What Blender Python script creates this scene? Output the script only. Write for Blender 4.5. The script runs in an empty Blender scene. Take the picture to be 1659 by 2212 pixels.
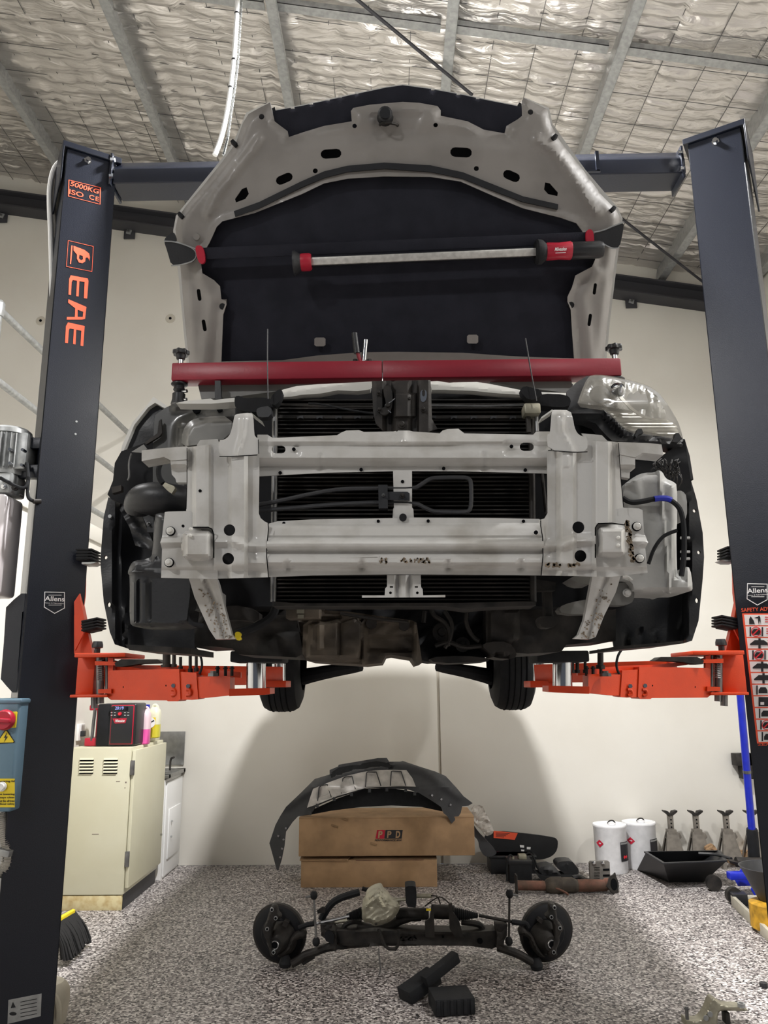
import bpy, bmesh, math, random
import numpy as np
from mathutils import Vector, Matrix, geometry
random.seed(7)
rnd = random.random
SC = bpy.context.scene
COL = SC.collection

# ------------------------------------------------------------ camera
FPX, IW, IH = 1700.0, 1659, 2212
CAM = Vector((0, 0, 1.5))
ROT = Matrix.Rotation(math.radians(.42), 3, 'Z') @ Matrix.Rotation(math.radians(102.4), 3, 'X') @ Matrix.Rotation(math.radians(-.46), 3, 'Z')
cd = bpy.data.cameras.new('camera')
cam = bpy.data.objects.new('camera', cd)
COL.objects.link(cam)
cam.matrix_world = Matrix.Translation(CAM) @ ROT.to_4x4()
cd.sensor_fit = 'VERTICAL'
cd.sensor_height = 24
cd.lens = 24 * FPX / IH
cd.clip_start = .05
SC.camera = cam

# ------------------------------------------------------------ world, lamps, exposure
w = bpy.data.worlds.new('world')
SC.world = w
w.use_nodes = True
w.node_tree.nodes['Background'].inputs[0].default_value = (.75, .8, .9, 1)
w.node_tree.nodes['Background'].inputs[1].default_value = .14
def lamp(loc, power, size, col=(1, .97, .92), aim=(0, 0, -1), spread=180):
    l = bpy.data.lights.new('high_bay_lamp', 'AREA')
    l.shape = 'DISK'
    l.size = size
    l.energy = power
    l.color = col
    l.spread = math.radians(spread)
    o = bpy.data.objects.new('high_bay_lamp', l)
    COL.objects.link(o)
    o.location = loc
    o.rotation_euler = Vector(aim).to_track_quat('-Z', 'Y').to_euler()
lamp((.15, 3.5, 5.45), 430, .3, (1, .99, .98), spread=150)
lamp((-3.2, 3.2, 5.6), 60, .3, (1, .99, .98))
lamp((2.9, 2.2, 4.9), 120, .3, (1, .99, .98))
lamp((-3.5, -3.2, 5.5), 250, .6, (1, .985, .97))
lamp((2.2, -2.0, 5.0), 60, .35, (1, .985, .97))
SC.view_settings.view_transform = 'Standard'
SC.view_settings.look = 'None'
SC.view_settings.gamma = 1
SC.view_settings.use_curve_mapping = False
SC.view_settings.exposure = .08

# ------------------------------------------------------------ picture to place
def ray(x, y):
    return ROT @ Vector(((x - IW / 2) / FPX, -(y - IH / 2) / FPX, -1))
def P(x, y, Y):
    d = ray(x, y)
    return CAM + d * (Y / d.y)
def PX(x, y, X):
    d = ray(x, y)
    return CAM + d * (X / d.x)
def PZ(x, y, Z=0):
    d = ray(x, y)
    return CAM + d * ((Z - 1.5) / d.z)
def atY(Y):
    return lambda x, y, h=0: P(x, y, Y - h)
def atYf(f):
    return lambda x, y, h=0: P(x, y, f(x, y) - h)
def atPlane(p0, n):
    p0 = Vector(p0)
    n = Vector(n).normalized()
    def g(x, y, h=0):
        d = ray(x, y)
        q = p0 + n * h
        return CAM + d * ((q - CAM).dot(n) / d.dot(n))
    return g

# ------------------------------------------------------------ materials
def lin(r, g, b):
    f = lambda c: (c / 255 / 12.92) if c <= 10 else ((c / 255 + .055) / 1.055) ** 2.4
    return (f(r), f(g), f(b), 1)
def mat(name, rgb, rough=.5, metal=0, var=0, vscale=6, bump=0, bscale=60, rgb2=None, coat=0, trans=0, emit=None, lo=.35, hi=.65, det=4, spec=.5, alpha=1, bdist=.002):
    m = bpy.data.materials.new(name)
    m.use_nodes = True
    nt = m.node_tree
    b = nt.nodes['Principled BSDF']
    col = lin(*rgb)
    b.inputs['Base Color'].default_value = col
    b.inputs['Roughness'].default_value = rough
    b.inputs['Metallic'].default_value = metal
    b.inputs['Coat Weight'].default_value = coat
    b.inputs['Coat Roughness'].default_value = .08
    b.inputs['Transmission Weight'].default_value = trans
    b.inputs['Specular IOR Level'].default_value = spec
    b.inputs['Alpha'].default_value = alpha
    if emit:
        b.inputs['Emission Color'].default_value = lin(*emit[0])
        b.inputs['Emission Strength'].default_value = emit[1]
    if var or bump:
        g = nt.nodes.new('ShaderNodeNewGeometry')
    if var:
        n = nt.nodes.new('ShaderNodeTexNoise')
        n.inputs['Scale'].default_value = vscale
        n.inputs['Detail'].default_value = det
        nt.links.new(g.outputs['Position'], n.inputs['Vector'])
        r = nt.nodes.new('ShaderNodeValToRGB')
        r.color_ramp.elements[0].position = lo
        r.color_ramp.elements[1].position = hi
        c2 = lin(*rgb2) if rgb2 else tuple(c * (1 - var) for c in col[:3]) + (1,)
        r.color_ramp.elements[0].color = c2
        r.color_ramp.elements[1].color = col
        nt.links.new(n.outputs['Fac'], r.inputs[0])
        nt.links.new(r.outputs[0], b.inputs['Base Color'])
    if bump:
        n2 = nt.nodes.new('ShaderNodeTexNoise')
        n2.inputs['Scale'].default_value = bscale
        n2.inputs['Detail'].default_value = 3
        nt.links.new(g.outputs['Position'], n2.inputs['Vector'])
        bp = nt.nodes.new('ShaderNodeBump')
        bp.inputs['Strength'].default_value = bump
        bp.inputs['Distance'].default_value = bdist
        nt.links.new(n2.outputs['Fac'], bp.inputs['Height'])
        nt.links.new(bp.outputs[0], b.inputs['Normal'])
    return m
M = {}
M['body'] = mat('white_car_steel', (196, 195, 192), .24, 0, .55, 9, .15, 120, rgb2=(172, 169, 163), coat=.3, lo=.3, hi=.52)
M['body_clean'] = mat('white_car_paint', (214, 213, 208), .25, 0, coat=.4)
M['dirt'] = mat('brown_road_grime', (140, 124, 104), .85, 0, .5, 60, .6, 200)
M['hoodin'] = mat('hood_inner_paint', (140, 136, 132), .42, 0, .4, 5, .1, 90, rgb2=(122, 118, 114), lo=.3, hi=.6, coat=.1)
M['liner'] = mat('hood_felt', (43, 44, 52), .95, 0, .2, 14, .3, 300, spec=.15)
M['blackp'] = mat('black_plastic', (34, 35, 38), .42, 0, .3, 12, .2, 150)
M['blackp2'] = mat('satin_black_plastic', (46, 47, 50), .5, 0, .25, 20, .3, 90)
M['rubber'] = mat('black_rubber', (26, 27, 30), .75, 0, .3, 30, .3, 120, spec=.3)
M['hole'] = mat('dark_cavity', (9, 10, 13), .9, spec=.1)
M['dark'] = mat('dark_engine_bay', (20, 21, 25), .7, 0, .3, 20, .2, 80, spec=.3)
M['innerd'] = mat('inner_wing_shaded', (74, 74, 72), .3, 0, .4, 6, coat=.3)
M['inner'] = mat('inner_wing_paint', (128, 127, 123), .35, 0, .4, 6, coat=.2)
M['cast'] = mat('dirty_cast_alloy', (104, 94, 82), .7, .25, .6, 7, .7, 60, rgb2=(58, 52, 46))
M['castdark'] = mat('oily_dark_metal', (54, 50, 47), .6, .4, .5, 16, .5, 80, rgb2=(30, 29, 28))
M['alloy'] = mat('pale_alloy', (172, 168, 150), .45, .55, .3, 20, .3, 90)
M['chrome'] = mat('chromed_steel', (200, 202, 205), .12, 1)
M['steel'] = mat('dull_steel', (130, 130, 130), .4, .8, .3, 20)
M['rust'] = mat('rusty_pipe', (128, 88, 74), .75, .3, .5, 14, .5, 90, rgb2=(92, 70, 58))
M['post'] = mat('dark_hammered_paint', (22, 26, 37), .3, .1, 0, 1, .5, 330, spec=.5, bdist=.0012)
M['orange'] = mat('orange_powder_coat', (216, 64, 14), .4, 0, .15, 8, .15, 200)
M['orangep'] = mat('orange_print', (240, 92, 58), .5)
M['redbeam'] = mat('crimson_paint', (146, 26, 46), .38, 0, .18, 5, .15, 80)
M['redp'] = mat('red_plastic', (176, 28, 52), .4)
M['redprint'] = mat('red_print', (214, 40, 52), .5)
M['lens'] = mat('aluminium_light_tube', (205, 203, 198), .35, .2, .25, 60)
M['wall'] = mat('cream_wall', (222, 219, 211), .7, 0, .5, 1.3, .1, 60, rgb2=(216, 212, 203))
M['wallr'] = mat('cream_wall_right', (224, 221, 213), .7, 0, 0, 1, .1, 60)
M['caulk'] = mat('joint_caulk', (190, 184, 172), .7)
M['scuff'] = mat('wall_scuff', (120, 108, 100), .9)
M['galv'] = mat('galvanised_steel', (172, 174, 174), .42, .55, .25, 30)
M['rafter'] = mat('charcoal_rafter', (48, 48, 53), .6)
M['locker'] = mat('cream_green_locker', (206, 203, 180), .4, 0, .3, 3, .08, 100, rgb2=(201, 197, 172))
M['lockerd'] = mat('rust_stained_plinth', (204, 192, 150), .5, 0, .3, 20, rgb2=(176, 152, 104), lo=.3, hi=.6)
M['sink'] = mat('white_cabinet', (225, 225, 224), .4)
M['ss'] = mat('stainless', (150, 150, 148), .35, .8, .2, 20)
M['card'] = mat('cardboard', (166, 134, 100), .85, 0, .25, 8, .2, 60)
M['cardd'] = mat('cardboard_worn', (142, 114, 84), .9, 0, .25, 8)
M['white'] = mat('white_plastic', (232, 232, 230), .4)
M['print'] = mat('black_print', (28, 28, 32), .6)
M['wprint'] = mat('white_print', (235, 235, 235), .6)
M['yellow'] = mat('yellow_plate', (226, 200, 32), .5)
M['yellowd'] = mat('dirty_yellow_plastic', (196, 148, 34), .6, 0, .5, 20, .3, 60)
M['bluegrey'] = mat('blue_grey_enclosure', (96, 124, 142), .45, 0, 0, 1, .2, 200)
M['blue'] = mat('blue_paint', (28, 44, 178), .35, 0, .2, 20)
M['tank'] = mat('translucent_tank', (222, 216, 218), .35, 0, 0, trans=0)
M['washer'] = mat('grey_white_plastic_tank', (176, 176, 174), .45, 0, .3, 8, .2, 80, rgb2=(150, 150, 147))
M['jugp'] = mat('pale_pink_jug', (228, 202, 210), .35)
M['pink'] = mat('pink_liquid', (232, 92, 168), .3)
M['jugw'] = mat('cloudy_jug', (222, 220, 196), .35)
M['yliq'] = mat('yellow_liquid', (206, 196, 60), .3)
M['film'] = mat('plastic_film', (214, 208, 200), .3, 0, .3, 30, .9, 50, alpha=.62)
M['skid'] = mat('silver_trim', (196, 192, 188), .38, .35, .3, 12)
M['bumper'] = mat('textured_bumper', (54, 55, 58), .6, 0, .15, 20, .3, 300)
M['drum'] = mat('white_drum', (226, 226, 228), .35, 0, .12, 20)
M['bristle'] = mat('bristles', (24, 23, 24), .8, 0, .5, 200)
M['bucket'] = mat('beige_plastic', (178, 172, 156), .5, 0, .2, 10)
M['conduit'] = mat('grey_conduit', (164, 160, 152), .5)
M['display'] = mat('lcd_glass', (14, 16, 26), .15)
M['digit'] = mat('lcd_digits', (150, 160, 220), .5, emit=((120, 130, 210), .8))
M['led'] = mat('red_lamp', (230, 30, 40), .4, emit=((240, 30, 40), .7))
M['jstand'] = mat('grey_stand_paint', (118, 112, 104), .45, .3, .3, 20)
M['glass'] = mat('headlamp_reflector', (150, 150, 148), .25, .7, .5, 40, .8, 60)
M['lampin'] = mat('headlamp_chrome_fins', (150, 148, 140), .3, .6, .3, 60)
mm = mat('headlamp_lens', (170, 166, 156), .1, 0, .2, 10, alpha=.3)
M['hlens'] = mm
M['vent'] = mat('grey_vent_plastic', (112, 108, 103), .5, 0, .3, 20)
M['screen'] = mat('windscreen_glass', (30, 34, 38), .08, 0)

def floor_mat():
    m = bpy.data.materials.new('flake_epoxy')
    m.use_nodes = True
    nt = m.node_tree
    b = nt.nodes['Principled BSDF']
    g = nt.nodes.new('ShaderNodeNewGeometry')
    v = nt.nodes.new('ShaderNodeTexVoronoi')
    v.inputs['Scale'].default_value = 95
    v.inputs['Randomness'].default_value = 1
    nt.links.new(g.outputs['Position'], v.inputs['Vector'])
    s = nt.nodes.new('ShaderNodeSeparateColor')
    nt.links.new(v.outputs['Color'], s.inputs[0])
    r = nt.nodes.new('ShaderNodeValToRGB')
    r.color_ramp.interpolation = 'CONSTANT'
    e = r.color_ramp.elements
    e[0].position = 0; e[0].color = lin(40, 37, 38)
    e[1].position = .16; e[1].color = lin(94, 88, 88)
    for p, c in ((.34, (144, 138, 135)), (.62, (190, 184, 180)), (.82, (128, 121, 119)), (.92, (215, 210, 206))):
        x = e.new(p); x.color = lin(*c)
    nt.links.new(s.outputs[0], r.inputs[0])
    n = nt.nodes.new('ShaderNodeTexNoise')
    n.inputs['Scale'].default_value = 1.5
    nt.links.new(g.outputs['Position'], n.inputs['Vector'])
    mx = nt.nodes.new('ShaderNodeMix')
    mx.data_type = 'RGBA'; mx.blend_type = 'MULTIPLY'
    mx.inputs['Factor'].default_value = .25
    nt.links.new(r.outputs[0], mx.inputs['A'])
    nt.links.new(n.outputs['Fac'], mx.inputs['B'])
    nt.links.new(mx.outputs['Result'], b.inputs['Base Color'])
    b.inputs['Roughness'].default_value = .55
    bp = nt.nodes.new('ShaderNodeBump')
    bp.inputs['Strength'].default_value = .25
    bp.inputs['Distance'].default_value = .001
    nt.links.new(s.outputs[1], bp.inputs['Height'])
    nt.links.new(bp.outputs[0], b.inputs['Normal'])
    return m
M['floor'] = floor_mat()

def foil_mat():
    m = bpy.data.materials.new('crinkled_foil')
    m.use_nodes = True
    nt = m.node_tree
    b = nt.nodes['Principled BSDF']
    b.inputs['Base Color'].default_value = lin(216, 212, 208)
    b.inputs['Metallic'].default_value = .8
    b.inputs['Roughness'].default_value = .33
    g = nt.nodes.new('ShaderNodeNewGeometry')
    mp = nt.nodes.new('ShaderNodeMapping')
    mp.inputs['Scale'].default_value = (3, 11, 5)
    nt.links.new(g.outputs['Position'], mp.inputs['Vector'])
    n = nt.nodes.new('ShaderNodeTexNoise')
    n.inputs['Scale'].default_value = 1
    n.inputs['Detail'].default_value = 4
    n.inputs['Distortion'].default_value = 1.2
    nt.links.new(mp.outputs[0], n.inputs['Vector'])
    v = nt.nodes.new('ShaderNodeTexVoronoi')
    v.feature = 'DISTANCE_TO_EDGE'
    v.inputs['Scale'].default_value = 9
    nt.links.new(g.outputs['Position'], v.inputs['Vector'])
    a = nt.nodes.new('ShaderNodeMath')
    a.operation = 'MULTIPLY_ADD'
    a.inputs[1].default_value = .22
    nt.links.new(v.outputs['Distance'], a.inputs[0])
    nt.links.new(n.outputs['Fac'], a.inputs[2])
    bp = nt.nodes.new('ShaderNodeBump')
    bp.inputs['Strength'].default_value = .6
    bp.inputs['Distance'].default_value = .04
    nt.links.new(a.outputs[0], bp.inputs['Height'])
    nt.links.new(bp.outputs[0], b.inputs['Normal'])
    return m
M['foil'] = foil_mat()

# ------------------------------------------------------------ objects
def tag(o, label=None, cat=None, group=None, kind=None):
    if label: o['label'] = label
    if cat: o['category'] = cat
    if group: o['group'] = group
    if kind: o['kind'] = kind
    return o
def thing(name, label, cat, loc, group=None):
    o = bpy.data.objects.new(name, None)
    COL.objects.link(o)
    o.empty_display_size = .05
    o.location = loc
    return tag(o, label, cat, group)
def link(name, me, mt, parent=None, label=None):
    me.name = name
    me.materials.clear()
    me.materials.append(M[mt] if isinstance(mt, str) else mt)
    o = bpy.data.objects.new(name, me)
    COL.objects.link(o)
    if parent is None:
        vs = me.vertices
        if len(vs):
            a = np.empty(len(vs) * 3)
            vs.foreach_get('co', a)
            a = a.reshape(-1, 3)
            c = Vector(((a[:, 0].min() + a[:, 0].max()) / 2, (a[:, 1].min() + a[:, 1].max()) / 2, a[:, 2].min()))
            me.transform(Matrix.Translation(-c))
            o.location = c
    else:
        o.parent = parent
        if parent.type == 'EMPTY':
            o.location = -parent.location
        elif parent.parent is None:
            o.location = -parent.location
    if label: o['label'] = label
    return o
class B:
    def __init__(s):
        s.bm = bmesh.new()
    def _add(s, vs, fs):
        n = [s.bm.verts.new(v) for v in vs]
        for f in fs:
            try: s.bm.faces.new([n[i] for i in f])
            except ValueError: pass
        return s
    def box(s, a, b):
        x0, y0, z0 = a; x1, y1, z1 = b
        return s.hexa([(x0, y0, z0), (x1, y0, z0), (x1, y1, z0), (x0, y1, z0), (x0, y0, z1), (x1, y0, z1), (x1, y1, z1), (x0, y1, z1)])
    def hexa(s, v):
        return s._add(v, [(3, 2, 1, 0), (4, 5, 6, 7), (0, 1, 5, 4), (1, 2, 6, 5), (2, 3, 7, 6), (3, 0, 4, 7)])
    def obox(s, c, ex, ey, ez):
        c, ex, ey, ez = map(Vector, (c, ex, ey, ez))
        q = lambda i, j, k: c + ex * i + ey * j + ez * k
        return s.hexa([q(-1, -1, -1), q(1, -1, -1), q(1, 1, -1), q(-1, 1, -1), q(-1, -1, 1), q(1, -1, 1), q(1, 1, 1), q(-1, 1, 1)])
    def rbox(s, c, size, rz=0, rx=0, ry=0):
        R = (Matrix.Rotation(rz, 3, 'Z') @ Matrix.Rotation(ry, 3, 'Y') @ Matrix.Rotation(rx, 3, 'X'))
        return s.obox(c, R.col[0] * size[0] / 2, R.col[1] * size[1] / 2, R.col[2] * size[2] / 2)
    def prism(s, pts, vec):
        n = len(pts)
        vec = Vector(vec)
        pts = [Vector(p) for p in pts]
        vs = pts + [p + vec for p in pts]
        tri = geometry.tessellate_polygon([pts])
        fs = [tuple(t) for t in tri] + [tuple(i + n for i in reversed(t)) for t in tri]
        fs += [(i, (i + 1) % n, (i + 1) % n + n, i + n) for i in range(n)]
        return s._add(vs, fs)
    def lathe(s, p0, p1, prof, seg=20, cap=True):
        # prof: (t along axis 0..1, radius)
        p0, p1 = Vector(p0), Vector(p1)
        d = (p1 - p0)
        u = d.orthogonal().normalized()
        v = d.normalized().cross(u)
        vs = []
        for t, r in prof:
            for i in range(seg):
                a = 2 * math.pi * i / seg
                vs.append(p0 + d * t + (u * math.cos(a) + v * math.sin(a)) * r)
        fs = []
        for k in range(len(prof) - 1):
            for i in range(seg):
                j = (i + 1) % seg
                fs.append((k * seg + i, k * seg + j, (k + 1) * seg + j, (k + 1) * seg + i))
        if cap:
            fs.append(tuple(reversed(range(seg))))
            fs.append(tuple(range((len(prof) - 1) * seg, len(prof) * seg)))
        return s._add(vs, fs)
    def cyl(s, p0, p1, r, seg=16, r1=None):
        return s.lathe(p0, p1, [(0, r), (1, r if r1 is None else r1)], seg)
    def tube(s, pts, r, seg=8, sm=2):
        pts = [Vector(p) for p in pts]
        for _ in range(sm):
            if len(pts) > 2:
                q = [pts[0]]
                for a, b in zip(pts, pts[1:]):
                    q += [a * .75 + b * .25, a * .25 + b * .75]
                pts = q + [pts[-1]]
        vs, fs = [], []
        u = None
        for k, p in enumerate(pts):
            d = (pts[min(k + 1, len(pts) - 1)] - pts[max(k - 1, 0)])
            if d.length < 1e-9: d = Vector((0, 0, 1))
            d.normalize()
            u = d.orthogonal().normalized() if u is None else (u - d * u.dot(d)).normalized()
            v = d.cross(u)
            rr = r(k / (len(pts) - 1)) if callable(r) else r
            for i in range(seg):
                a = 2 * math.pi * i / seg
                vs.append(p + (u * math.cos(a) + v * math.sin(a)) * rr)
        for k in range(len(pts) - 1):
            for i in range(seg):
                j = (i + 1) % seg
                fs.append((k * seg + i, k * seg + j, (k + 1) * seg + j, (k + 1) * seg + i))
        fs.append(tuple(reversed(range(seg))))
        fs.append(tuple(range((len(pts) - 1) * seg, len(pts) * seg)))
        return s._add(vs, fs)
    def grid(s, rows):
        n = len(rows[0])
        vs = [p for r in rows for p in r]
        fs = [(k * n + i, k * n + i + 1, (k + 1) * n + i + 1, (k + 1) * n + i) for k in range(len(rows) - 1) for i in range(n - 1)]
        return s._add(vs, fs)
    def done(s, name, mt, parent=None, bev=0, smooth=35, label=None, seg=2):
        bm = s.bm
        bmesh.ops.recalc_face_normals(bm, faces=bm.faces)
        if bev:
            es = [e for e in bm.edges if len(e.link_faces) == 2 and e.calc_face_angle(0) > .6]
            bmesh.ops.bevel(bm, geom=es, offset=bev, segments=seg, affect='EDGES', profile=.5, clamp_overlap=True)
        me = bpy.data.meshes.new(name)
        bm.to_mesh(me)
        bm.free()
        if smooth:
            me.polygons.foreach_set('use_smooth', [True] * len(me.polygons))
            me.set_sharp_from_angle(angle=math.radians(smooth))
        return link(name, me, mt, parent, label)
def chaikin(pts, n=1, keep=.25):
    for _ in range(n):
        q = []
        for i, a in enumerate(pts):
            b = pts[(i + 1) % len(pts)]
            q += [(a[0] + (b[0] - a[0]) * keep, a[1] + (b[1] - a[1]) * keep), (a[0] + (b[0] - a[0]) * (1 - keep), a[1] + (b[1] - a[1]) * (1 - keep))]
        pts = q
    return pts
def circ(x, y, r, n=14, ry=None):
    ry = ry or r
    return [(x + r * math.cos(2 * math.pi * i / n), y + ry * math.sin(2 * math.pi * i / n)) for i in range(n)]
def slot(x, y, w, h, ang=0, n=5):
    # rounded slot, long side w
    r = h / 2
    pts = []
    for s, c in ((1, w / 2 - r), (-1, -w / 2 + r)):
        for i in range(n + 1):
            a = -math.pi / 2 + math.pi * i / n
            pts.append((c + s * r * math.cos(a), s * r * math.sin(a)))
    ca, sa = math.cos(math.radians(ang)), math.sin(math.radians(ang))
    return [(x + p[0] * ca - p[1] * sa, y + p[0] * sa + p[1] * ca) for p in pts]
def inside(px, py, poly):
    r = np.zeros(len(px), bool)
    n = len(poly)
    for i in range(n):
        x0, y0 = poly[i]; x1, y1 = poly[(i + 1) % n]
        c = (y0 > py) != (y1 > py)
        with np.errstate(divide='ignore', invalid='ignore'):
            xi = (x1 - x0) * (py - y0) / (y1 - y0 + 1e-12) + x0
        r ^= c & (px < xi)
    return r
def segdist(px, py, pts, closed=False):
    d = np.full(len(px), 1e9)
    n = len(pts)
    for i in range(n if closed else n - 1):
        x0, y0 = pts[i]; x1, y1 = pts[(i + 1) % n]
        dx, dy = x1 - x0, y1 - y0
        t = np.clip(((px - x0) * dx + (py - y0) * dy) / (dx * dx + dy * dy + 1e-12), 0, 1)
        d = np.minimum(d, np.hypot(px - x0 - t * dx, py - y0 - t * dy))
    return d
def sst(t):
    t = np.clip(t, 0, 1)
    return t * t * (3 - 2 * t)
def ridge(pts, wd, h):          # rounded bead along a line
    return lambda x, y: h * sst(1 - segdist(x, y, pts) / wd)
def pad(poly, ramp, h):         # raised flat with ramped edge
    def f(x, y):
        ins = inside(x, y, poly)
        d = segdist(x, y, poly, True)
        return h * np.where(ins, sst(d / ramp), 0)
    return f
def rect(x0, y0, x1, y1):
    return [(x0, y0), (x1, y0), (x1, y1), (x0, y1)]
def prof(ks, sl=0, x0=0):       # height by picture row, rows sloping by sl
    ys = [k[0] for k in ks]; hs = [k[1] for k in ks]
    return lambda x, y: np.interp(y - sl * (x - x0), ys, hs)
def profx(ks):
    return lambda x, y: np.interp(x, [k[0] for k in ks], [k[1] for k in ks])
def noise(a, s):
    return lambda x, y: a * (np.sin(x * s + 1.3 * np.sin(y * s * .7)) * np.cos(y * s * 1.3 + np.sin(x * s * .6)))
def panel(name, outline, mt, parent, place, holes=(), bumps=(), g=0, t=.004, sm=0, smooth=40, label=None, tv=None):
    if sm: outline = chaikin(outline, sm)
    loops = [outline] + list(holes)
    if g:   # subdivide edges
        nl = []
        for L in loops:
            q = []
            for i, a in enumerate(L):
                b = L[(i + 1) % len(L)]
                k = max(1, int(math.hypot(b[0] - a[0], b[1] - a[1]) / g))
                q += [(a[0] + (b[0] - a[0]) * j / k, a[1] + (b[1] - a[1]) * j / k) for j in range(k)]
            nl.append(q)
        loops = nl
    pts, edges = [], []
    for L in loops:
        n0 = len(pts)
        pts += L
        edges += [(n0 + i, n0 + (i + 1) % len(L)) for i in range(len(L))]
    if g:
        xs = [p[0] for p in loops[0]]; ys = [p[1] for p in loops[0]]
        X, Y = np.meshgrid(np.arange(min(xs) + g / 2, max(xs), g), np.arange(min(ys) + g / 2, max(ys), g))
        X = X.ravel() + np.tile([0, .01], X.size)[:X.size]; Y = Y.ravel()
        ok = inside(X, Y, loops[0])
        for L in loops[1:]: ok &= ~inside(X, Y, L)
        for L in loops: ok &= segdist(X, Y, L, True) > g * .45
        pts = pts + list(zip(X[ok].tolist(), Y[ok].tolist()))
    V, _, F, *_r = geometry.delaunay_2d_cdt([Vector(p) for p in pts], edges, [], 0, 1e-4)
    F = [f for f in F if len(f) == 3]
    vx = np.array([v.x for v in V]); vy = np.array([v.y for v in V])
    fa = np.array(F)
    cx = vx[fa].mean(1); cy = vy[fa].mean(1)
    ok = inside(cx, cy, loops[0])
    for L in loops[1:]: ok &= ~inside(cx, cy, L)
    F = fa[ok].tolist()
    h = np.zeros(len(V))
    for b in bumps: h = h + b(vx, vy)
    front = [place(float(x), float(y), float(k)) for x, y, k in zip(vx, vy, h)]
    tv = Vector(tv) if tv else Vector((0, t, 0))
    n = len(front)
    vs = front + [p + tv for p in front]
    cnt = {}
    for f in F:
        for i in range(3):
            a, b = f[i], f[(i + 1) % 3]
            cnt[(a, b)] = 1
    side = [(a, b) for (a, b) in cnt if (b, a) not in cnt]
    fs = [tuple(reversed(f)) for f in F] + [tuple(i + n for i in f) for f in F] + [(a, b, b + n, a + n) for a, b in side]
    me = bpy.data.meshes.new(name)
    me.from_pydata(vs, [], fs)
    me.validate()
    bm = bmesh.new(); bm.from_mesh(me)
    bmesh.ops.delete(bm, geom=[v for v in bm.verts if not v.link_faces], context='VERTS')
    bmesh.ops.recalc_face_normals(bm, faces=bm.faces)
    bm.to_mesh(me); bm.free()
    if smooth:
        me.polygons.foreach_set('use_smooth', [True] * len(me.polygons))
        me.set_sharp_from_angle(angle=math.radians(smooth))
    return link(name, me, mt, parent, label)
def ptube(name, pts, Y, rpx, mt, parent, seg=8, sm=2, label=None):
    # tube through picture points at depth Y (number or per-point list), radius in picture units
    n = len(pts)
    ys = [Y] * n if not isinstance(Y, (list, tuple)) else Y
    w_ = [P(p[0], p[1], yy) for p, yy in zip(pts, ys)]
    r = rpx * ys[0] / FPX
    return B().tube(w_, r, seg, sm).done(name, mt, parent, label=label)
def pbox(name, x0, y0, x1, y1, Y, t, mt, parent, bev=.003, label=None):
    a = P(x0, y1, Y); b = P(x1, y0, Y)
    return B().box((a.x, Y, a.z), (b.x, Y + t, b.z)).done(name, mt, parent, bev, label=label)
def pdisc(name, x, y, rpx, Y, t, mt, parent, label=None, seg=16):
    c = P(x, y, Y)
    return B().cyl((c.x, Y, c.z), (c.x, Y + t, c.z), rpx * Y * 1.03 / FPX, seg).done(name, mt, parent, label=label)
_tc = {}
def text_mesh(s, shear=0, bold=0, space=1):
    k = (s, shear, bold, space)
    if k not in _tc:
        c = bpy.data.curves.new('t', 'FONT')
        c.body = s; c.size = 1; c.shear = shear; c.offset = bold; c.align_x = 'CENTER'; c.align_y = 'CENTER'; c.space_character = space
        o = bpy.data.objects.new('t', c)
        COL.objects.link(o)
        me = bpy.data.meshes.new_from_object(o.evaluated_get(bpy.context.evaluated_depsgraph_get()))
        _tc[k] = ([tuple(v.co) for v in me.vertices], [tuple(p.vertices) for p in me.polygons])
        bpy.data.objects.remove(o); bpy.data.curves.remove(c); bpy.data.meshes.remove(me)
    return _tc[k]
def text(name, s, c, ex, ey, wd, ht, mt, parent, shear=0, bold=.02, lift=.0015, space=1):
    """flat lettering, centre c, reading direction ex, up ey, fitted to wd x ht metres"""
    vs, fs = text_mesh(s, shear, bold, space)
    ex = Vector(ex).normalized(); ey = Vector(ey).normalized()
    n = ex.cross(ey)
    x0 = min(v[0] for v in vs); x1 = max(v[0] for v in vs); y0 = min(v[1] for v in vs); y1 = max(v[1] for v in vs)
    c = Vector(c) + n * lift
    out = [c + ex * ((v[0] - (x0 + x1) / 2) * wd / (x1 - x0)) + ey * ((v[1] - (y0 + y1) / 2) * ht / (y1 - y0)) for v in vs]
    me = bpy.data.meshes.new(name)
    k = len(out)
    out2 = out + [p - n * (lift * .6) for p in out]
    cnt = {}
    for f in fs:
        for i in range(len(f)): cnt[(f[i], f[(i + 1) % len(f)])] = 1
    side = [(a, b) for a, b in cnt if (b, a) not in cnt]
    me.from_pydata(out2, [], list(fs) + [(b, a, a + k, b + k) for a, b in side])
    return link(name, me, mt, parent)

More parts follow.
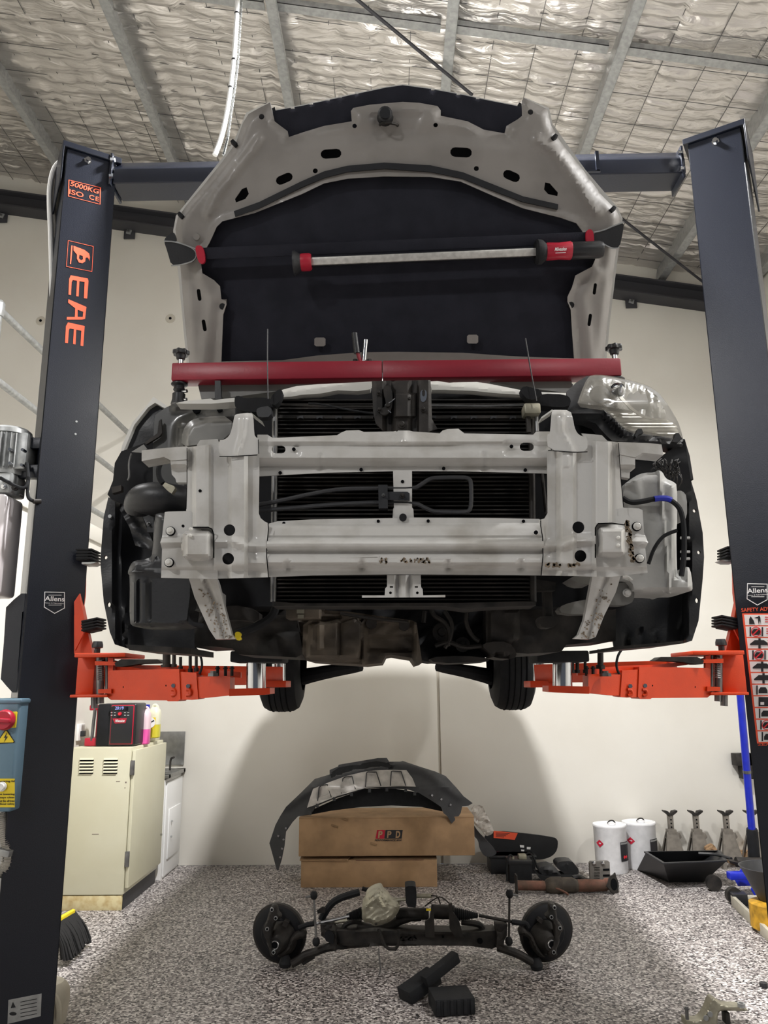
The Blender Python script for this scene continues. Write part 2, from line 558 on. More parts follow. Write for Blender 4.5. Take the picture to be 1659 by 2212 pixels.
# ============================================================ THE ROOM
YB, XL, XR, YF = 7.23, -6.5, 3.62, -4.0
S = 'structure'
def struct(o): return tag(o, kind=S)
struct(B().box((XL, YF, -.15), (XR, YB, 0)).done('floor', 'floor', smooth=0))
roofz = lambda x, b=6.07: b - .167 * x
wb = B().box((XL, YB + .02, 0), (XR + .2, YB + .25, 7.6)).done('wall_back', 'caulk', smooth=0)
struct(wb)
def wpanel(x0, x1, n='wall_panel'):
    B().box((x0, YB, 0), (x1, YB + .03, roofz(x0) + .3)).done(n, 'wall', wb, .004)
j1 = P(217, 760, YB).x
j2 = P(949, 1600, YB).x
for a, b in ((XL, j1 - 3.1), (j1 - 3.07, j1 - .018), (j1 + .018, j2 - .012), (j2 + .012, XR)):
    wpanel(a, b)
for x, y in ((88, 693), (368, 688)):
    c = P(x, y, YB)
    o = B().lathe((c.x, YB - .004, c.z), (c.x, YB + .002, c.z), [(0, .045), (.8, .05), (1, .05)], 20).done('socket_ring', 'caulk', wb)
    B().cyl((c.x, YB - .008, c.z), (c.x, YB, c.z), .014, 12).done('socket_hole', 'hole', wb)
wr = struct(B().box((XR, YF, 0), (XR + .2, YB + .25, 5.5)).done('wall_right', 'wallr', smooth=0))
c = PX(1638, 685, XR)
B().box((XR - .006, c.y - .13, c.z - .14), (XR + .01, c.y + .13, c.z + .14)).done('cover_plate', 'wallr', wr, .003)
B().cyl((XR - .012, c.y, c.z), (XR, c.y, c.z), .02, 12).done('socket_hole', 'hole', wr)
# low partition under the mezzanine and its deck
XM = -2.33
zm = 2.62
wl = struct(B().box((XM - .1, -1.0, 0), (XM, YB, zm)).done('wall_left', 'wall', smooth=0))
struct(B().box((XL, -1.0, zm), (XM + .02, YB, zm + .12)).done('trim_1', 'wall', bev=.004))
struct(B().box((XL - .2, YF, 0), (XL, YB + .25, 7.6)).done('wall_far_left', 'wall', smooth=0))
# roof
random.seed(3)
def cell(x, y):
    return abs(math.sin(x * math.pi / .42)) ** .5
rows = []
ys = np.arange(YF, YB + .05, .03)
xs = np.arange(XL, XR + .1, .05)
# puffed rows run across the roof, wires run down it
rs, y = [], YF
while y < YB + .3:
    rs.append(y); y += random.uniform(.075, .15)
rs = np.array(rs)
off = {}
for yy in ys:
    r = []
    for xx in xs:
        yw = yy + .045 * math.sin(xx * 2.1) + .02 * math.sin(xx * 7.7 + 1)
        k = int(np.searchsorted(rs, yw)) - 1
        k = max(0, min(k, len(rs) - 2))
        t = (yw - rs[k]) / (rs[k + 1] - rs[k])
        amp = off.setdefault((k, int((xx - XL) / .28)), random.uniform(.4, 1))
        a = 1 - (2 * min(max(t, 0), 1) - 1) ** 2
        b = ((xx - XL) / .28) % 1
        b2 = min(1, 5 * min(b, 1 - b) + .25)
        z = roofz(xx) - .042 * amp * a ** .6 * b2 - .008 * random.random()
        z -= .03 * max(0, math.sin(yy * 1.7 + xx * .5))
        r.append((xx, yy, z))
    rows.append(r)
ce = B().grid(rows).done('ceiling', 'foil', smooth=60)
struct(ce)
B().hexa([(XL - .2, YF, roofz(XL) + .06), (XR + .2, YF, roofz(XR) + .06), (XR + .2, YB + .25, roofz(XR) + .06), (XL - .2, YB + .25, roofz(XL) + .06),
          (XL - .2, YF, roofz(XL) + .12), (XR + .2, YF, roofz(XR) + .12), (XR + .2, YB + .25, roofz(XR) + .12), (XL - .2, YB + .25, roofz(XL) + .12)]).done('roof_sheet', 'galv', ce, smooth=0)
wires = B()
x = XL
while x < XR:
    wires.tube([(x, YF, roofz(x) - .045), (x + .02, 2, roofz(x) - .05), (x, YB, roofz(x) - .045)], .0032, 4, 0)
    x += .29
y = YF
while y < YB:
    wires.tube([(XL, y, roofz(XL) - .05), (XR, y, roofz(XR) - .05)], .0026, 4, 0)
    y += .3
tag(wires.done('wire_mesh', 'steel', ce), kind='stuff')
sl = math.atan(-.167)
ux = Vector((math.cos(sl), 0, math.sin(sl))); uz = Vector((-math.sin(sl), 0, math.cos(sl)))
def purlin(x):
    b = B()
    c = Vector((x, 0, roofz(x, 5.87)))
    L = (YB - YF) / 2
    ym = (YB + YF) / 2
    for dx, dz, wx, wz in ((0, .09, .002, .1), (.035, -.008, .036, .002), (-.035, .19, .036, .002), (.07, .002, .002, .012)):
        q = c + ux * dx + uz * dz
        b.obox((q.x, ym, q.z), ux * wx, (0, L, 0), uz * wz)
    b.done('purlin', 'galv', ce, smooth=0)
PUR = (-4.3, -3.2, -2.0, -.80, .41, 1.54, 2.69, 3.5)
for x in PUR: purlin(x)
for x0, x1 in zip(PUR, PUR[1:]):
    a = Vector((x0 + .03, 4.55, roofz(x0) - .12)); b_ = Vector((x1 - .03, 4.55, roofz(x1) - .12))
    B().obox((a + b_) / 2, (b_ - a) / 2, (0, .035, 0), uz * .003).obox((a + b_) / 2 + Vector((0, -.033, .02)), (b_ - a) / 2, (0, .002, 0), uz * .025).done('bridging_bar', 'galv', ce, smooth=0)
    B().obox(a + Vector((.012, 0, .03)), (.012, 0, 0), (0, .05, 0), uz * .06).done('bridging_cleat', 'galv', ce, smooth=0)
def onroof(x, y, z0):
    d = ray(x, y)
    return CAM + d * ((z0 - 1.5) / (d.z + .167 * d.x))
for a, b_ in (((640, -110), (1020, 205)), ((1330, 462), (1530, 618))):
    B().tube([onroof(*a, 5.82), onroof(*b_, 5.82)], .012, 8, 0).done('brace_rod', 'rafter', ce)
# end rafter, bolted to the back wall through cleats
za = P(0, 430, YB).z; zb = P(1520, 640, YB).z
xa = P(0, 430, YB).x; xb = P(1520, 640, YB).x
zr = lambda x: za + (zb - za) * (x - xa) / (xb - xa)
raf = B()
for dz, hz, dy in ((0, .008, .09), (-.16, .008, .09), (-.08, .08, .008)):
    raf.hexa([(XL, YB - .16 - dy + .07, zr(XL) + dz - hz), (XR, YB - .16 - dy + .07, zr(XR) + dz - hz), (XR, YB - .09 + dy, zr(XR) + dz - hz), (XL, YB - .09 + dy, zr(XL) + dz - hz),
              (XL, YB - .16 - dy + .07, zr(XL) + dz + hz), (XR, YB - .16 - dy + .07, zr(XR) + dz + hz), (XR, YB - .09 + dy, zr(XR) + dz + hz), (XL, YB - .09 + dy, zr(XL) + dz + hz)])
rf = struct(raf.done('trim_2', 'rafter', smooth=0))
for x, y in ((5, 468), (280, 503), (1363, 652)):
    c = P(x, y, YB - .02)
    k = B().box((c.x - .055, YB - .03, c.z - .07), (c.x + .055, YB - .015, c.z + .15)).done('cleat', 'rafter', rf, .002)
    B().rbox((c.x, YB - .04, c.z), (.05, .012, .05), ry=.3).done('square_washer', 'galv', k, .002)
    B().cyl((c.x, YB - .065, c.z), (c.x, YB - .04, c.z), .013, 6).done('bolt', 'steel', k)
# left mezzanine railing
rl = thing('mezzanine_railing', 'galvanised pipe railing running back along the raised deck at left', 'railing', (-2.45, 4.5, zm + .12))
for z in (3.88, 3.42, 2.96):
    B().cyl((-2.5, 4.62, z), (-2.5, YB, z), .024, 14).done('rail', 'galv', rl)
for y in (4.64,):
    B().cyl((-2.5, y, zm + .12), (-2.5, y, 3.88), .024, 14).done('rail_post', 'galv', rl)
    B().lathe((-2.5, y, 3.83), (-2.5, y, 3.94), [(0, .03), (.2, .036), (.8, .036), (1, .02)], 14).done('clamp_fitting', 'galv', rl)

# ============================================================ THE TWO-POST LIFT
def column(side):
    # yawed 31 degrees toward the car
    a = math.radians(31) * side
    if side > 0: c0 = Vector((-1.532, 3.30, 0))
    else: c0 = Vector((1.452, 3.335, 0))
    u = Vector((math.cos(a), math.sin(a), 0))
    v = Vector((-math.sin(a), math.cos(a), 0))
    wd = .233 if side > 0 else .236
    return c0, u, v, wd
H = 4.06
cols = {}
for side, lab in ((1, 'left dark grey lift column lettered EAE in orange down its face'), (-1, 'right dark grey lift column carrying the safety advice sticker')):
    c0, u, v, wd = column(side)
    t = thing('lift_column', lab, 'lift column', c0 + u * wd / 2, 'lift columns')
    q = lambda s_, d_, z_: c0 + u * s_ + v * d_ + Vector((0, 0, z_))
    b = B()
    # U section open toward the car: front face, back face and spine
    th = .008
    b.hexa([q(0, 0, 0), q(wd, 0, 0), q(wd, th, 0), q(0, th, 0), q(0, 0, H - .03), q(wd, 0, H - .03), q(wd, th, H - .03), q(0, th, H - .03)])
    b.hexa([q(0, .25, 0), q(wd, .25, 0), q(wd, .25 + th, 0), q(0, .25 + th, 0), q(0, .25, H - .03), q(wd, .25, H - .03), q(wd, .25 + th, H - .03), q(0, .25 + th, H - .03)])
    s0 = 0 if side > 0 else wd - th
    b.hexa([q(s0, 0, 0), q(s0 + th, 0, 0), q(s0 + th, .258, 0), q(s0, .258, 0), q(s0, 0, H - .03), q(s0 + th, 0, H - .03), q(s0 + th, .258, H - .03), q(s0, .258, H - .03)])
    s1 = wd - th if side > 0 else 0
    for d0 in (0, .198):
        b.hexa([q(s1, d0, 0), q(s1 + th, d0, 0), q(s1 + th, d0 + .06, 0), q(s1, d0 + .06, 0), q(s1, d0, H - .03), q(s1 + th, d0, H - .03), q(s1 + th, d0 + .06, H - .03), q(s1, d0 + .06, H - .03)])
    b.done('column_shell', 'post', t, .004, seg=1)
    # head plate
    b = B()
    b.hexa([q(-.02, -.012, H - .03), q(wd + .02, -.012, H - .03), q(wd + .02, .29, H - .03), q(-.02, .29, H - .03), q(-.02, -.012, H), q(wd + .02, -.012, H), q(wd + .02, .29, H), q(-.02, .29, H)])
    sx = -.02 if side > 0 else wd + .012
    b.hexa([q(sx, -.012, H - .2), q(sx + .008, -.012, H - .2), q(sx + .008, .29, H - .32), q(sx, .29, H - .32), q(sx, -.012, H), q(sx + .008, -.012, H), q(sx + .008, .29, H), q(sx, .29, H)])
    b.done('head_plate', 'post', t, .002, seg=1)
    o = q(wd * .42 if side > 0 else wd * .52, 0, H - .065)
    B().lathe(o, o - v * .02, [(0, .018), (.2, .018), (.21, .012), (1, .012)], 6).done('head_bolt', 'chrome', t)
    b = B()
    b.hexa([q(-.12, -.1, 0), q(wd + .12, -.1, 0), q(wd + .12, .38, 0), q(-.12, .38, 0), q(-.12, -.1, .02), q(wd + .12, -.1, .02), q(wd + .12, .38, .02), q(-.12, .38, .02)])
    b.done('base_plate', 'post', t)
    cols[side] = (t, c0, u, v, wd)
def face(side):
    t, c0, u, v, wd = cols[side]
    return t, atPlane(c0, -v), u, -v
# overhead beam
t = thing('overhead_beam', 'dark grey steel beam joining the two lift columns overhead behind the bonnet', 'beam', (0, 3.42, 3.9))
za0, za1 = 3.905, 4.055
b = B()
for x0, x1 in ((-1.33, .05), (.05, 1.44)):
    pass
yy = 3.40
b.prism([(-1.34, yy, za0), (-1.34, yy + .15, za0), (-1.34, yy + .15, za1), (-1.34, yy + .05, za1), (-1.34, yy, za1 - .07)], (2.80, .0, .02))
b.done('beam_section', 'post', t, .004, seg=1)
for x in (-1.35, 1.445):
    B().box((x - .006, yy - .012, za0 - .012), (x + .006, yy + .15, za1 + .012)).done('end_flange', 'post', t, .002)
    for z in (za0 + .03, za1 - .03):
        B().cyl((x + (-.02 if x > 0 else .0), yy - .015, z), (x + (.0 if x > 0 else .02), yy - .015, z), .012, 6).done('flange_bolt', 'chrome', t)
c = P(1290, 352, 3.38)
B().box((c.x - .008, 3.37, c.z - .05), (c.x + .008, 3.385, c.z + .06)).box((c.x - .06, 3.37, c.z - .052), (c.x + .012, 3.385, c.z - .044)).done('limit_bar', 'post', t)
# lettering on the left column
t, F, u, n = face(1)
Z = Vector((0, 0, 1))
def poly(name, pts, F, mt, parent, lift=.0015, holes=()):
    me_vs = []
    loops = [pts] + list(holes)
    allp = [Vector((a[0], a[1], 0)) for L in loops for a in L]
    tri = geometry.tessellate_polygon([[Vector((a[0], a[1], 0)) for a in L] for L in loops])
    vs = [F(a.x, a.y, lift) for a in allp]
    k = len(vs)
    vs += [F(a.x, a.y, lift * .3) for a in allp]
    fs = [tuple(x) for x in tri]
    o = 0
    for L in loops:
        m_ = len(L)
        fs += [(o + i, o + (i + 1) % m_, o + (i + 1) % m_ + k, o + i + k) for i in range(m_)]
        o += m_
    me = bpy.data.meshes.new(name)
    me.from_pydata(vs, [], fs)
    return link(name, me, mt, parent)
def frame(name, pts, wpx, F, mt, parent, lift=.0015):
    cx = sum(p[0] for p in pts) / len(pts); cy = sum(p[1] for p in pts) / len(pts)
    ins = []
    for x, y in pts:
        d = math.hypot(x - cx, y - cy)
        ins.append((x + (cx - x) / d * wpx * 1.4, y + (cy - y) / d * wpx * 1.4))
    return poly(name, pts, F, mt, parent, lift, holes=[ins])
def ftext(name, s, x, y, F, ex, ey, wpx, hpx, Y, mt, parent, **k):
    return text(name, s, F(x, y, 0), ex, ey, wpx * Y / FPX, hpx * Y / FPX, mt, parent, **k)
frame('rating_frame', [(148, 388), (218, 405), (217, 442), (147, 424)], 1.6, F, 'orangep', t)
ftext('rating_text', '5000KG', 183, 405.5, F, u, Z, 60, 11.5, 3.75, 'orangep', t, shear=.15, bold=.012)
ftext('rating_text', 'ISO', 165, 418, F, u, Z, 29, 11.5, 3.75, 'orangep', t, bold=.01)
ftext('rating_text', 'CE', 203, 428, F, u, Z, 20, 11, 3.75, 'orangep', t, bold=.008, space=1.2)
frame('logo_frame', [(147, 519), (202, 532), (199, 587), (143, 576)], .9, F, 'orangep', t)
poly('logo_bar', [(154, 530), (157, 530.5), (153.5, 570.5), (151, 570)], F, 'orangep', t)
z5 = lambda x, y: (x * .294, 250 + y * .294)
poly('logo_mark', [z5(*p) for p in ((540, 955), (620, 985), (655, 1012), (661, 1040), (655, 1068), (652, 1050), (640, 1040), (628, 1045), (626, 1070), (605, 1084), (580, 1078), (565, 1050), (566, 1020), (541, 990))], F, 'orangep', t,
     holes=[[z5(*p) for p in ((583, 1022), (608, 1030), (610, 1055), (595, 1062), (580, 1048))]])
e1 = [(520, 1172), (645, 1196), (650, 1215), (640, 1343), (617, 1340), (622, 1222), (583, 1215), (578, 1328), (560, 1325), (566, 1212), (535, 1207), (526, 1222), (522, 1318), (503, 1314), (508, 1200)]
a1 = [(503, 1348), (635, 1405), (625, 1492), (603, 1498), (490, 1498), (492, 1478), (550, 1478), (553, 1415), (500, 1372)]
a1h = [(570, 1425), (612, 1440), (608, 1478), (570, 1477)]
e2 = [(500, 1518), (622, 1545), (612, 1693), (592, 1690), (598, 1580), (560, 1571), (555, 1680), (537, 1677), (543, 1568), (512, 1563), (506, 1575), (499, 1670), (478, 1668), (485, 1545)]
poly('letter', [z5(*p) for p in e1], F, 'orangep', t)
poly('letter', [z5(*p) for p in a1], F, 'orangep', t, holes=[[z5(*p) for p in a1h]])
poly('letter', [z5(*p) for p in e2], F, 'orangep', t)
def badge(cx, cy, F, u, t, s=1):
    pts = [(cx - 22, cy - 22), (cx + 22, cy - 21), (cx + 22, cy + 14), (cx, cy + 26), (cx - 23, cy + 12)]
    b_ = poly('badge_outline', pts, F, 'wprint', t, holes=[[(cx - 20.5, cy - 20.5), (cx + 20.5, cy - 19.5), (cx + 20.5, cy + 13), (cx, cy + 24), (cx - 21.5, cy + 11)]])
    poly('badge_line', rect(cx - 13, cy - 15, cx + 15, cy - 14), F, 'wprint', t)
    poly('badge_line', rect(cx - 13, cy + 6.5, cx + 15, cy + 7.5), F, 'wprint', t)
    ftext('badge_text', 'Allens', cx, cy - 6.5, F, u, Z, 39, 10, 3.4, 'wprint', t, bold=.012)
    ftext('badge_text', 'Hoists & Fabrications', cx, cy + 3, F, u, Z, 40, 2.4, 3.4, 'wprint', t, bold=0)
badge(118, 1300, F, u, t)
for x, y in ((165, 911), (163, 938)):
    o = F(x, y, 0); B().cyl(o, o + n * .004, .005, 8).done('rivet', 'galv', t)
poly('data_plate', [(18, 2160), (90, 2146), (88, 2195), (16, 2212)], F, 'galv', t, .002)
for k in range(5):
    poly('plate_print', [(44, 2164 + k * 8), (80, 2157 + k * 8), (80, 2158.5 + k * 8), (44, 2165.5 + k * 8)], F, 'print', t, .003)
poly('plate_print', circ(28, 2190, 8, ry=4), F, 'print', t, .003)
poly('plate_print', [(28, 2164), (34, 2176), (23, 2178)], F, 'print', t, .003)
# right column stickers
t, F, u, n = face(-1)
badge(1636, 1282, F, u, t)
ftext('heading_text', 'SAFETY ADVICE', 1641, 1316, F, u, Z, 72, 8, 3.3, 'orangep', t, bold=.008)
xl = lambda y: 1604 + (y - 1325) * .115
for k in range(11):
    y0 = 1328 + k * 25.2
    y1 = y0 + 22.5
    row = poly('pictogram_row', [(xl(y0) + 3, y0), (xl(y0) + 90, y0), (xl(y1) + 90, y1), (xl(y1) + 3, y1)], F, 'wprint', t, .002)
    X0 = xl(y0) + 12; cy = (y0 + y1) / 2
    if k == 0:
        poly('pictogram', [(X0 + 2, cy + 9), (X0 + 2, cy - 2), (X0 + 5, cy - 8), (X0 + 8, cy - 4), (X0 + 12, cy + 2), (X0 + 14, cy + 9)], F, 'print', t, .003)
        poly('pictogram', [(X0 + 22, cy + 9), (X0 + 21, cy - 3), (X0 + 13, cy - 5), (X0 + 21, cy - 7), (X0 + 23, cy - 10), (X0 + 26, cy - 6), (X0 + 27, cy + 9), (X0 + 25, cy + 1)], F, 'print', t, .003)
    elif k in (2, 4, 5):
        poly('pictogram', [(X0 - 2, cy + 1), (X0 + 2, cy - 2), (X0 + 8, cy - 7), (X0 + 28, cy - 7), (X0 + 36, cy - 1), (X0 + 37, cy + 4), (X0 - 2, cy + 4)], F, 'print', t, .003)
        poly('pictogram', rect(X0 + 16, cy - 11, X0 + 21, cy + 11), F, 'print', t, .0032)
    elif k == 7:
        poly('pictogram', rect(X0 + 2, cy - 10, X0 + 40, cy + 10), F, 'print', t, .003)
        poly('pictogram', rect(X0 + 6, cy + 1, X0 + 14, cy + 7), F, 'wprint', t, .004)
    else:
        poly('pictogram', rect(X0, cy - 10, X0 + 3, cy + 10), F, 'print', t, .003)
        poly('pictogram', rect(X0 + 26, cy - 10, X0 + 29, cy + 10), F, 'print', t, .003)
        poly('pictogram', [(X0 + 5, cy + 7), (X0 + 5, cy), (X0 + 9, cy - 6), (X0 + 20, cy - 6), (X0 + 24, cy), (X0 + 24, cy + 7)], F, 'print', t, .003)
        if k in (1, 3, 9):
            poly('ban_ring', circ(X0 + 14, cy, 11, 20), F, 'redprint', t, .0036, holes=[circ(X0 + 14, cy, 9.4, 20)])
            poly('ban_bar', [(X0 + 6, cy + 6), (X0 + 20, cy - 8), (X0 + 22, cy - 6), (X0 + 8, cy + 8)], F, 'redprint', t, .0036)
    for j in range(3):
        poly('warning_line', rect(X0 + 36, cy - 7 + j * 5, X0 + 60, cy - 5.4 + j * 5), F, 'redprint', t, .003)
poly('sticker_border', [(xl(1325) - 1, 1325), (xl(1325) + 92, 1325), (xl(1606) + 92, 1606), (xl(1606) - 1, 1606)], F, 'orangep', t, .001)
ftext('maker_text', 'P', 1642.5, 1607.5, F, u, Z, 5, 5.5, 3.3, 'orangep', t, shear=.3, bold=0)
frame('maker_frame', rect(1637.5, 1603, 1647, 1610.5), .5, F, 'orangep', t)
ftext('maker_text', 'EAE', 1660, 1607.5, F, u, Z, 23, 5.5, 3.3, 'orangep', t, bold=0)

# carriages, pads, arms ------------------------------------------------
for side in (1, -1):
    tc = thing('lift_carriage', ('left' if side > 0 else 'right') + ' orange lift carriage with stacked black door guards, sliding on the column', 'lift carriage', (-1.27 * side, 3.4, 1.4), 'lift carriages')
    mx = (lambda x: x) if side > 0 else (lambda x: 1768 - x)      # the two sides mirror about the car's centre line
    dy = 0 if side > 0 else -5
    q = lambda pts: [(mx(x), y + dy) for x, y in pts]
    # tall plate
    panel('carriage_plate', q([(185, 1040), (188, 1040), (184, 1180), (182, 1285), (166, 1400), (150, 1510), (148, 1300)]), 'orange', tc, atY(3.42), t=.02)
    panel('carriage_wing', q([(172, 1282), (188, 1360), (200, 1412), (160, 1412), (160, 1330)]), 'orange', tc, atY(3.40), t=.03)
    panel('carriage_rib', q([(172, 1282), (185, 1358), (162, 1405), (160, 1300)]), 'orange', tc, atY(3.36), t=.012)
    pbox('carriage_box', min(mx(162), mx(206)), 1418 + dy, max(mx(162), mx(206)), 1502 + dy, 3.30, .14, 'orange', tc, .004)
    pbox('top_plate', min(mx(160), mx(271)), 1410 + dy, max(mx(160), mx(271)), 1420 + dy, 3.22, .26, 'orange', tc, .003)
    pbox('bottom_plate', min(mx(150), mx(232)), 1500 + dy, max(mx(150), mx(232)), 1507 + dy, 3.22, .26, 'orange', tc, .003)
    for (x, y, an) in ((191, 1203, 0), (203, 1353, -12)):
        b = B()
        for k in range(4):
            yy_ = y - 12 + k * 6.2
            c = P(mx(x), yy_ + dy, 3.40)
            b.rbox((c.x, c.y, c.z), (.07, .11, .008), ry=math.radians(an) * -side * -1)
        c = P(mx(x), y + dy, 3.40)
        b.rbox((c.x - .008 * side, c.y, c.z), (.05, .10, .045), ry=math.radians(an) * side)
        b.done('door_guard', 'rubber', tc, .002)
    if True:
        c = P(mx(191), 1225 + dy, 3.40)
        B().prism([P(mx(176), 1214 + dy, 3.36), P(mx(209), 1214 + dy, 3.36), P(mx(196), 1219 + dy, 3.36), P(mx(176), 1219 + dy, 3.36)], (0, .08, 0)).done('guard_bracket', 'galv', tc, .002)
    # restraint knob and pin
    c = P(mx(211), 1392 + dy, 3.26)
    B().lathe((c.x, c.y, c.z - .045), (c.x, c.y, c.z + .012), [(0, .012), (.5, .012), (.55, .022), (.75, .022), (1, .018)], 12).done('release_knob', 'blackp', tc)
    for x, r in ((216, .016), (232, .009)):
        a = P(mx(x), 1420 + dy, 3.28); b_ = P(mx(x), 1500 + dy, 3.28)
        B().cyl(a, b_, r, 14).done('hinge_pin', 'steel', tc)
    a = P(mx(218), 1424 + dy, 3.24); b_ = P(mx(218), 1470 + dy, 3.24)
    pts = [a.lerp(b_, k / 60) + Vector((.011 * math.cos(k * 1.05), .011 * math.sin(k * 1.05), 0)) for k in range(61)]
    B().tube(pts, .0028, 5, 0).done('lock_spring', 'steel', tc)
    for x, y1 in ((204, 1530), (217, 1520)):
        a = P(mx(x), 1500 + dy, 3.3); b_ = P(mx(x), y1 + dy, 3.3)
        B().cyl(a, b_, .014, 12).done('pin_end', 'steel', tc)
    # front arm: three telescoping boxes
    ta = thing('swing_arm', ('left' if side > 0 else 'right') + ' orange telescopic lift arm reaching under the front of the car', 'lift arm', (-.85 * side, 3.2, 1.45), 'lift arms')
    Yx = lambda x: 3.24 - (abs(x - mx(235)) / 320) * .28
    ax = atYf(lambda x, y: Yx(x))
    panel('outer_tube', q([(233, 1450), (240, 1448), (387, 1445), (390, 1510), (384, 1515), (363, 1515), (360, 1513), (240, 1512), (233, 1507)]), 'orange', ta, ax, t=.12, bumps=[pad(rect(*[mx(245) if side > 0 else mx(380), 1430, mx(380) if side > 0 else mx(245), 1530]), 4, 0)])
    panel('middle_tube', q([(387, 1451), (424, 1453), (428, 1510), (415, 1512), (390, 1511)]), 'orange', ta, atYf(lambda x, y: Yx(x) + .006), t=.108)
    panel('inner_tube', q([(421, 1466), (430, 1462), (497, 1461), (497, 1502), (440, 1508), (421, 1506)]), 'orange', ta, atYf(lambda x, y: Yx(x) + .012), t=.09)
    panel('top_bracket', q([(200, 1422), (215, 1421), (300, 1436), (340, 1440), (420, 1443), (520, 1452), (520, 1464), (424, 1458), (330, 1448), (250, 1436), (215, 1431)]), 'orange', ta, atYf(lambda x, y: Yx(x) + .08), t=.02)
    b = B()
    a = P(mx(553), 1492, 3.0)
    panel('pad_plate', q([(495, 1488), (583, 1486), (583, 1499), (570, 1501), (520, 1503), (495, 1504)]), 'orange', ta, atY(2.94), t=.12)
    panel('hinge_web', q([(233, 1420), (244, 1422), (244, 1452), (233, 1452)]), 'orange', ta, atY(3.24), t=.02)
    panel('pivot_ear', q([(205, 1428), (262, 1430), (262, 1437), (205, 1437)]), 'orange', ta, atY(3.22), t=.14)
    panel('pivot_ear', q([(212, 1489), (240, 1488), (240, 1498), (212, 1498)]), 'orange', ta, atY(3.22), t=.14)
    for x, y in ((374, 1481), (406, 1482)):
        pdisc('arm_bolt', mx(x), y, 4.5, Yx(mx(x)) - .006, .012, 'chrome', ta, seg=6)
    for x, y in ((267, 1484), (359, 1481)):
        pdisc('arm_hole', mx(x), y, 1.8, Yx(mx(x)) - .001, .003, 'hole', ta)
    for x in (375, 407):
        o = P(mx(x), 1497, Yx(mx(x)) - .004)
        B().tube([o + Vector((-.008, 0, .012)), o + Vector((.006, 0, .012)), o + Vector((.009, 0, -.006)), o + Vector((-.008, 0, -.01))], .006, 8).done('weld_tab', 'orange', ta)
    # adapter pegs
    pegs = [(360, 8, 1412, 1437), (376, 4, 1412, 1437), (390, 3.2, 1419, 1441), (411, 3.4, 1410, 1449), (424, 3.2, 1410, 1447)] if side > 0 else [(1768 - 1218, 3, 1420, 1450), (1768 - 1233, 4.5, 1420, 1450), (1768 - 1247, 3.6, 1420, 1450), (1768 - 1264, 3, 1419, 1450), (1768 - 1297, 6, 1403, 1441), (1768 - 1237, 3, 1420, 1450)]
    for x, r, y0, y1 in pegs:
        xx = mx(x)
        a = P(xx, y1 + 4, Yx(xx) + .05); b_ = P(xx, y0, Yx(xx) + .05)
        B().lathe(a, b_, [(0, r * 1.5 * .0019), (.2, r * 1.5 * .0019), (.21, r * .0019), (1, r * .0019)], 14).done('adapter_peg', 'castdark', ta)
    for x in (470, 487, 501):
        a = P(mx(x), 1460, 3.05); b_ = P(mx(x), 1439, 3.05)
        B().lathe(a, b_, [(0, .006), (.7, .006), (.72, .01), (.85, .01), (.86, .006), (1, .006)], 10).done('adapter_peg', 'castdark', ta)
    a = P(mx(460), 1461, 3.02)
    B().lathe(a, a + Vector((0, 0, .02)), [(0, .022), (.6, .02), (.61, .012), (1, .012)], 6).done('lock_nut', 'steel', ta)
    # chrome height adapters and pads
    for x, r, y0, y1, Y in ((553, 20.5, 1428, 1487, 3.0), (602, 14.5, 1432, 1470, 4.2)):
        if Y > 4: continue
        a = P(mx(x), y1, Y); b_ = P(mx(x), y0, Y)
        rr = r * Y / FPX
        B().lathe(a, b_, [(0, rr), (.02, rr)] + [(t_, rr) for t_ in (.3, .31, .6, .98)] + [(1, rr)], 28).done('height_adapter', 'chrome', ta)
    c = P(mx(560), 1424, 2.97)
    B().box((c.x - .095, 2.9, c.z - .012), (c.x + .095, 3.08, c.z + .028)).done('lift_pad', 'rubber', ta, .006)
    # yellow cable / spring line hanging down to the arm
    ptube('hanging_cable', [(mx(418), 1395), (mx(432), 1412), (mx(437), 1432), (mx(435), 1447), (mx(430), 1456)], 3.0, 2.6, 'rubber', ta)
    # small pad lying on top bracket
    c = P(mx(265), 1432, 3.25)
    panel('pad_arm', q([(247, 1432), (262, 1424), (340, 1424), (352, 1432), (300, 1434), (262, 1440), (250, 1440)]), 'castdark', ta, atY(3.2), t=.08)
    # rear arm seen behind
    tr = thing('swing_arm', ('left' if side > 0 else 'right') + ' red-orange rear lift arm seen behind the front one with slim chrome adapter', 'lift arm', (-.9 * side, 3.9, 1.45), 'lift arms')
    a0 = Vector((-1.22 * side, 3.5, 1.56)); a1_ = P(mx(600), 1474, 4.1); a1_.z += .02
    d = (a1_ - a0); d.z = 0
    pr = Vector((d.y, -d.x, 0)).normalized() * .045
    mid = (a0 + a1_) / 2
    B().obox(Vector((mid.x, mid.y, 1.55)), d / 2, pr, (0, 0, .045)).done('arm_tube', 'orange', tr, .004)
    c = P(mx(600), 1476, 4.1)
    B().box((c.x - .07, 4.0, c.z - .02), (c.x + .055, 4.2, c.z + .012)).done('pad_plate', 'orange', tr, .003)
    rr = 14 * 4.1 / FPX
    b_ = P(mx(602), 1434, 4.1)
    B().lathe(P(mx(602), 1473, 4.1), b_, [(0, rr), (1, rr)], 24).done('height_adapter', 'chrome', tr)
    B().lathe(b_, P(mx(602), 1415, 4.1), [(0, rr * .6), (1, rr * .6)], 16).done('adapter_screw', 'steel', tr)

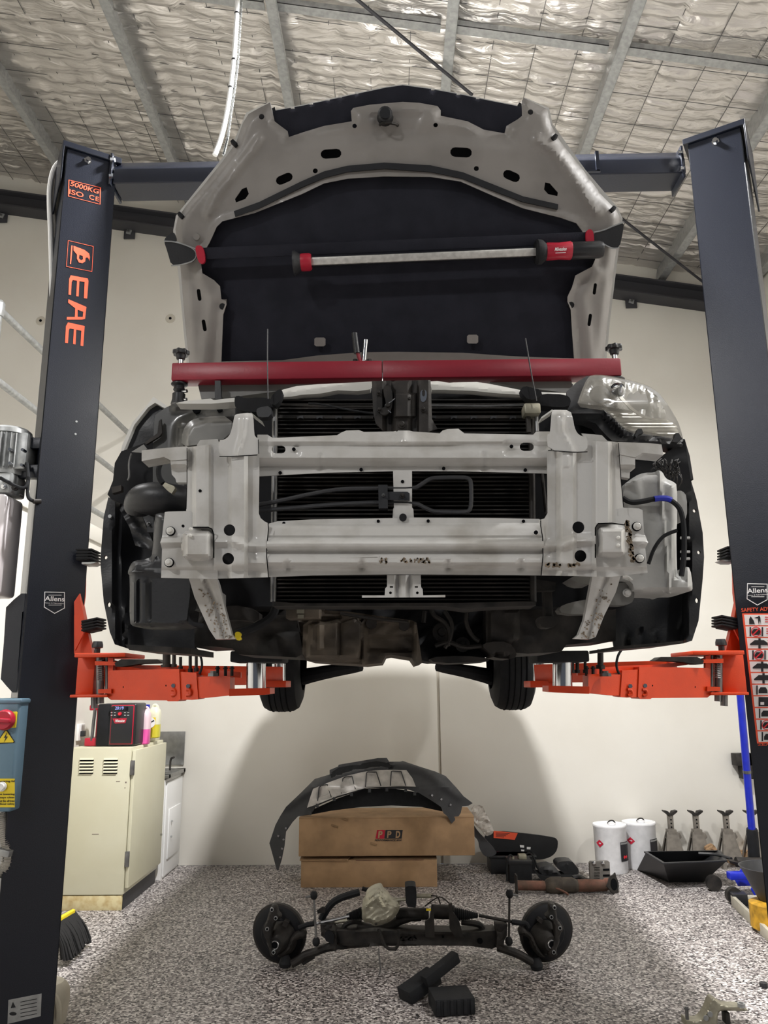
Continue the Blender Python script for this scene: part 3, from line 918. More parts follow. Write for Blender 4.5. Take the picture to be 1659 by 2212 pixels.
# ============================================================ THE CAR
car = thing('car', 'white car raised on the lift, front end stripped bare and bonnet open', 'car', (.04, 4.0, 1.33))
def bolt(x, y, r, Y, parent, mt='galv', name='bolt'):
    c = P(x, y, Y)
    k = Y * 1.02 / FPX
    return B().lathe((c.x, Y, c.z), (c.x, Y - .014, c.z), [(0, r * k), (.25, r * k), (.26, r * .62 * k), (.9, r * .6 * k), (1, r * .45 * k)], 12).done(name, mt, parent)
def hole(x, y, r, Y, parent):
    return pdisc('bolt_hole', x, y, r, Y, .004, 'hole', parent, seg=12)
# --- bumper carrier / front panel, white steel
YN = 1.93
# upper crossbar
fp = panel('upper_crossbar', [(556, 939), (578, 939), (589, 946), (660, 943), (728, 940), (738, 934), (748, 930), (775, 929), (786, 933), (850, 932), (858, 930), (884, 930), (892, 932), (950, 936), (956, 930), (966, 927), (990, 926), (1003, 936), (1152, 939), (1158, 932), (1190, 932), (1190, 1023), (1100, 1020.5), (1019, 1018.7), (998, 1018), (860, 1017.5), (706, 1021), (556, 1029)],
    'body', car, atY(YN + .02), holes=[slot(602, 971, 30, 17), slot(1138, 965, 31, 18)], g=5, t=.003,
    bumps=[prof([(920, -.012), (944, 0), (955, .006), (963, -.002), (972, .006), (988, .008), (996, -.004), (1009, -.035), (1011, -.028), (1030, -.028)]),
           ridge([(640, 962), (740, 962), (775, 966), (860, 966), (960, 966), (1000, 960), (1090, 960)], 9, -.006),
           ridge([(872, 930), (872, 948)], 14, .008), pad(rect(586, 955, 650, 990), 6, -.006), pad(rect(1090, 950, 1156, 985), 6, -.006),
           ridge([(692, 985), (692, 1012)], 9, -.006), ridge([(1046, 983), (1046, 1012)], 9, -.006)])
for x, y in ((634.5, 970), (1105, 964)): hole(x, y, 4, YN + .012, fp)
for x, y in ((605, 1021), (780, 1014), (958.5, 1011.5), (1135, 1015)): hole(x, y, 3.8, YN + .042, fp)
# lower crossbeam
lb = panel('lower_crossbeam', [(576, 1132), (600, 1126), (674, 1122), (848, 1119), (894, 1118), (1067, 1119), (1165, 1121), (1172, 1130), (1174, 1160), (1176, 1200), (1172, 1243), (1067, 1242), (860, 1240.5), (674, 1243), (574, 1247), (574, 1190), (578, 1160)],
    'body', car, atY(YN), g=4.5, t=.003,
    bumps=[prof([(1115, -.03), (1131, -.03), (1136, -.012), (1158, 0), (1162, -.006), (1167, .016), (1176, .026), (1185, .016), (1190, -.008), (1196, -.002), (1203, .012), (1215, .014), (1221, .002), (1227, -.03), (1232, -.034), (1250, -.034)]),
           ridge([(620, 1219), (623, 1226)], 12, -.012), ridge([(782, 1217), (782, 1226)], 12, -.012), ridge([(968, 1217), (968, 1226)], 12, -.012), ridge([(1125, 1217), (1125, 1226)], 12, -.012),
           noise(.0006, .05)])
for x, y in ((613, 1130), (817, 1125.5), (925, 1125), (1131, 1125.5)): hole(x, y, 3.4, YN + .026, lb)
for x, y in ((585, 1209.6), (1158, 1150)): hole(x, y, 4.4, YN - .012, lb)
random.seed(5)
b = B()
for k in range(46):      # welded and scabbed remains of an embossed strip
    x = 866 + rnd() * 62 if k < 34 else 820 + rnd() * 20; y = 1206 + rnd() * 10
    c = P(x, y, YN - .014)
    b.rbox(c, (.003 + rnd() * .004, .003, .002 + rnd() * .004), ry=rnd() * 3)
tag(b.done('weld_scab', 'dirt', lb), kind='stuff')
panel('emboss_strip', [(735, 1203), (818, 1200), (818, 1213), (840, 1213), (840, 1205), (860, 1205), (860, 1214), (930, 1214), (930, 1204), (1034, 1204), (1034, 1207), (930, 1208), (930, 1216), (858, 1216), (858, 1208), (842, 1208), (842, 1216), (816, 1216), (816, 1203), (735, 1206)], 'body', lb, atY(YN - .013), t=.003)
# left upright
L = panel('upright', [(404, 966), (473, 958), (559, 948), (560, 1020), (559, 1109), (563, 1119), (571, 1126), (579, 1130), (579, 1142), (575, 1180), (575, 1203), (579, 1247), (462, 1250), (462, 1160), (458, 1142), (449, 1139), (417, 1140), (399, 1139), (402, 1103)],
    'body', car, atY(YN - .012), holes=[circ(495.7, 1145, 12.5, 18), circ(492.7, 1207, 12.8, 18)], g=4.5, t=.003,
    bumps=[profx([(400, -.03), (416, -.026), (422, .006), (450, .008), (456, -.01), (494, -.01), (500, .01), (528, .012), (536, -.014), (552, -.018), (565, -.012), (580, -.006)]),
           ridge([(462, 1170), (500, 1168), (530, 1178), (580, 1180)], 16, .018), prof([(940, 0), (1218, 0), (1228, -.012), (1234, -.03), (1260, -.03)]),
           pad(rect(530, 1196, 600, 1222), 8, .006)])
for x, y in ((432, 1060), (515, 1054)): hole(x, y, 3.4, YN - .021, L)
R_ = panel('upright', [(1182, 975), (1225, 960), (1269, 951), (1335, 956), (1340, 1032), (1347, 1098), (1350, 1135), (1322, 1131), (1290, 1131), (1286, 1138), (1287, 1180), (1289, 1246), (1240, 1244), (1170, 1243), (1174, 1200), (1173, 1160), (1169, 1136), (1163, 1124), (1176, 1120), (1183, 1108), (1182, 1020)],
    'body', car, atY(YN - .012), holes=[circ(1249.5, 1139, 13, 18), circ(1254, 1201, 13, 18)], g=4.5, t=.003,
    bumps=[profx([(1163, -.006), (1185, -.016), (1202, -.014), (1212, .010), (1238, .012), (1246, -.008), (1280, -.008), (1288, .008), (1315, .010), (1322, -.02), (1350, -.028)]),
           ridge([(1168, 1180), (1215, 1178), (1240, 1168), (1290, 1166)], 16, .018), prof([(940, 0), (1216, 0), (1226, -.012), (1232, -.03), (1260, -.03)]),
           pad(rect(1213, 979, 1233, 1012), 3, .004), pad(rect(1150, 1194, 1212, 1222), 8, .006)])
for x, y in ((1227.6, 1048), (1310.5, 1051)): hole(x, y, 3.4, YN - .021, R_)
b = B()
for k in range(30):
    x = 1176 + rnd() * 34 if k < 16 else 1228 + rnd() * 26
    c = P(x, 1217 + rnd() * 7, YN - .02)
    b.rbox(c, (.005, .003, .004 + rnd() * .004), ry=rnd() * 3)
tag(b.done('weld_scab', 'dirt', R_), kind='stuff')
b = B()
for k in range(60):
    s_ = k / 60
    c = P(1350 + s_ * 14 + rnd() * 8, 1127 + s_ * 88, YN - .02)
    b.rbox(c, (.003 + rnd() * .006, .004, .003 + rnd() * .006), ry=rnd() * 3)
tag(b.done('mud_streak', 'dirt', R_), kind='stuff')
# crash mounting plates, caps, bolts
for sgn, out, cap, bl, brow in ((1, [(356, 1106), (364, 1105), (402, 1104), (470, 1120), (470, 1251), (348, 1248), (350, 1186), (346, 1172), (350, 1160)], rect(391, 1143, 461, 1211), ((368, 1147), (365, 1215)), [(348, 1173), (392, 1170)]),
                                (-1, [(1345, 1097), (1380, 1098), (1388, 1102), (1391, 1150), (1400, 1172), (1394, 1184), (1399, 1237), (1322, 1246), (1280, 1246), (1280, 1110)], rect(1288, 1134, 1357, 1204), ((1376, 1137), (1382, 1206)), [(1357, 1168), (1398, 1172)])):
    pl = panel('mounting_plate', out, 'body', car, atY(YN + .01), g=5, bumps=[ridge(brow, 13, .016), prof([(1090, 0), (1224, 0), (1232, -.012), (1260, -.012)])])
    cp = panel('crash_can', chaikin(cap, 3, .2), 'body', car, atY(YN + .0), g=4, t=.03, bumps=[pad(cap, 14, .05)])
    for x, y in bl:
        pdisc('bolt_recess', x, y, 10, YN + .004, .006, 'hole', pl)
        bolt(x, y, 8.5, YN + .002, pl, 'body_clean')
    for x, y in (((412, 1132), (411, 1145.5)) if sgn > 0 else ((1335, 1161.5), (1335, 1178))):
        c = P(x, y + (11 if sgn > 0 else 0), YN - .055)
        B().lathe(c, c + Vector((0, -.006, 0)), [(0, .005), (.7, .004), (1, .001)], 10).done('rivet', 'body_clean', cp)
pdisc('bolt_hole', 395, 1136, 3, YN - .02, .004, 'hole', car)
# top brackets
panel('bonnet_bracket', [(506, 900), (508, 896), (514, 894), (542, 891), (547, 898), (549, 937), (552, 944), (558, 947), (559, 978), (555, 982), (500, 985), (473, 985.5), (472, 951), (484, 950), (494, 943), (500, 930)], 'body', car, atY(YN - .03), g=5, sm=1, t=.003,
    bumps=[ridge([(528, 890), (526, 935), (515, 980)], 10, .006), prof([(885, -.02), (900, 0), (990, 0)])])
panel('bonnet_bracket', [(1192, 886), (1200, 885), (1232, 886), (1238, 905), (1241, 923), (1247, 936), (1256, 942), (1269, 944), (1269, 975), (1240, 976), (1184, 972), (1181, 939), (1188, 937), (1190, 915)], 'body', car, atY(YN - .03), g=5, sm=1, t=.003,
    bumps=[ridge([(1212, 890), (1216, 935), (1238, 974)], 10, .006), prof([(880, -.02), (895, 0), (990, 0)])])
panel('bracket_lip', [(1193, 884), (1194, 888), (1170, 904), (1169, 901)], 'body_clean', car, atY(YN - .01), t=.04)
panel('bracket_lip', [(541, 890), (545, 894), (567, 911), (564, 909)], 'body_clean', car, atY(YN - .01), t=.04)
# side arms for headlamps
for pts, low in (([(306, 973), (340, 969), (404, 964), (404, 992), (370, 995), (362, 991), (354, 987), (306, 996)], [(368, 994), (404, 990), (404, 1042), (381, 1042), (379, 1034), (371, 1025)]),
                 ([(1336, 955), (1400, 957), (1429, 960), (1433, 983), (1422, 981.5), (1388, 978), (1372, 988), (1337, 981.5)], [(1339, 981), (1372, 987), (1372, 1011), (1361, 1019), (1360, 1033), (1339, 1030)])):
    panel('headlamp_arm', pts, 'body', car, atY(YN - .005), g=5, t=.06, bumps=[noise(.001, .06)])
    panel('headlamp_arm_gusset', low, 'body', car, atY(YN + .01), g=5, t=.02, bumps=[prof([(990, .012), (1005, .012), (1014, -.01), (1045, -.01)])])
panel('arm_flange', [(425, 962), (432, 951), (470, 948), (474, 958), (430, 966)], 'body', car, atY(YN + .01))
panel('arm_flange', [(1256, 936), (1300, 940), (1312, 952), (1340, 956), (1268, 955)], 'body', car, atY(YN + .01))
for pts in ([(579, 1130), (580, 1144), (576, 1180), (576, 1203), (580, 1247)], [(1168, 1124), (1168, 1136), (1172, 1160), (1173, 1200), (1169, 1243)]):
    ptube('gap_shade_line', pts, YN - .016, 1.1, 'hole', car, 5, 0)  # dark tubes drawn along the panel gaps for the shade in them
ptube('gap_shade_line', [(404, 968), (404, 1040), (402, 1100)], YN - .012, .9, 'hole', car, 5, 0)
ptube('gap_shade_line', [(1336, 957), (1341, 1032), (1347, 1096)], YN - .012, .9, 'hole', car, 5, 0)
ptube('gap_shade_line', [(417, 1139), (450, 1139), (458, 1143), (462, 1155), (462, 1205)], YN - .022, 1.3, 'hole', car, 5, 0)
ptube('gap_shade_line', [(1350, 1134), (1322, 1130), (1292, 1131), (1286, 1140), (1286, 1205)], YN - .022, 1.3, 'hole', car, 5, 0)
ptube('gap_shade_line', [(558, 950), (559, 980)], YN - .032, 1, 'hole', car, 5, 0)
ptube('gap_shade_line', [(474, 986), (500, 986), (556, 983)], YN - .032, 1, 'hole', car, 5, 0)
ptube('gap_shade_line', [(1184, 973), (1240, 977), (1269, 976)], YN - .032, 1, 'hole', car, 5, 0)
# centre strip
cs = panel('centre_strip', [(849, 1016), (890, 1016), (890, 1096), (893, 1100), (894, 1120), (848, 1120), (849, 1100), (851, 1096)], 'body', car, atY(YN + .045), t=.004)
hole(869.5, 1040, 3.6, YN + .042, cs)
pdisc('grommet', 870.5, 1117, 8, YN + .02, .02, 'rubber', cs)
ck = panel('cooler_bracket', [(836, 1062), (880, 1062), (885, 1066), (885, 1081), (836, 1080)], 'blackp', car, atY(YN + .03), t=.006)
bolt(869, 1071, 6, YN + .03, ck, 'castdark')
kk = panel('pipe_clamp', [(817, 1047), (837, 1047), (838, 1098), (818, 1098)], 'blackp', car, atY(YN + .022), t=.03)
bolt(828, 1070, 3.5, YN + .02, kk, 'steel')
ptube('cooler_pipe', [(556, 1091), (600, 1083), (690, 1063), (740, 1056), (820, 1055), (895, 1055), (905, 1050), (928, 1034), (945, 1032), (1000, 1031), (1015, 1034), (1018, 1048), (1018, 1090), (1014, 1104), (1000, 1107), (942, 1106), (925, 1101), (897, 1086), (830, 1085), (740, 1088), (600, 1100), (556, 1103)], YN + .05, 5, 'blackp2', car, sm=1)
# condenser and radiator
cond = panel('condenser_core', rect(590, 862, 1148, 1312), 'hole', car, atY(2.10), t=.02)
b = B()
for k in range(50):
    y = 868 + k * 8.75
    a = P(590, y, 2.09); c = P(1148, y - 1, 2.09)
    b.hexa([(a.x, 2.075, a.z - .002), (c.x, 2.075, c.z - .002), (c.x, 2.10, c.z - .002), (a.x, 2.10, a.z - .002), (a.x, 2.075, a.z + .0015), (c.x, 2.075, c.z + .0015), (c.x, 2.10, c.z + .0015), (a.x, 2.10, a.z + .0015)])
tag(b.done('cooling_tubes', 'castdark', cond, smooth=0), kind='stuff')
ptube('header_tank', [(594, 868), (594, 940), (592, 1120), (590, 1300)], 2.07, 7, 'steel', cond, 12, 0)
ptube('header_tank', [(1148, 868), (1148, 940), (1150, 1120), (1152, 1300)], 2.07, 7, 'castdark', cond, 12, 0)
ptube('receiver_pipe', [(1160, 890), (1162, 940), (1175, 1060), (1180, 1110)], 2.10, 4, 'castdark', cond)
panel('radiator_tray', [(588, 1299), (640, 1303), (1000, 1302), (1130, 1299), (1158, 1300), (1158, 1308), (1060, 1311), (1010, 1316), (960, 1309), (700, 1309), (588, 1309)], 'castdark', cond, atY(2.05), t=.10, bumps=[])
panel('core_strip', [(600, 896), (806, 898), (806, 904), (600, 903)], 'castdark', cond, atY(2.068), t=.01)
panel('core_strip', [(932, 898), (1140, 897), (1140, 903), (932, 904)], 'castdark', cond, atY(2.068), t=.01)
for x in (648, 690, 731, 772, 935, 980, 1023, 1066, 1108):
    panel('core_clip', [(x - 7, 899), (x + 7, 898), (x + 7, 904), (x, 902), (x - 6, 905)], 'blackp2', cond, atY(2.062), t=.008)
ptube('core_rail', [(605, 874), (700, 878), (805, 879)], 2.06, 3, 'castdark', cond, 6, 0)
ptube('core_rail', [(932, 876), (1050, 877), (1220, 873)], 2.06, 3, 'steel', cond, 6, 0)
pbox('pipe_fitting', 1133, 869, 1168, 893, 2.00, .05, 'alloy', car, .006)
ptube('fitting_pipe', [(1140, 890), (1142, 935)], 2.03, 6, 'castdark', car, 10, 0)
ptube('fitting_pipe', [(1158, 892), (1160, 932)], 2.03, 4, 'steel', car, 10, 0)
# bonnet lock panel
lp = panel('lock_panel', [(803, 823), (930, 821), (932, 860), (933, 905), (945, 926), (928, 932), (905, 940), (860, 940), (830, 933), (812, 915), (806, 890)], 'castdark', car, atY(1.97), g=5, t=.01,
    bumps=[profx([(800, 0), (808, .012), (828, .012), (834, -.008), (848, -.008), (852, .014), (884, .014), (888, -.006), (900, -.006), (906, .012), (926, .012), (934, 0)]), pad(rect(848, 848, 900, 905), 6, .015)])
for x, y, r in ((838, 878, 8), (868, 918, 9), (914, 885, 6), (820, 886, 6), (884, 864, 5), (818, 850, 5)): bolt(x, y, r, 1.955, lp, 'castdark')
panel('lock_pawl', chaikin([(826, 840), (834, 830), (848, 840), (848, 880), (838, 896), (822, 896), (820, 884), (836, 876)], 2), 'castdark', lp, atY(1.95), t=.012)
panel('lock_slot', chaikin([(908, 842), (922, 842), (922, 862), (914, 870), (908, 864)], 1), 'chrome', lp, atY(1.955), t=.006, holes=[chaikin([(912, 842), (918, 842), (918, 856), (912, 856)], 1)])
ptube('lock_spring_wire', [(832, 876), (845, 868), (854, 860), (850, 864)], 1.945, 1.3, 'chrome', lp, 6, 1)
ptube('lock_spring_wire', [(838, 886), (846, 893), (842, 888)], 1.945, 1.3, 'chrome', lp, 6, 1)
for i in range(3):
    for j in range(2): hole(861 + i * 8, 890 + j * 8, 2, 1.95, lp)
ptube('release_cable', [(666, 872), (690, 872), (740, 883), (800, 893), (812, 893)], 2.0, 2.4, 'rubber', car)
# upper tie bar
panel('upper_tie_bar', [(600, 858), (610, 842), (640, 834), (685, 830), (730, 828), (803, 824), (800, 841), (772, 845), (730, 843), (693, 850), (650, 853), (628, 857)], 'body_clean', car, atY(2.06), g=5, t=.03, bumps=[prof([(820, -.02), (836, .004), (860, -.004)], sl=-.15, x0=700)])
panel('upper_tie_bar', [(928, 824), (945, 823), (971, 827), (980, 826), (1030, 825), (1062, 830), (1122, 842), (1170, 847), (1223, 849), (1222, 860), (1170, 856), (1100, 851), (1080, 850), (1019, 844), (961, 842), (933, 842)], 'body_clean', car, atY(2.06), g=5, t=.03, bumps=[prof([(820, -.02), (836, .004), (860, -.004)], sl=.09, x0=1000)])
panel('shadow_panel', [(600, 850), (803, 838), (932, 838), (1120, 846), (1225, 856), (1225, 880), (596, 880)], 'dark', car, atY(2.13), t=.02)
for pts in ([(585, 857), (604, 838), (612, 848), (598, 876), (583, 872)], [(1122, 843), (1133, 833), (1152, 838), (1168, 842), (1172, 856), (1142, 866)]):
    panel('rubber_flap', pts, 'rubber', car, atY(2.0), t=.03, sm=1)
panel('rubber_flap', [(506, 862), (512, 853), (530, 861), (560, 858), (590, 862), (588, 884), (540, 892), (508, 882)], 'rubber', car, atY(2.04), t=.04, sm=1)
panel('headlamp_bracket', chaikin([(556, 880), (586, 876), (586, 900), (560, 902), (553, 892)], 1), 'blackp2', car, atY(2.0), t=.03)
panel('rubber_flap', [(1140, 862), (1170, 850), (1222, 852), (1234, 862), (1230, 880), (1180, 878), (1150, 872)], 'rubber', car, atY(2.05), t=.04, sm=1)
for (x0, y0, x1, y1) in ((578, 711, 579, 862), (1135, 731, 1159, 866)):
    ptube('cable_tie', [(x0, y0), ((x0 + x1) / 2 - 1, (y0 + y1) / 2), (x1, y1)], 1.98, 1.5, 'blackp', car, 6, 1)
# lower legs
for pts, gr in (([(408, 1250), (468, 1250), (472, 1262), (500, 1370), (508, 1380), (466, 1381), (452, 1360), (420, 1290)], [(441, 1250), (470, 1320), (486, 1384)]),
                ([(1280, 1244), (1341, 1244), (1330, 1280), (1305, 1330), (1287, 1376), (1274, 1381), (1240, 1379), (1250, 1371), (1262, 1340)], [(1312, 1244), (1288, 1310), (1270, 1384)])):
    lg = panel('tow_leg', pts, 'body', car, atYf(lambda x, y: 2.0 + (y - 1250) * .0006), g=4.5, t=.025, bumps=[ridge(gr, 9, -.012), noise(.0008, .1)])
    b = B()
    for k in range(60):
        s_ = rnd() ** .6
        x = gr[0][0] + (gr[2][0] - gr[0][0]) * s_ + (rnd() - .5) * 36; y = 1260 + s_ * 118
        c = P(x, y, 2.0 + (y - 1250) * .0006 - .002)
        b.rbox(c, (.002 + rnd() * .003, .003, .0015 + rnd() * .002), ry=rnd() * 3)
    tag(b.done('mud_specks', 'dirt', lg), kind='stuff')
# centre bracket with foot bar
panel('splitter_bracket', [(836, 1242), (909, 1242), (909.6, 1268), (913, 1273), (914, 1286), (962, 1285), (962, 1290), (782, 1291), (782, 1286), (831, 1286), (832, 1271), (836, 1267)], 'body', car, atY(1.99), g=4, t=.004, holes=[rect(842, 1266, 849, 1269.5), rect(896, 1266, 903, 1269.5), circ(843.5, 1280.5, 3), circ(901.5, 1280.5, 3)],
    bumps=[profx([(830, .01), (853, .01), (856, -.006), (862, -.006), (866, .01), (877, .01), (881, -.006), (887, -.006), (891, .01), (915, .01)])])
# --- inner wing and liners
# left
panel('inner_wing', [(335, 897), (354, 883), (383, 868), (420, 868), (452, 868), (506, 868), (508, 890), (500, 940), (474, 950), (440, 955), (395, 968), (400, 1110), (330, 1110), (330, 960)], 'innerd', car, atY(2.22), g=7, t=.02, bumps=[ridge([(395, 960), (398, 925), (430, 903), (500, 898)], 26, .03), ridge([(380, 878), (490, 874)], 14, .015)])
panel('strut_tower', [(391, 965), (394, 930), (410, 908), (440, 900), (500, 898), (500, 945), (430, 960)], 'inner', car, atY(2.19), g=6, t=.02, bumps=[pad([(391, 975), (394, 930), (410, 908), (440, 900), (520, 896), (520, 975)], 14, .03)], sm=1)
for x, y, r in ((424, 884, 9), (474, 884, 6)): pdisc('wing_hole', x, y, r, 2.19, .01, 'hole', car)
panel('wing_top_edge', [(380, 871), (400, 866), (455, 861), (462, 864), (506, 859), (506, 868), (455, 872), (400, 872)], 'body_clean', car, atY(2.1), t=.05, g=6)
wing = panel('front_wing', [(331, 857), (322, 870), (305, 890), (287, 912), (275, 935), (264, 962), (258, 990), (258, 1000), (268, 972), (290, 918), (320, 880), (335, 870), (356, 882), (362, 878)], 'body_clean', car, atY(2.28), t=.5)
panel('wing_inside', [(332, 858), (356, 883), (340, 930), (332, 948), (312, 958), (285, 968), (262, 985), (258, 1000), (266, 966), (290, 914), (322, 872)], 'blackp', car, atY(2.30), g=7, t=.02, bumps=[noise(.003, .05)])
panel('wing_bracket', [(343, 910), (348, 905), (350, 935), (345, 942), (316, 960), (312, 956), (340, 936)], 'castdark', car, atY(2.2), t=.01)
panel('arch_box', [(262, 975), (312, 957), (345, 943), (392, 965), (404, 985), (404, 1120), (330, 1115), (262, 1085), (240, 1078), (232, 1068), (244, 1038), (248, 1000)], 'dark', car, atY(2.26), g=7, t=.03, bumps=[noise(.008, .04)])
ptube('bracket_wire', [(284, 980), (278, 1000), (280, 1030), (276, 1038)], 2.2, 2.5, 'steel', car)
panel('wing_clip', [(240, 1052), (262, 1048), (262, 1060), (242, 1066)], 'castdark', car, atY(2.2), t=.02)
panel('headlamp_tab', [(284, 976), (310, 960), (318, 970), (306, 978)], 'inner', car, atY(2.18), t=.006)
ptube('wiring_loom', [(352, 992), (342, 1010), (343, 1032), (352, 1044)], 2.12, 6, 'rubber', car)
cn = panel('connector', [(351, 1049), (356, 1042), (376, 1050), (378, 1055), (371, 1066), (362, 1060)], 'alloy', car, atY(2.08), t=.02)
lin_l = panel('arch_liner', [(234, 1074), (268, 1082), (330, 1110), (420, 1120), (422, 1410), (412, 1413), (279, 1402), (248, 1392), (237, 1365), (224, 1300), (217, 1219), (217, 1204), (224, 1117)], 'blackp', car, atY(2.34), g=7, t=.01,
    holes=[circ(228, 1204, 4, 10), circ(235, 1306, 4, 10, 5.5)],
    bumps=[lambda x, y: -.12 * sst((x - (243 + ((y - 1230) / 150) ** 2 * 9)) / 14), ridge([(262, 1080), (252, 1200), (258, 1300), (275, 1390)], 7, .01), noise(.005, .035)])
pdisc('push_clip', 237, 1115, 4, 2.33, .01, 'galv', lin_l)
panel('liner_flap', [(262, 1080), (300, 1100), (330, 1170), (330, 1190), (292, 1178), (280, 1140), (258, 1100)], 'blackp', car, atY(2.36), g=5, t=.01, bumps=[noise(.006, .12)])
panel('liner_floor', [(270, 1392), (412, 1400), (412, 1413), (279, 1404)], 'castdark', car, atY(2.30), g=0, t=.3)
c = P(345, 1085, 2.16)
B().tube([P(298, 1105, 2.2), P(300, 1082, 2.18), P(325, 1075, 2.16), P(370, 1078, 2.16), P(405, 1080, 2.18)], lambda s_: .034 + .012 * math.sin(s_ * 3.1), 16, 2).done('intake_duct', 'blackp', car)
rs_ = panel('resonator_box', [(333, 1112), (346, 1108), (357, 1108), (410, 1112), (410, 1345), (380, 1356), (290, 1355), (279, 1345), (281, 1244), (275, 1238), (282, 1219), (290, 1211), (322, 1207), (330, 1196)], 'blackp', car, atY(2.08), g=5, t=.12, sm=1,
    bumps=[pad([(333, 1112), (346, 1108), (357, 1108), (420, 1112), (420, 1345), (380, 1356), (290, 1355), (279, 1345), (281, 1244), (275, 1238), (282, 1219), (290, 1211), (322, 1207), (330, 1196)], 10, .03),
           ridge([(299, 1258), (299, 1340)], 6, -.01), ridge([(322, 1258), (322, 1340)], 6, -.01), ridge([(276, 1236), (410, 1240)], 5, .008), ridge([(342, 1120), (341, 1205)], 5, -.008)])
panel('support_tab', [(317, 1125), (332, 1118), (333, 1150), (318, 1150)], 'blackp', car, atY(2.14), t=.01)
bolt(322, 1132, 4, 2.14, car, 'steel')
panel('tow_bracket', [(368, 1280), (376, 1268), (400, 1263), (480, 1268), (480, 1322), (400, 1318), (376, 1315), (367, 1305)], 'inner', car, atY(2.12), g=6, t=.05, sm=1, bumps=[pad([(368, 1280), (376, 1268), (400, 1263), (500, 1268), (500, 1322), (400, 1318), (376, 1315), (367, 1305)], 5, -.012)])
bolt(382, 1289, 6, 2.12, car, 'steel')
ptube('hose', [(405, 1262), (404, 1330), (412, 1347), (440, 1352)], 2.06, 5, 'rubber', car)
# right
panel('arch_box', [(1340, 985), (1400, 978), (1430, 984), (1480, 950), (1485, 990), (1492, 1035), (1494, 1060), (1470, 1070), (1420, 1060), (1345, 1060)], 'dark', car, atY(2.27), g=7, t=.03, bumps=[noise(.006, .05)])
b = B()
for k in range(80):       # frayed felt hanging in the arch
    x = 1412 + rnd() * 58; y = 990 + rnd() * 36
    p0 = P(x, y, 2.2); p1 = P(x + (rnd() - .5) * 26, y + 6 + rnd() * 30, 2.19)
    b.tube([p0, (p0 + p1) / 2 + Vector(((rnd() - .5) * .02, -.01, 0)), p1], .0012, 3, 1)
tag(b.done('frayed_felt', 'castdark', car), kind='stuff')
lin_r = panel('arch_liner', [(1462, 1040), (1492, 1035), (1505, 1080), (1518, 1151), (1521, 1204), (1518, 1250), (1509, 1341), (1495, 1384), (1476, 1390), (1402, 1398), (1328, 1404), (1324, 1380), (1330, 1270), (1380, 1240), (1440, 1100)], 'blackp', car, atY(2.34), g=7, t=.01,
    holes=[circ(1500.5, 1103, 4, 10), circ(1510, 1193, 4, 10), circ(1506, 1297, 4, 10, 5.5)],
    bumps=[lambda x, y: -.12 * sst(((1492 - ((y - 1230) / 150) ** 2 * 9) - x) / 14), noise(.004, .035), ridge([(1352, 1360), (1356, 1398)], 4, -.01), ridge([(1384, 1360), (1388, 1396)], 4, -.01), ridge([(1414, 1360), (1418, 1392)], 4, -.01)])
panel('liner_floor', [(1328, 1397), (1476, 1384), (1476, 1390), (1328, 1404)], 'castdark', car, atY(2.30), t=.3)
panel('wing_edge', [(1475, 948), (1485, 990), (1492, 1035), (1498, 1036), (1490, 985), (1479, 948)], 'blackp2', car, atY(2.30), t=.4)
wt = panel('washer_tank', [(1343, 1050), (1372, 1028), (1391, 1021), (1414, 1021), (1421, 1015), (1431, 1019), (1438, 1034), (1454, 1040), (1463, 1048), (1463, 1125), (1461, 1151), (1462, 1220), (1464, 1244), (1478, 1247), (1480, 1224), (1491, 1226), (1497, 1270), (1493, 1278), (1452, 1279), (1446, 1284), (1438, 1280), (1371, 1280), (1366, 1256), (1343, 1250)], 'washer', car, atY(2.12), g=5, t=.14, sm=1,
    bumps=[pad([(1320, 1050), (1372, 1028), (1391, 1021), (1414, 1021), (1421, 1015), (1431, 1019), (1438, 1034), (1454, 1040), (1463, 1048), (1463, 1125), (1461, 1151), (1462, 1220), (1464, 1244), (1478, 1247), (1480, 1224), (1491, 1226), (1497, 1270), (1493, 1278), (1320, 1282)], 9, .04), ridge([(1425, 1018), (1430, 1090), (1438, 1180), (1447, 1280)], 5, .012), ridge([(1371, 1028), (1385, 1100)], 18, .006)])
ptube('washer_hose', [(1345, 1076), (1362, 1086), (1385, 1084), (1420, 1076), (1445, 1078), (1462, 1090), (1472, 1105), (1478, 1140), (1478, 1200), (1472, 1244)], 2.05, 6, 'rubber', car)
ptube('blue_tape', [(1413, 1078), (1425, 1076), (1440, 1076), (1450, 1080)], 2.048, 6.6, 'blue', car)
ptube('washer_hose', [(1462, 1146), (1445, 1152), (1430, 1160), (1412, 1185), (1401, 1218)], 2.05, 4, 'rubber', car)
panel('pump_box', [(1461, 1060), (1474, 1060), (1484, 1072), (1484, 1122), (1470, 1125), (1462, 1090)], 'washer', car, atY(2.14), t=.05, sm=1)
for y in (1162, 1192, 1207): ptube('tank_peg', [(1470, y), (1490, y)], 2.1, 3, 'washer', car, 8, 0)
panel('tow_bracket', [(1300, 1262), (1350, 1258), (1368, 1262), (1371, 1290), (1364, 1304), (1340, 1308), (1300, 1304)], 'inner', car, atY(2.12), g=6, t=.05, sm=1)
bolt(1354, 1281, 9, 2.11, car, 'body')
ptube('horn_hook', [(1344, 1246), (1356, 1246), (1364, 1254)], 2.05, 4, 'body', car)
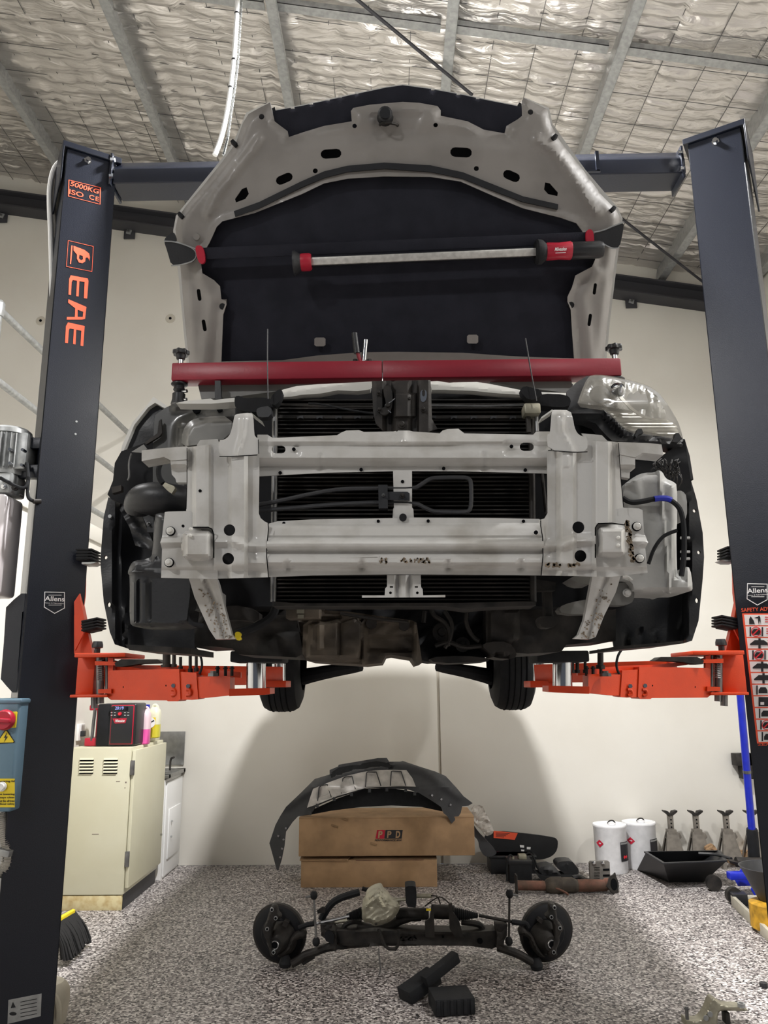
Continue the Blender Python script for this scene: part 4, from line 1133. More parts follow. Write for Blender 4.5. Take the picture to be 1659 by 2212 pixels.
# --- headlamp (right of picture)
HLo = [(1245, 878), (1256, 845), (1268, 818), (1279, 809), (1308, 810), (1359, 820), (1399, 832), (1422, 846), (1446, 878), (1465, 910), (1475, 942), (1471, 949), (1452, 946), (1391, 937), (1364, 935), (1346, 925), (1330, 907), (1308, 887), (1282, 883)]
hy = lambda x, y: 2.10 + max(0, x - 1300) * .0009 + max(0, 870 - y) * .0016
hb = panel('headlamp_housing', [(1224, 881), (1224, 846), (1245, 826), (1266, 813), (1300, 812), (1359, 822), (1399, 834), (1422, 848), (1446, 880), (1465, 912), (1474, 942), (1482, 976), (1470, 975), (1436, 963), (1399, 958), (1322, 952), (1308, 939), (1287, 915), (1266, 907), (1238, 905)], 'blackp2', car, atYf(lambda x, y: hy(x, y) + .04), g=6, t=.05,
    bumps=[ridge([(1235, 893), (1303, 893), (1330, 915), (1352, 940), (1390, 948), (1475, 962)], 9, .035), ridge([(1240, 884), (1300, 884), (1325, 902), (1345, 928), (1372, 938), (1470, 952)], 4, .045)])
inn = panel('reflector', [(1252, 872), (1270, 822), (1310, 816), (1390, 834), (1420, 856), (1436, 885), (1440, 902), (1400, 904), (1370, 888), (1320, 880), (1290, 876)], 'glass', hb, atYf(lambda x, y: hy(x, y) + .025), g=5, t=.004,
    bumps=[lambda x, y: -.035 * np.exp(-(((x - 1295) / 24) ** 2 + ((y - 852) / 20) ** 2)), lambda x, y: -.035 * np.exp(-(((x - 1375) / 28) ** 2 + ((y - 868) / 22) ** 2)), lambda x, y: .003 * np.sin(x * .9) * (x > 1340)])
panel('indicator_reflector', [(1312, 888), (1380, 892), (1400, 904), (1440, 906), (1462, 920), (1468, 942), (1400, 934), (1362, 930), (1340, 918)], 'lampin', hb, atYf(lambda x, y: hy(x, y) + .022), g=3, t=.003, bumps=[lambda x, y: .0022 * np.sin(y * .9)])
c = P(1335, 842, 2.14)
B().lathe(c + Vector((0, .0, 0)), c + Vector((.0, -.03, 0)), [(0, .022), (.5, .016), (1, .004)], 14).done('bulb_shield', 'chrome', hb)
panel('lamp_divider', [(1318, 832), (1322, 832), (1345, 858), (1372, 886), (1400, 902), (1440, 905), (1441, 909), (1398, 906), (1368, 890), (1340, 862)], 'lampin', hb, atYf(lambda x, y: hy(x, y) + .0), t=.004, sm=1)
panel('lens', HLo, 'hlens', hb, atYf(hy), g=6, t=.003, sm=1, bumps=[pad(HLo, 26, .02)])
for pts in ([(1372, 941), (1378, 926), (1386, 926), (1390, 935), (1380, 938), (1374, 945)], [(1458, 944), (1460, 935), (1466, 935), (1474, 948), (1465, 956), (1452, 954)]):
    panel('lens_clip', pts, 'blackp', hb, atY(2.1), t=.02)
# --- engine and underside
ub = panel('chassis_rail', [(420, 1300), (610, 1290), (640, 1330), (655, 1412), (640, 1420), (560, 1416), (515, 1414), (502, 1401), (455, 1396), (420, 1398)], 'castdark', car, atY(2.40), g=7, t=.3, bumps=[noise(.008, .06), ridge([(440, 1340), (620, 1330)], 12, .02)])
panel('chassis_rail', [(1050, 1300), (1330, 1250), (1330, 1384), (1275, 1388), (1223, 1393), (1213, 1407), (1198, 1409), (1140, 1412), (1050, 1406)], 'castdark', car, atY(2.40), g=7, t=.3, bumps=[noise(.006, .05), pad([(1052, 1312), (1080, 1310), (1122, 1318), (1120, 1380), (1100, 1395), (1052, 1392)], 8, .02)])
panel('sump', [(653, 1412), (655, 1350), (700, 1318), (760, 1322), (800, 1328), (890, 1340), (900, 1345), (912, 1432), (899, 1436), (889, 1421), (845, 1414), (833, 1416), (825, 1432), (788, 1436), (719, 1432), (661, 1427)], 'cast', car, atY(2.36), g=5, t=.3,
    bumps=[pad([(660, 1415), (666, 1345), (770, 1330), (788, 1345), (782, 1430), (665, 1425)], 10, .05), pad([(790, 1372), (900, 1368), (900, 1412), (792, 1408)], 8, -.02), ridge([(692, 1330), (692, 1400)], 6, .02), ridge([(735, 1330), (735, 1410)], 9, -.015), ridge([(788, 1340), (786, 1430)], 6, .03), ridge([(896, 1350), (902, 1432)], 8, .03), ridge([(700, 1330), (880, 1343)], 5, .02), noise(.004, .1)])
panel('gearbox_case', [(590, 1326), (700, 1316), (700, 1412), (655, 1412), (650, 1396), (620, 1380), (596, 1362)], 'cast', car, atY(2.44), g=5, t=.2, bumps=[ridge([(600, 1362), (650, 1375), (690, 1375)], 7, .03), ridge([(610, 1345), (640, 1336)], 6, .02), noise(.006, .13)])
ecu = pbox('ecu_box', 617, 1311, 690, 1336, 2.28, .08, 'cast', car)
panel('ecu_label', rect(641, 1312, 657, 1325), 'alloy', ecu, atY(2.277), t=.002)
panel('ecu_label', rect(643, 1328, 656, 1336), 'alloy', ecu, atY(2.277), t=.002)
panel('engine_block', [(690, 1306), (1060, 1306), (1075, 1395), (1050, 1420), (930, 1430), (905, 1425), (900, 1350), (760, 1330), (690, 1322)], 'dark', car, atY(2.50), g=7, t=.25, bumps=[noise(.02, .06)])
for x, y, r in ((802, 1346, 9), (873, 1350, 9)):
    c = P(x, y, 2.33); B().cyl((c.x, 2.33, c.z), (c.x, 2.4, c.z), .016, 12).done('sump_boss', 'castdark', car)
for pts in ([(930, 1310), (935, 1330), (965, 1345), (975, 1380), (960, 1400)], [(1010, 1310), (1005, 1345), (1020, 1375), (1035, 1385)], [(940, 1395), (970, 1385), (1000, 1400), (1040, 1395)], [(960, 1320), (980, 1350), (968, 1395)], [(918, 1320), (915, 1345)]):
    ptube('engine_hose', pts, 2.4, 5, 'castdark', car)
for x, y, r in ((955, 1365, 20), (1000, 1392, 16)):
    c = P(x, y, 2.42); k = r * 2.42 / FPX
    B().lathe((c.x, 2.42, c.z), (c.x, 2.5, c.z), [(0, k * .4), (.1, k * .5), (.12, k), (.5, k), (.55, k * .9), (1, k * .9)], 20).done('pulley', 'castdark', car)
panel('cross_pan', [(925, 1420), (1000, 1416), (1060, 1422), (1053, 1430), (940, 1433)], 'castdark', car, atY(2.4), t=.2, sm=1)
panel('guard_shoe', [(1040, 1395), (1055, 1386), (1100, 1386), (1117, 1410), (1112, 1424), (1068, 1422), (1060, 1410)], 'castdark', car, atY(2.36), g=5, t=.15, sm=1, bumps=[pad([(1062, 1410), (1075, 1412), (1108, 1413), (1100, 1420), (1070, 1419)], 3, -.02)])
ptube('lower_hose', [(596, 1310), (590, 1330), (570, 1345), (545, 1358), (515, 1368)], 2.2, 9, 'rubber', car)
ptube('heater_pipe', [(735, 1325), (800, 1336), (880, 1343)], 2.32, 3.5, 'castdark', car)
panel('yellow_cap', [(507, 1366), (516, 1364), (521, 1370), (518, 1375), (522, 1381), (512, 1384), (508, 1377)], 'yellow', car, atY(2.1), t=.015, sm=1)
panel('chain_guard', [(1165, 1335), (1170, 1330), (1205, 1332), (1212, 1340), (1205, 1346), (1195, 1356), (1172, 1356), (1165, 1345)], 'castdark', car, atY(2.2), t=.06, sm=1)
pbox('mount_stem', 1178, 1262, 1192, 1335, 2.22, .04, 'castdark', car)
panel('mount_bracket', [(1152, 1250), (1200, 1258), (1200, 1275), (1160, 1276), (1158, 1290), (1150, 1288)], 'castdark', car, atY(2.16), t=.04)
panel('rail_foot', [(1205, 1312), (1235, 1300), (1300, 1290), (1300, 1325), (1215, 1327)], 'inner', car, atY(2.25), t=.06, sm=1, g=6)
panel('rail_end', [(1225, 1245), (1285, 1245), (1285, 1260), (1250, 1262)], 'inner', car, atY(2.1), t=.1, sm=1)
panel('rail_foot', [(470, 1320), (500, 1305), (560, 1318), (560, 1345), (520, 1338), (480, 1340)], 'castdark', car, atY(2.25), t=.06, sm=1, g=6)
# engine bay closing panels
bay = B()
bay.box((-.66, 2.62, 1.70), (.72, 2.66, 2.42))
bay.done('firewall', 'dark', car, smooth=0)
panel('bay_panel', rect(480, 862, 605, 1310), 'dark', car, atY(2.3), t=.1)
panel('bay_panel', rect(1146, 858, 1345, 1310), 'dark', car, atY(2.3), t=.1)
# --- body shell, mostly hidden behind the bonnet
def sec(Y, hw, zb, zs, zt, tw):
    p = [(-hw * .9, zb), (-hw, zb + .12), (-hw, zs), (-tw, zt - .08), (-tw * .85, zt), (0, zt + .02), (tw * .85, zt), (tw, zt - .08), (hw, zs), (hw, zb + .12), (hw * .9, zb)]
    return [Vector((.04 + x, Y, z)) for x, z in p]
secs = [sec(2.66, .84, 1.66, 2.36, 2.47, .74), sec(2.78, .86, 1.64, 2.45, 2.56, .74), sec(3.1, .87, 1.66, 2.48, 2.78, .68), sec(3.6, .88, 1.68, 2.5, 3.06, .62), sec(4.4, .88, 1.70, 2.52, 3.13, .62), sec(5.4, .88, 1.72, 2.54, 3.10, .60), sec(5.9, .86, 1.74, 2.5, 2.98, .58), sec(6.18, .84, 1.78, 2.4, 2.5, .7), sec(6.25, .80, 1.84, 2.2, 2.3, .72)]
b = B()
n0 = len(secs[0])
vs = [p for s_ in secs for p in s_]
fs = [(k * n0 + i, k * n0 + (i + 1) % n0, (k + 1) * n0 + (i + 1) % n0, (k + 1) * n0 + i) for k in range(len(secs) - 1) for i in range(n0)]
fs += [tuple(range(n0)), tuple(range((len(secs) - 1) * n0, len(secs) * n0))]
b._add(vs, fs)
b.done('body_shell', 'body_clean', car, smooth=30)
B().hexa([(-.62, 2.84, 2.585), (.70, 2.84, 2.585), (.68, 3.02, 2.77), (-.60, 3.02, 2.77), (-.62, 2.82, 2.61), (.70, 2.82, 2.61), (.60, 3.5, 3.03), (-.52, 3.5, 3.03)]).done('windscreen', 'screen', car)
for sx in (-1, 1):
    x0 = .04 + sx * .80
    B().hexa([(x0 - sx * .14, 3.35, 2.60), (x0 - sx * .14, 5.5, 2.60), (x0 - sx * .0, 5.5, 2.58), (x0 - sx * .0, 3.35, 2.58), (x0 - sx * .17, 3.65, 2.98), (x0 - sx * .17, 5.35, 2.98), (x0 - sx * .13, 5.35, 2.98), (x0 - sx * .13, 3.65, 2.98)]).done('side_window', 'screen', car)
    B().box((.04 + sx * .875 - .012, 3.2, 1.75), (.04 + sx * .875 + .012, 4.2, 2.45)).done('door', 'body_clean', car, .008)
    B().box((.04 + sx * .878 - .012, 4.22, 1.75), (.04 + sx * .878 + .012, 5.1, 2.45)).done('door', 'body_clean', car, .008)
# rear wheels hanging on the rear arms
for sx, x0, x1 in ((-1, 566, 655), (1, 1060, 1149)):
    a = P(x0, 1480, 5.25); b_ = P(x1, 1480, 5.25)
    zc = 1.335 + .335
    xa_, xb_ = a.x, b_.x
    wv = xb_ - xa_
    rw = .335
    tp = [(0, rw * .62), (.03, rw * .8), (.1, rw * .93), (.22, rw * .985), (.5, rw), (.78, rw * .985), (.9, rw * .93), (.97, rw * .8), (1, rw * .62)]
    ty = B().lathe((xa_, 5.25, zc), (xb_, 5.25, zc), tp, 40).done('rear_tyre', 'rubber', car)
    gb = B()
    for s_ in (.3, .43, .57, .7):
        gb.lathe((xa_ + wv * (s_ - .012), 5.25, zc), (xa_ + wv * (s_ + .012), 5.25, zc), [(0, rw * .97), (0, rw * 1.001), (1, rw * 1.001), (1, rw * .97)], 40)
    gb.done('tread_groove', 'hole', ty)
    xi = xb_ if sx < 0 else xa_
    B().cyl((xi, 5.25, zc), (xi + sx * .03, 5.25, zc), rw * .6, 24).done('rim', 'castdark', car)
    e = P(655 if sx < 0 else 1062, 1462, 5.2); m_ = P(780 if sx < 0 else 945, 1440, 5.0)
    B().tube([e, (e + m_) / 2 + Vector((0, 0, .005)), m_], lambda s_: .055 - .025 * s_, 10, 1).done('trailing_arm', 'dark', car)
B().box((-.6, 4.7, 1.68), (.68, 5.3, 1.74)).done('underbody_pan', 'dark', car)
B().cyl((-.45, 5.2, 1.71), (.53, 5.2, 1.71), .035, 12).done('rear_axle', 'dark', car)

# --- bonnet, standing open
hp0, hpn = (0, 2.75, 2.70), (0, -.874, -.35)
HP = atPlane(hp0, hpn)
crown = lambda x, y: 0
HN = Vector(hpn).normalized()
hood_out = [(410, 800), (400, 700), (390, 580), (383, 530), (379, 495), (384, 470), (402, 445), (440, 400), (480, 350), (510, 308), (525, 265), (537, 246), (560, 233), (584, 221), (588, 240), (593, 262), (606, 272), (621, 283), (624, 296), (660, 284), (700, 272), (760, 262), (758, 240), (763, 233), (800, 226), (870, 220), (905, 222), (945, 229), (952, 238), (952, 250), (1010, 262), (1045, 280), (1090, 288), (1094, 272), (1118, 258), (1128, 250), (1127, 218), (1131, 211), (1182, 236), (1190, 270), (1210, 305), (1260, 368), (1300, 422), (1330, 452), (1340, 470), (1338, 490), (1331, 540), (1324, 600), (1313, 690), (1302, 800)]
hood_in = [(478, 781), (482, 680), (489, 658), (488, 650), (478, 646), (475, 618), (462, 605), (437, 590), (434, 571), (440, 545), (452, 525), (460, 508), (468, 490), (480, 478), (550, 460), (650, 420), (700, 396), (750, 386), (830, 381), (930, 382), (995, 392), (1070, 425), (1130, 450), (1210, 470), (1245, 482), (1256, 497), (1264, 510), (1280, 530), (1286, 560), (1279, 576), (1243, 595), (1236, 620), (1226, 641), (1226, 652), (1233, 669), (1236, 720), (1240, 774), (1170, 772), (1100, 769), (1000, 762), (860, 760), (779, 761), (685, 768), (610, 778)]
hd = panel('bonnet_frame', hood_out, 'hoodin', car, HP, g=7, t=.0, tv=tuple(-HN * .004),
    holes=[hood_in, slot(715, 332, 45, 20, -4), slot(614, 386, 38, 19, -24), slot(996, 329, 47, 21, 3), slot(1105, 380, 38, 20, 23), chaikin([(530, 397), (540, 426), (500, 441)], 1), chaikin([(1179, 386), (1214, 426), (1174, 417)], 1),
           slot(430, 637, 26, 8, 82), slot(441, 703, 26, 8, 80), slot(1285, 624, 25, 7, 98), slot(1274, 691, 27, 7, 98), circ(565, 252, 6), circ(766, 272, 5, 10), circ(1146, 242, 6), circ(941, 270, 5, 10), circ(681, 369, 5.5, 10), circ(1029, 364, 5.5, 10)],
    bumps=[pad(hood_out, 16, .02), lambda x, y: .012 * sst(1 - segdist(x, y, hood_in, True) / 16), ridge([(560, 300), (540, 330), (470, 420), (450, 460)], 16, .014), ridge([(1160, 300), (1200, 330), (1262, 420), (1290, 460)], 16, .014),
           ridge([(620, 300), (760, 290), (960, 290), (1100, 300)], 26, -.01), pad([(790, 240), (920, 240), (900, 290), (810, 290)], 10, -.008), ridge([(430, 590), (460, 640), (450, 720), (440, 790)], 22, .012), ridge([(1290, 590), (1258, 640), (1268, 720), (1275, 790)], 22, .012), ridge([(600, 440), (500, 480), (430, 530)], 9, -.006), ridge([(1120, 440), (1220, 475), (1300, 520)], 9, -.006)])
HPb = atPlane(Vector(hp0) - HN * .03, hpn)
liner_pts = [(x, y) for x, y in chaikin([(470, 800), (470, 660), (465, 615), (425, 590), (425, 560), (450, 515), (460, 480), (540, 450), (650, 408), (750, 376), (930, 372), (1070, 412), (1210, 460), (1262, 490), (1290, 520), (1292, 575), (1245, 605), (1228, 645), (1243, 800)], 0)]
panel('bonnet_felt', liner_pts, 'liner', hd, atPlane(Vector(hp0) - HN * .012, hpn), g=9, t=0, tv=tuple(-HN * .006), bumps=[ridge([(430, 548), (830, 530), (1270, 514)], 5, .008), pad(liner_pts, 25, .008)])
# outer skin with its own front lip
skin = [(405, 805), (386, 600), (374, 498), (380, 466), (436, 396), (478, 344), (505, 305), (532, 243), (583, 220), (590, 238), (620, 233), (660, 225), (750, 205), (835, 187), (870, 182), (930, 190), (1000, 203), (1060, 216), (1125, 229), (1132, 210), (1186, 233), (1194, 268), (1264, 366), (1334, 448), (1345, 472), (1334, 560), (1318, 690), (1308, 805)]
panel('bonnet_skin', skin, 'body_clean', car, HPb, g=12, t=0, tv=tuple(-HN * .004), bumps=[lambda x, y: -.05 * np.clip(1 - ((x - 860) / 480) ** 2, 0, 1)])
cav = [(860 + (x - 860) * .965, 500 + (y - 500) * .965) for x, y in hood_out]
panel('bonnet_shade_sheet', cav, 'dark', hd, atPlane(Vector(hp0) - HN * .026, hpn), t=0, tv=tuple(-HN * .002))  # dark sheet added behind the frame so the slots look shaded
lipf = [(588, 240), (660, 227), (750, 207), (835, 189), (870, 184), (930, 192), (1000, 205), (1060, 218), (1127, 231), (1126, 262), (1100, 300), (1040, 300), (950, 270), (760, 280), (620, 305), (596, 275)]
panel('nose_shade_panel', lipf, 'liner', hd, atPlane(Vector(hp0) - HN * .022, hpn), g=8, t=0, tv=tuple(-HN * .004), bumps=[noise(.002, .05)])  # dark panel put in for the shade between frame and skin
b = B()
for x, y in ((632, 233), (672, 224), (708, 215), (735, 209), (770, 201), (935, 193), (990, 203), (1032, 212)):
    c = HP(x, y, -.01)
    b.rbox(c, (.012, .006, .006), rx=.4)
tag(b.done('lip_clips', 'body_clean', hd), kind='stuff')
band = [(505, 456), (560, 436), (650, 392), (700, 370), (750, 358), (830, 351), (930, 357), (1000, 372), (1060, 396), (1130, 424), (1206, 441), (1205, 452), (1130, 436), (1060, 410), (1000, 386), (930, 371), (830, 364), (750, 371), (700, 384), (650, 405), (560, 450), (508, 468)]
panel('seal_channel', band, 'blackp', hd, atPlane(Vector(hp0) + HN * .034, hpn), g=0, t=0, tv=tuple(-HN * .012))
sk = B()
c = HP(832, 254, .01); c2 = c + HN * .05 + Vector((.0, 0, 0))
sk.lathe(c, c2, [(0, .03), (.2, .026), (.8, .026), (.85, .02), (1, .018)], 16).done('striker_stop', 'blackp', hd)
B().tube([HP(820, 270, .0), HP(826, 266, .06), HP(852, 266, .06), HP(860, 272, .0)], .005, 8, 1).done('striker_loop', 'castdark', hd)
for x, y in ((391, 466), (506, 310), (1323, 453), (1197, 298)):
    c = HP(x, y, .012); B().rbox(c, (.026, .018, .014), ry=.8 if x < 800 else -.8).done('rubber_stop', 'rubber', hd, .003)
for x, y in ((398, 490),):
    pass
for x, y in ((425, 512), ):
    c = HP(x, y, .02); B().lathe(c, c + HN * .008, [(0, .014), (1, .012)], 12).done('hinge_bolt', 'hoodin', hd)
for x, y in ((691, 740), (1021, 734)):
    o = panel('felt_clip', chaikin(rect(x - 12, y - 11, x + 12, y + 8), 1, .15), 'hoodin', hd, atPlane(Vector(hp0) + HN * .02, hpn), t=0, tv=tuple(-HN * .004))
for x, y in ((484, 655), (1232, 652)):
    panel('hinge_tab', rect(x - 6, y - 8, x + 6, y + 2), 'hoodin', hd, HP, t=0, tv=tuple(HN * .01))
    c = HP(x - 1, y + 8, .01); B().cyl(c, c + HN * .02, .012, 10).done('rubber_stop', 'rubber', hd)
# scuttle glimpses between the support bar and the wings
panel('scuttle_panel', [(425, 820), (760, 820), (760, 832), (600, 845), (500, 858), (435, 862)], 'inner', car, atY(2.55), t=.1, g=8)
panel('scuttle_panel', [(1000, 812), (1235, 812), (1235, 850), (1140, 838), (1060, 826)], 'inner', car, atY(2.55), t=.1, g=8)
panel('bonnet_hinge', [(464, 822), (476, 822), (478, 862), (464, 862)], 'blackp', car, atY(2.5), t=.02)

# ============================================================ tools on the car
# crimson support bar
YR = 2.5
sb = thing('engine_support_bar', 'long crimson steel bar lying across the wings in front of the open bonnet', 'support bar', (.03, YR, 2.5))
a = P(369, 821, YR); b_ = P(1344, 812, YR)
zt = P(369, 783, YR).z
for x0, x1 in ((a.x, P(826, 800, YR).x - .0008), (P(826, 800, YR).x + .0008, b_.x)):
    B().box((x0, YR, a.z), (x1, YR + .065, zt)).done('bar_tube', 'redbeam', sb, .005)
for x, xx in ((390, 0), (1328, 1)):
    c = P(x, 783 - xx * 9, YR + .03)
    B().lathe((c.x, YR + .03, zt - .15), (c.x, YR + .03, zt + .04), [(0, .009), (1, .009)], 12).done('threaded_rod', 'chrome', sb)
    n = 14
    kb = B()
    z0 = zt + .04
    kb.lathe((c.x, YR + .03, z0 - .018), (c.x, YR + .03, z0 + .002), [(0, .014), (1, .018)], 14)
    pts = []
    for i in range(28):
        r = .029 if i % 4 in (0, 1) else .024
        pts.append((c.x + r * math.cos(2 * math.pi * i / 28), YR + .03 + r * math.sin(2 * math.pi * i / 28), z0))
    kb.prism(pts, (0, 0, .016))
    kb.done('star_knob', 'blackp', sb, .002, seg=1)
    fb = B()
    zb_ = a.z - .002
    fb.lathe((c.x, YR + .03, zb_), (c.x, YR + .03, zb_ - .075), [(0, .028), (.06, .028), (.12, .017), (.3, .02), (.4, .014), (.5, .022), (.75, .022), (1, .026)], 16)
    fb.done('swivel_foot', 'blackp', sb)
    if xx == 0:
        B().cyl((c.x, YR + .03, zb_ - .03), (c.x + .03, YR + .02, zb_ - .03), .006, 8).cyl((c.x, YR + .03, zb_ - .06), (c.x + .03, YR + .02, zb_ - .06), .006, 8).done('clamp_screw', 'chrome', sb)
c = P(775, 783, YR + .03)
B().tube([(c.x + .008, YR + .03, zt - .0), (c.x - .008, YR + .02, zt + .05)], .006, 8, 0).done('lever', 'redbeam', sb)
B().tube([(c.x - .006, YR + .02, zt + .035), (c.x - .014, YR + .015, zt + .10), (c.x - .014, YR + .015, zt + .106)], .011, 12, 1).done('lever_grip', 'blackp', sb)
B().cyl((c.x + .016, YR + .035, zt), (c.x + .024, YR + .03, zt + .088), .009, 12).done('hook_bolt', 'chrome', sb)
for dx in (-.012, .036): B().cyl((c.x + dx, YR + .03, zt), (c.x + dx, YR + .03, zt + .016), .008, 8).done('lock_nut', 'castdark', sb)
# under-bonnet light
LP = atPlane(Vector(hp0) + HN * .09, hpn)
LP2 = atPlane(Vector(hp0) + HN * .06, hpn)
ll = thing('bonnet_work_light', 'long red and black work light hooked across the open bonnet on a black strap', 'work light', LP(830, 555))
eu = (LP(1159, 545) - LP(670, 566)).normalized()
ev = HN.cross(eu)
def lpt(x, y, h=0): return LP(x, y, h)
a = LP(668, 566); b_ = LP(1160, 545)
B().obox((a + b_) / 2, (b_ - a) / 2, ev * .0135, HN * .014).done('light_tube', 'lens', ll, .004)
B().obox((a + b_) / 2 - HN * .002, (b_ - a) / 2 * 1.0, ev * .0165, HN * .010).done('tube_shell', 'blackp', ll, .003)
a1 = LP(634, 568); a2 = LP(670, 566)
B().lathe(a1, a2, [(0, .042), (.1, .043), (.5, .028), (1, .024)], 20).done('end_bumper', 'blackp2', ll)
B().lathe(LP(650, 567), LP(673, 566), [(0, .030), (.2, .031), (.8, .031), (1, .027)], 20).done('collar', 'redp', ll)
B().lathe(LP(1156, 545), LP(1180, 544), [(0, .038), (.2, .044), (.6, .042), (1, .028)], 20).done('end_bumper', 'rubber', ll)
bd = B().lathe(LP(1176, 544), LP(1238, 541), [(0, .026), (.1, .031), (.5, .029), (.9, .032), (1, .026)], 20).done('light_body', 'redp', ll)
B().lathe(LP(1232, 542), LP(1302, 539), [(0, .028), (.05, .031), (.9, .030), (1, .026)], 20).done('battery_grip', 'blackp', ll)
text('maker_script', 'Milwaukee', LP(1211, 538, .036), eu, -ev if ev.z < 0 else ev, .042, .012, 'wprint', bd, shear=.4, bold=.02)
B().obox(LP(1211, 546, .036), eu * .018, ev * .001, HN * .0005).done('maker_flash', 'wprint', bd)
for pts, hk in (([(354, 521), (358, 512), (374, 500), (380, 512), (380, 522), (424, 538), (424, 562), (393, 572), (370, 574), (362, 545)], [(421, 530), (438, 530), (444, 560), (440, 570), (430, 569), (424, 550)]),
                ([(1283, 502), (1303, 498), (1330, 486), (1348, 480), (1346, 500), (1338, 536), (1322, 537), (1302, 526), (1282, 522)], [(1264, 497), (1282, 494), (1284, 530), (1288, 556), (1280, 558), (1268, 535)])):
    st = panel('strap', pts, 'blackp', ll, LP2, t=0, tv=tuple(-HN * .012), sm=1)
    o2 = pts[0:1] + pts[1:]
    ptsw = [LP2(*p, .003) for p in (pts[4:9] if hk[0][0] < 800 else [pts[0], pts[1], pts[2], pts[3]])]
    B().tube(ptsw, .0025, 6, 2).done('strap_edge', 'galv', st)
    if hk[0][0] > 800: B().tube([LP2(*p, .003) for p in (pts[5], pts[6], pts[7], pts[8])], .0025, 6, 2).done('strap_edge', 'galv', st)
    else: B().tube([LP2(*p, .003) for p in (pts[0], pts[4], pts[5])], .0025, 6, 2).done('strap_edge', 'galv', st)
    panel('hook', hk, 'redp', ll, atPlane(Vector(hp0) + HN * .075, hpn), t=0, tv=tuple(-HN * .015), sm=2)
a = LP2(435, 548); b_ = LP2(1270, 514)
B().obox((a + b_) / 2, (b_ - a) / 2, ev * .02, HN * .004).done('hanger_rail', 'liner', ll, .002)

# ============================================================ LEFT SIDE
# power unit on the column
pu = thing('hydraulic_power_unit', 'grey finned electric motor and pump over a translucent white oil tank on the left column', 'power unit', (-1.66, 3.35, 1.75))
c = P(18, 980, 3.35)
zt, zb = P(18, 930, 3.35).z, P(18, 1030, 3.35).z
mx_, my_ = c.x, 3.35
rm = .088
B().lathe((mx_, my_, zb), (mx_, my_, zt), [(0, rm * .9), (.1, rm * .93), (.85, rm * .93), (.86, rm * 1.06), (.95, rm * 1.04), (1, rm * .9)], 32).done('motor_case', 'galv', pu)
for k in range(30):
    a = 2 * math.pi * k / 30
    d = Vector((math.cos(a), math.sin(a), 0)); e = Vector((-d.y, d.x, 0))
    B().obox(Vector((mx_, my_, zb + (zt - zb) * .47)) + d * rm * .99, d * .012, e * .0022, (0, 0, (zt - zb) * .36)).done('fin', 'galv', pu, smooth=0)
B().box((mx_ + .06, my_ - .06, zb + .02), (mx_ + .105, my_ + .05, zt - .03)).done('terminal_box', 'galv', pu, .004)
for x, y in ((48, 971), (46, 1004), (20, 970), (20, 1000)):
    o = P(x, y, my_ - .1); B().cyl(o, o + Vector((0, .03, 0)), .007, 8).done('case_screw', 'chrome', pu)
z1 = P(18, 1074, 3.35).z
B().box((mx_ - .10, my_ - .08, z1), (mx_ + .066, my_ + .06, zb)).done('pump_block', 'galv', pu, .012)
for x, y, r, m_ in ((34, 1054, .014, 'castdark'), (10, 1052, .011, 'chrome'), (47, 1071, .005, 'castdark')):
    o = P(x, y, my_ - .08); B().lathe(o, o - Vector((0, .02, 0)), [(0, r), (.6, r), (.62, r * .6), (1, r * .6)], 12).done('port_plug', m_, pu)
z2 = P(18, 1290, 3.35).z
tk = B().box((mx_ - .12, my_ - .10, z2), (mx_ + .055, my_ + .08, z1 - .005)).done('oil_tank', 'tank', pu, .02, seg=4)
B().box((mx_ + .0 - .02, my_ - .106, z2 + .06), (mx_ + .028, my_ - .098, z1 - .08)).done('tank_rib', 'tank', pu, .004)
B().box((mx_ - .112, my_ - .1005, z2 + .008), (mx_ + .047, my_ - .094, P(18, 1208, 3.35).z)).done('oil_level', 'tankoil' if 'tankoil' in M else 'tank', tk, .002)
B().box((mx_ + .06, my_ - .02, zt - .09), (-1.52, my_ + .02, zt - .04)).box((mx_ + .06, my_ - .02, zb - .01), (-1.52, my_ + .02, zb + .05)).done('wall_bracket', 'post', pu, .003)
B().tube([P(58, 1000, 3.3), P(62, 1040, 3.28), P(52, 1060, 3.26), P(0, 1032, 3.25)], .008, 8).done('power_cable', 'rubber', pu)
B().tube([P(62, 1030, 3.28), P(58, 1068, 3.28), P(66, 1082, 3.28), P(86, 1083, 3.3)], .008, 8).done('hydraulic_hose', 'rubber', pu)
B().cyl(P(72, 1083, 3.28), P(88, 1083, 3.3), .011, 8).done('hose_fitting', 'castdark', pu)
# black shroud
sh = panel('lock_shroud', [(70, 1282), (46, 1282), (30, 1295), (13, 1312), (8, 1390), (1.5, 1467), (14, 1482), (27, 1496), (52, 1496), (62, 1494)], 'post', None, atY(3.36), holes=[[(48, 1322), (59, 1318), (57, 1390), (54, 1461), (45, 1461), (38, 1453), (42, 1400)]], t=.09)
tag(sh, 'black eight-sided cable shroud with a cut-out on the outer side of the left column', 'shroud')
B().cyl(P(47, 1370, 3.4), P(60, 1372, 3.4), .02, 12).done('release_pulley', 'castdark', sh)
B().tube([P(46, 1385, 3.4), P(56, 1395, 3.4), P(44, 1410, 3.4), P(58, 1418, 3.4)], .004, 6).done('release_cable', 'rubber', sh)
B().box((P(40, 1430, 3.4).x, 3.38, P(40, 1434, 3.4).z), (P(50, 1430, 3.4).x, 3.42, P(40, 1424, 3.4).z)).done('switch', 'blackp', sh)
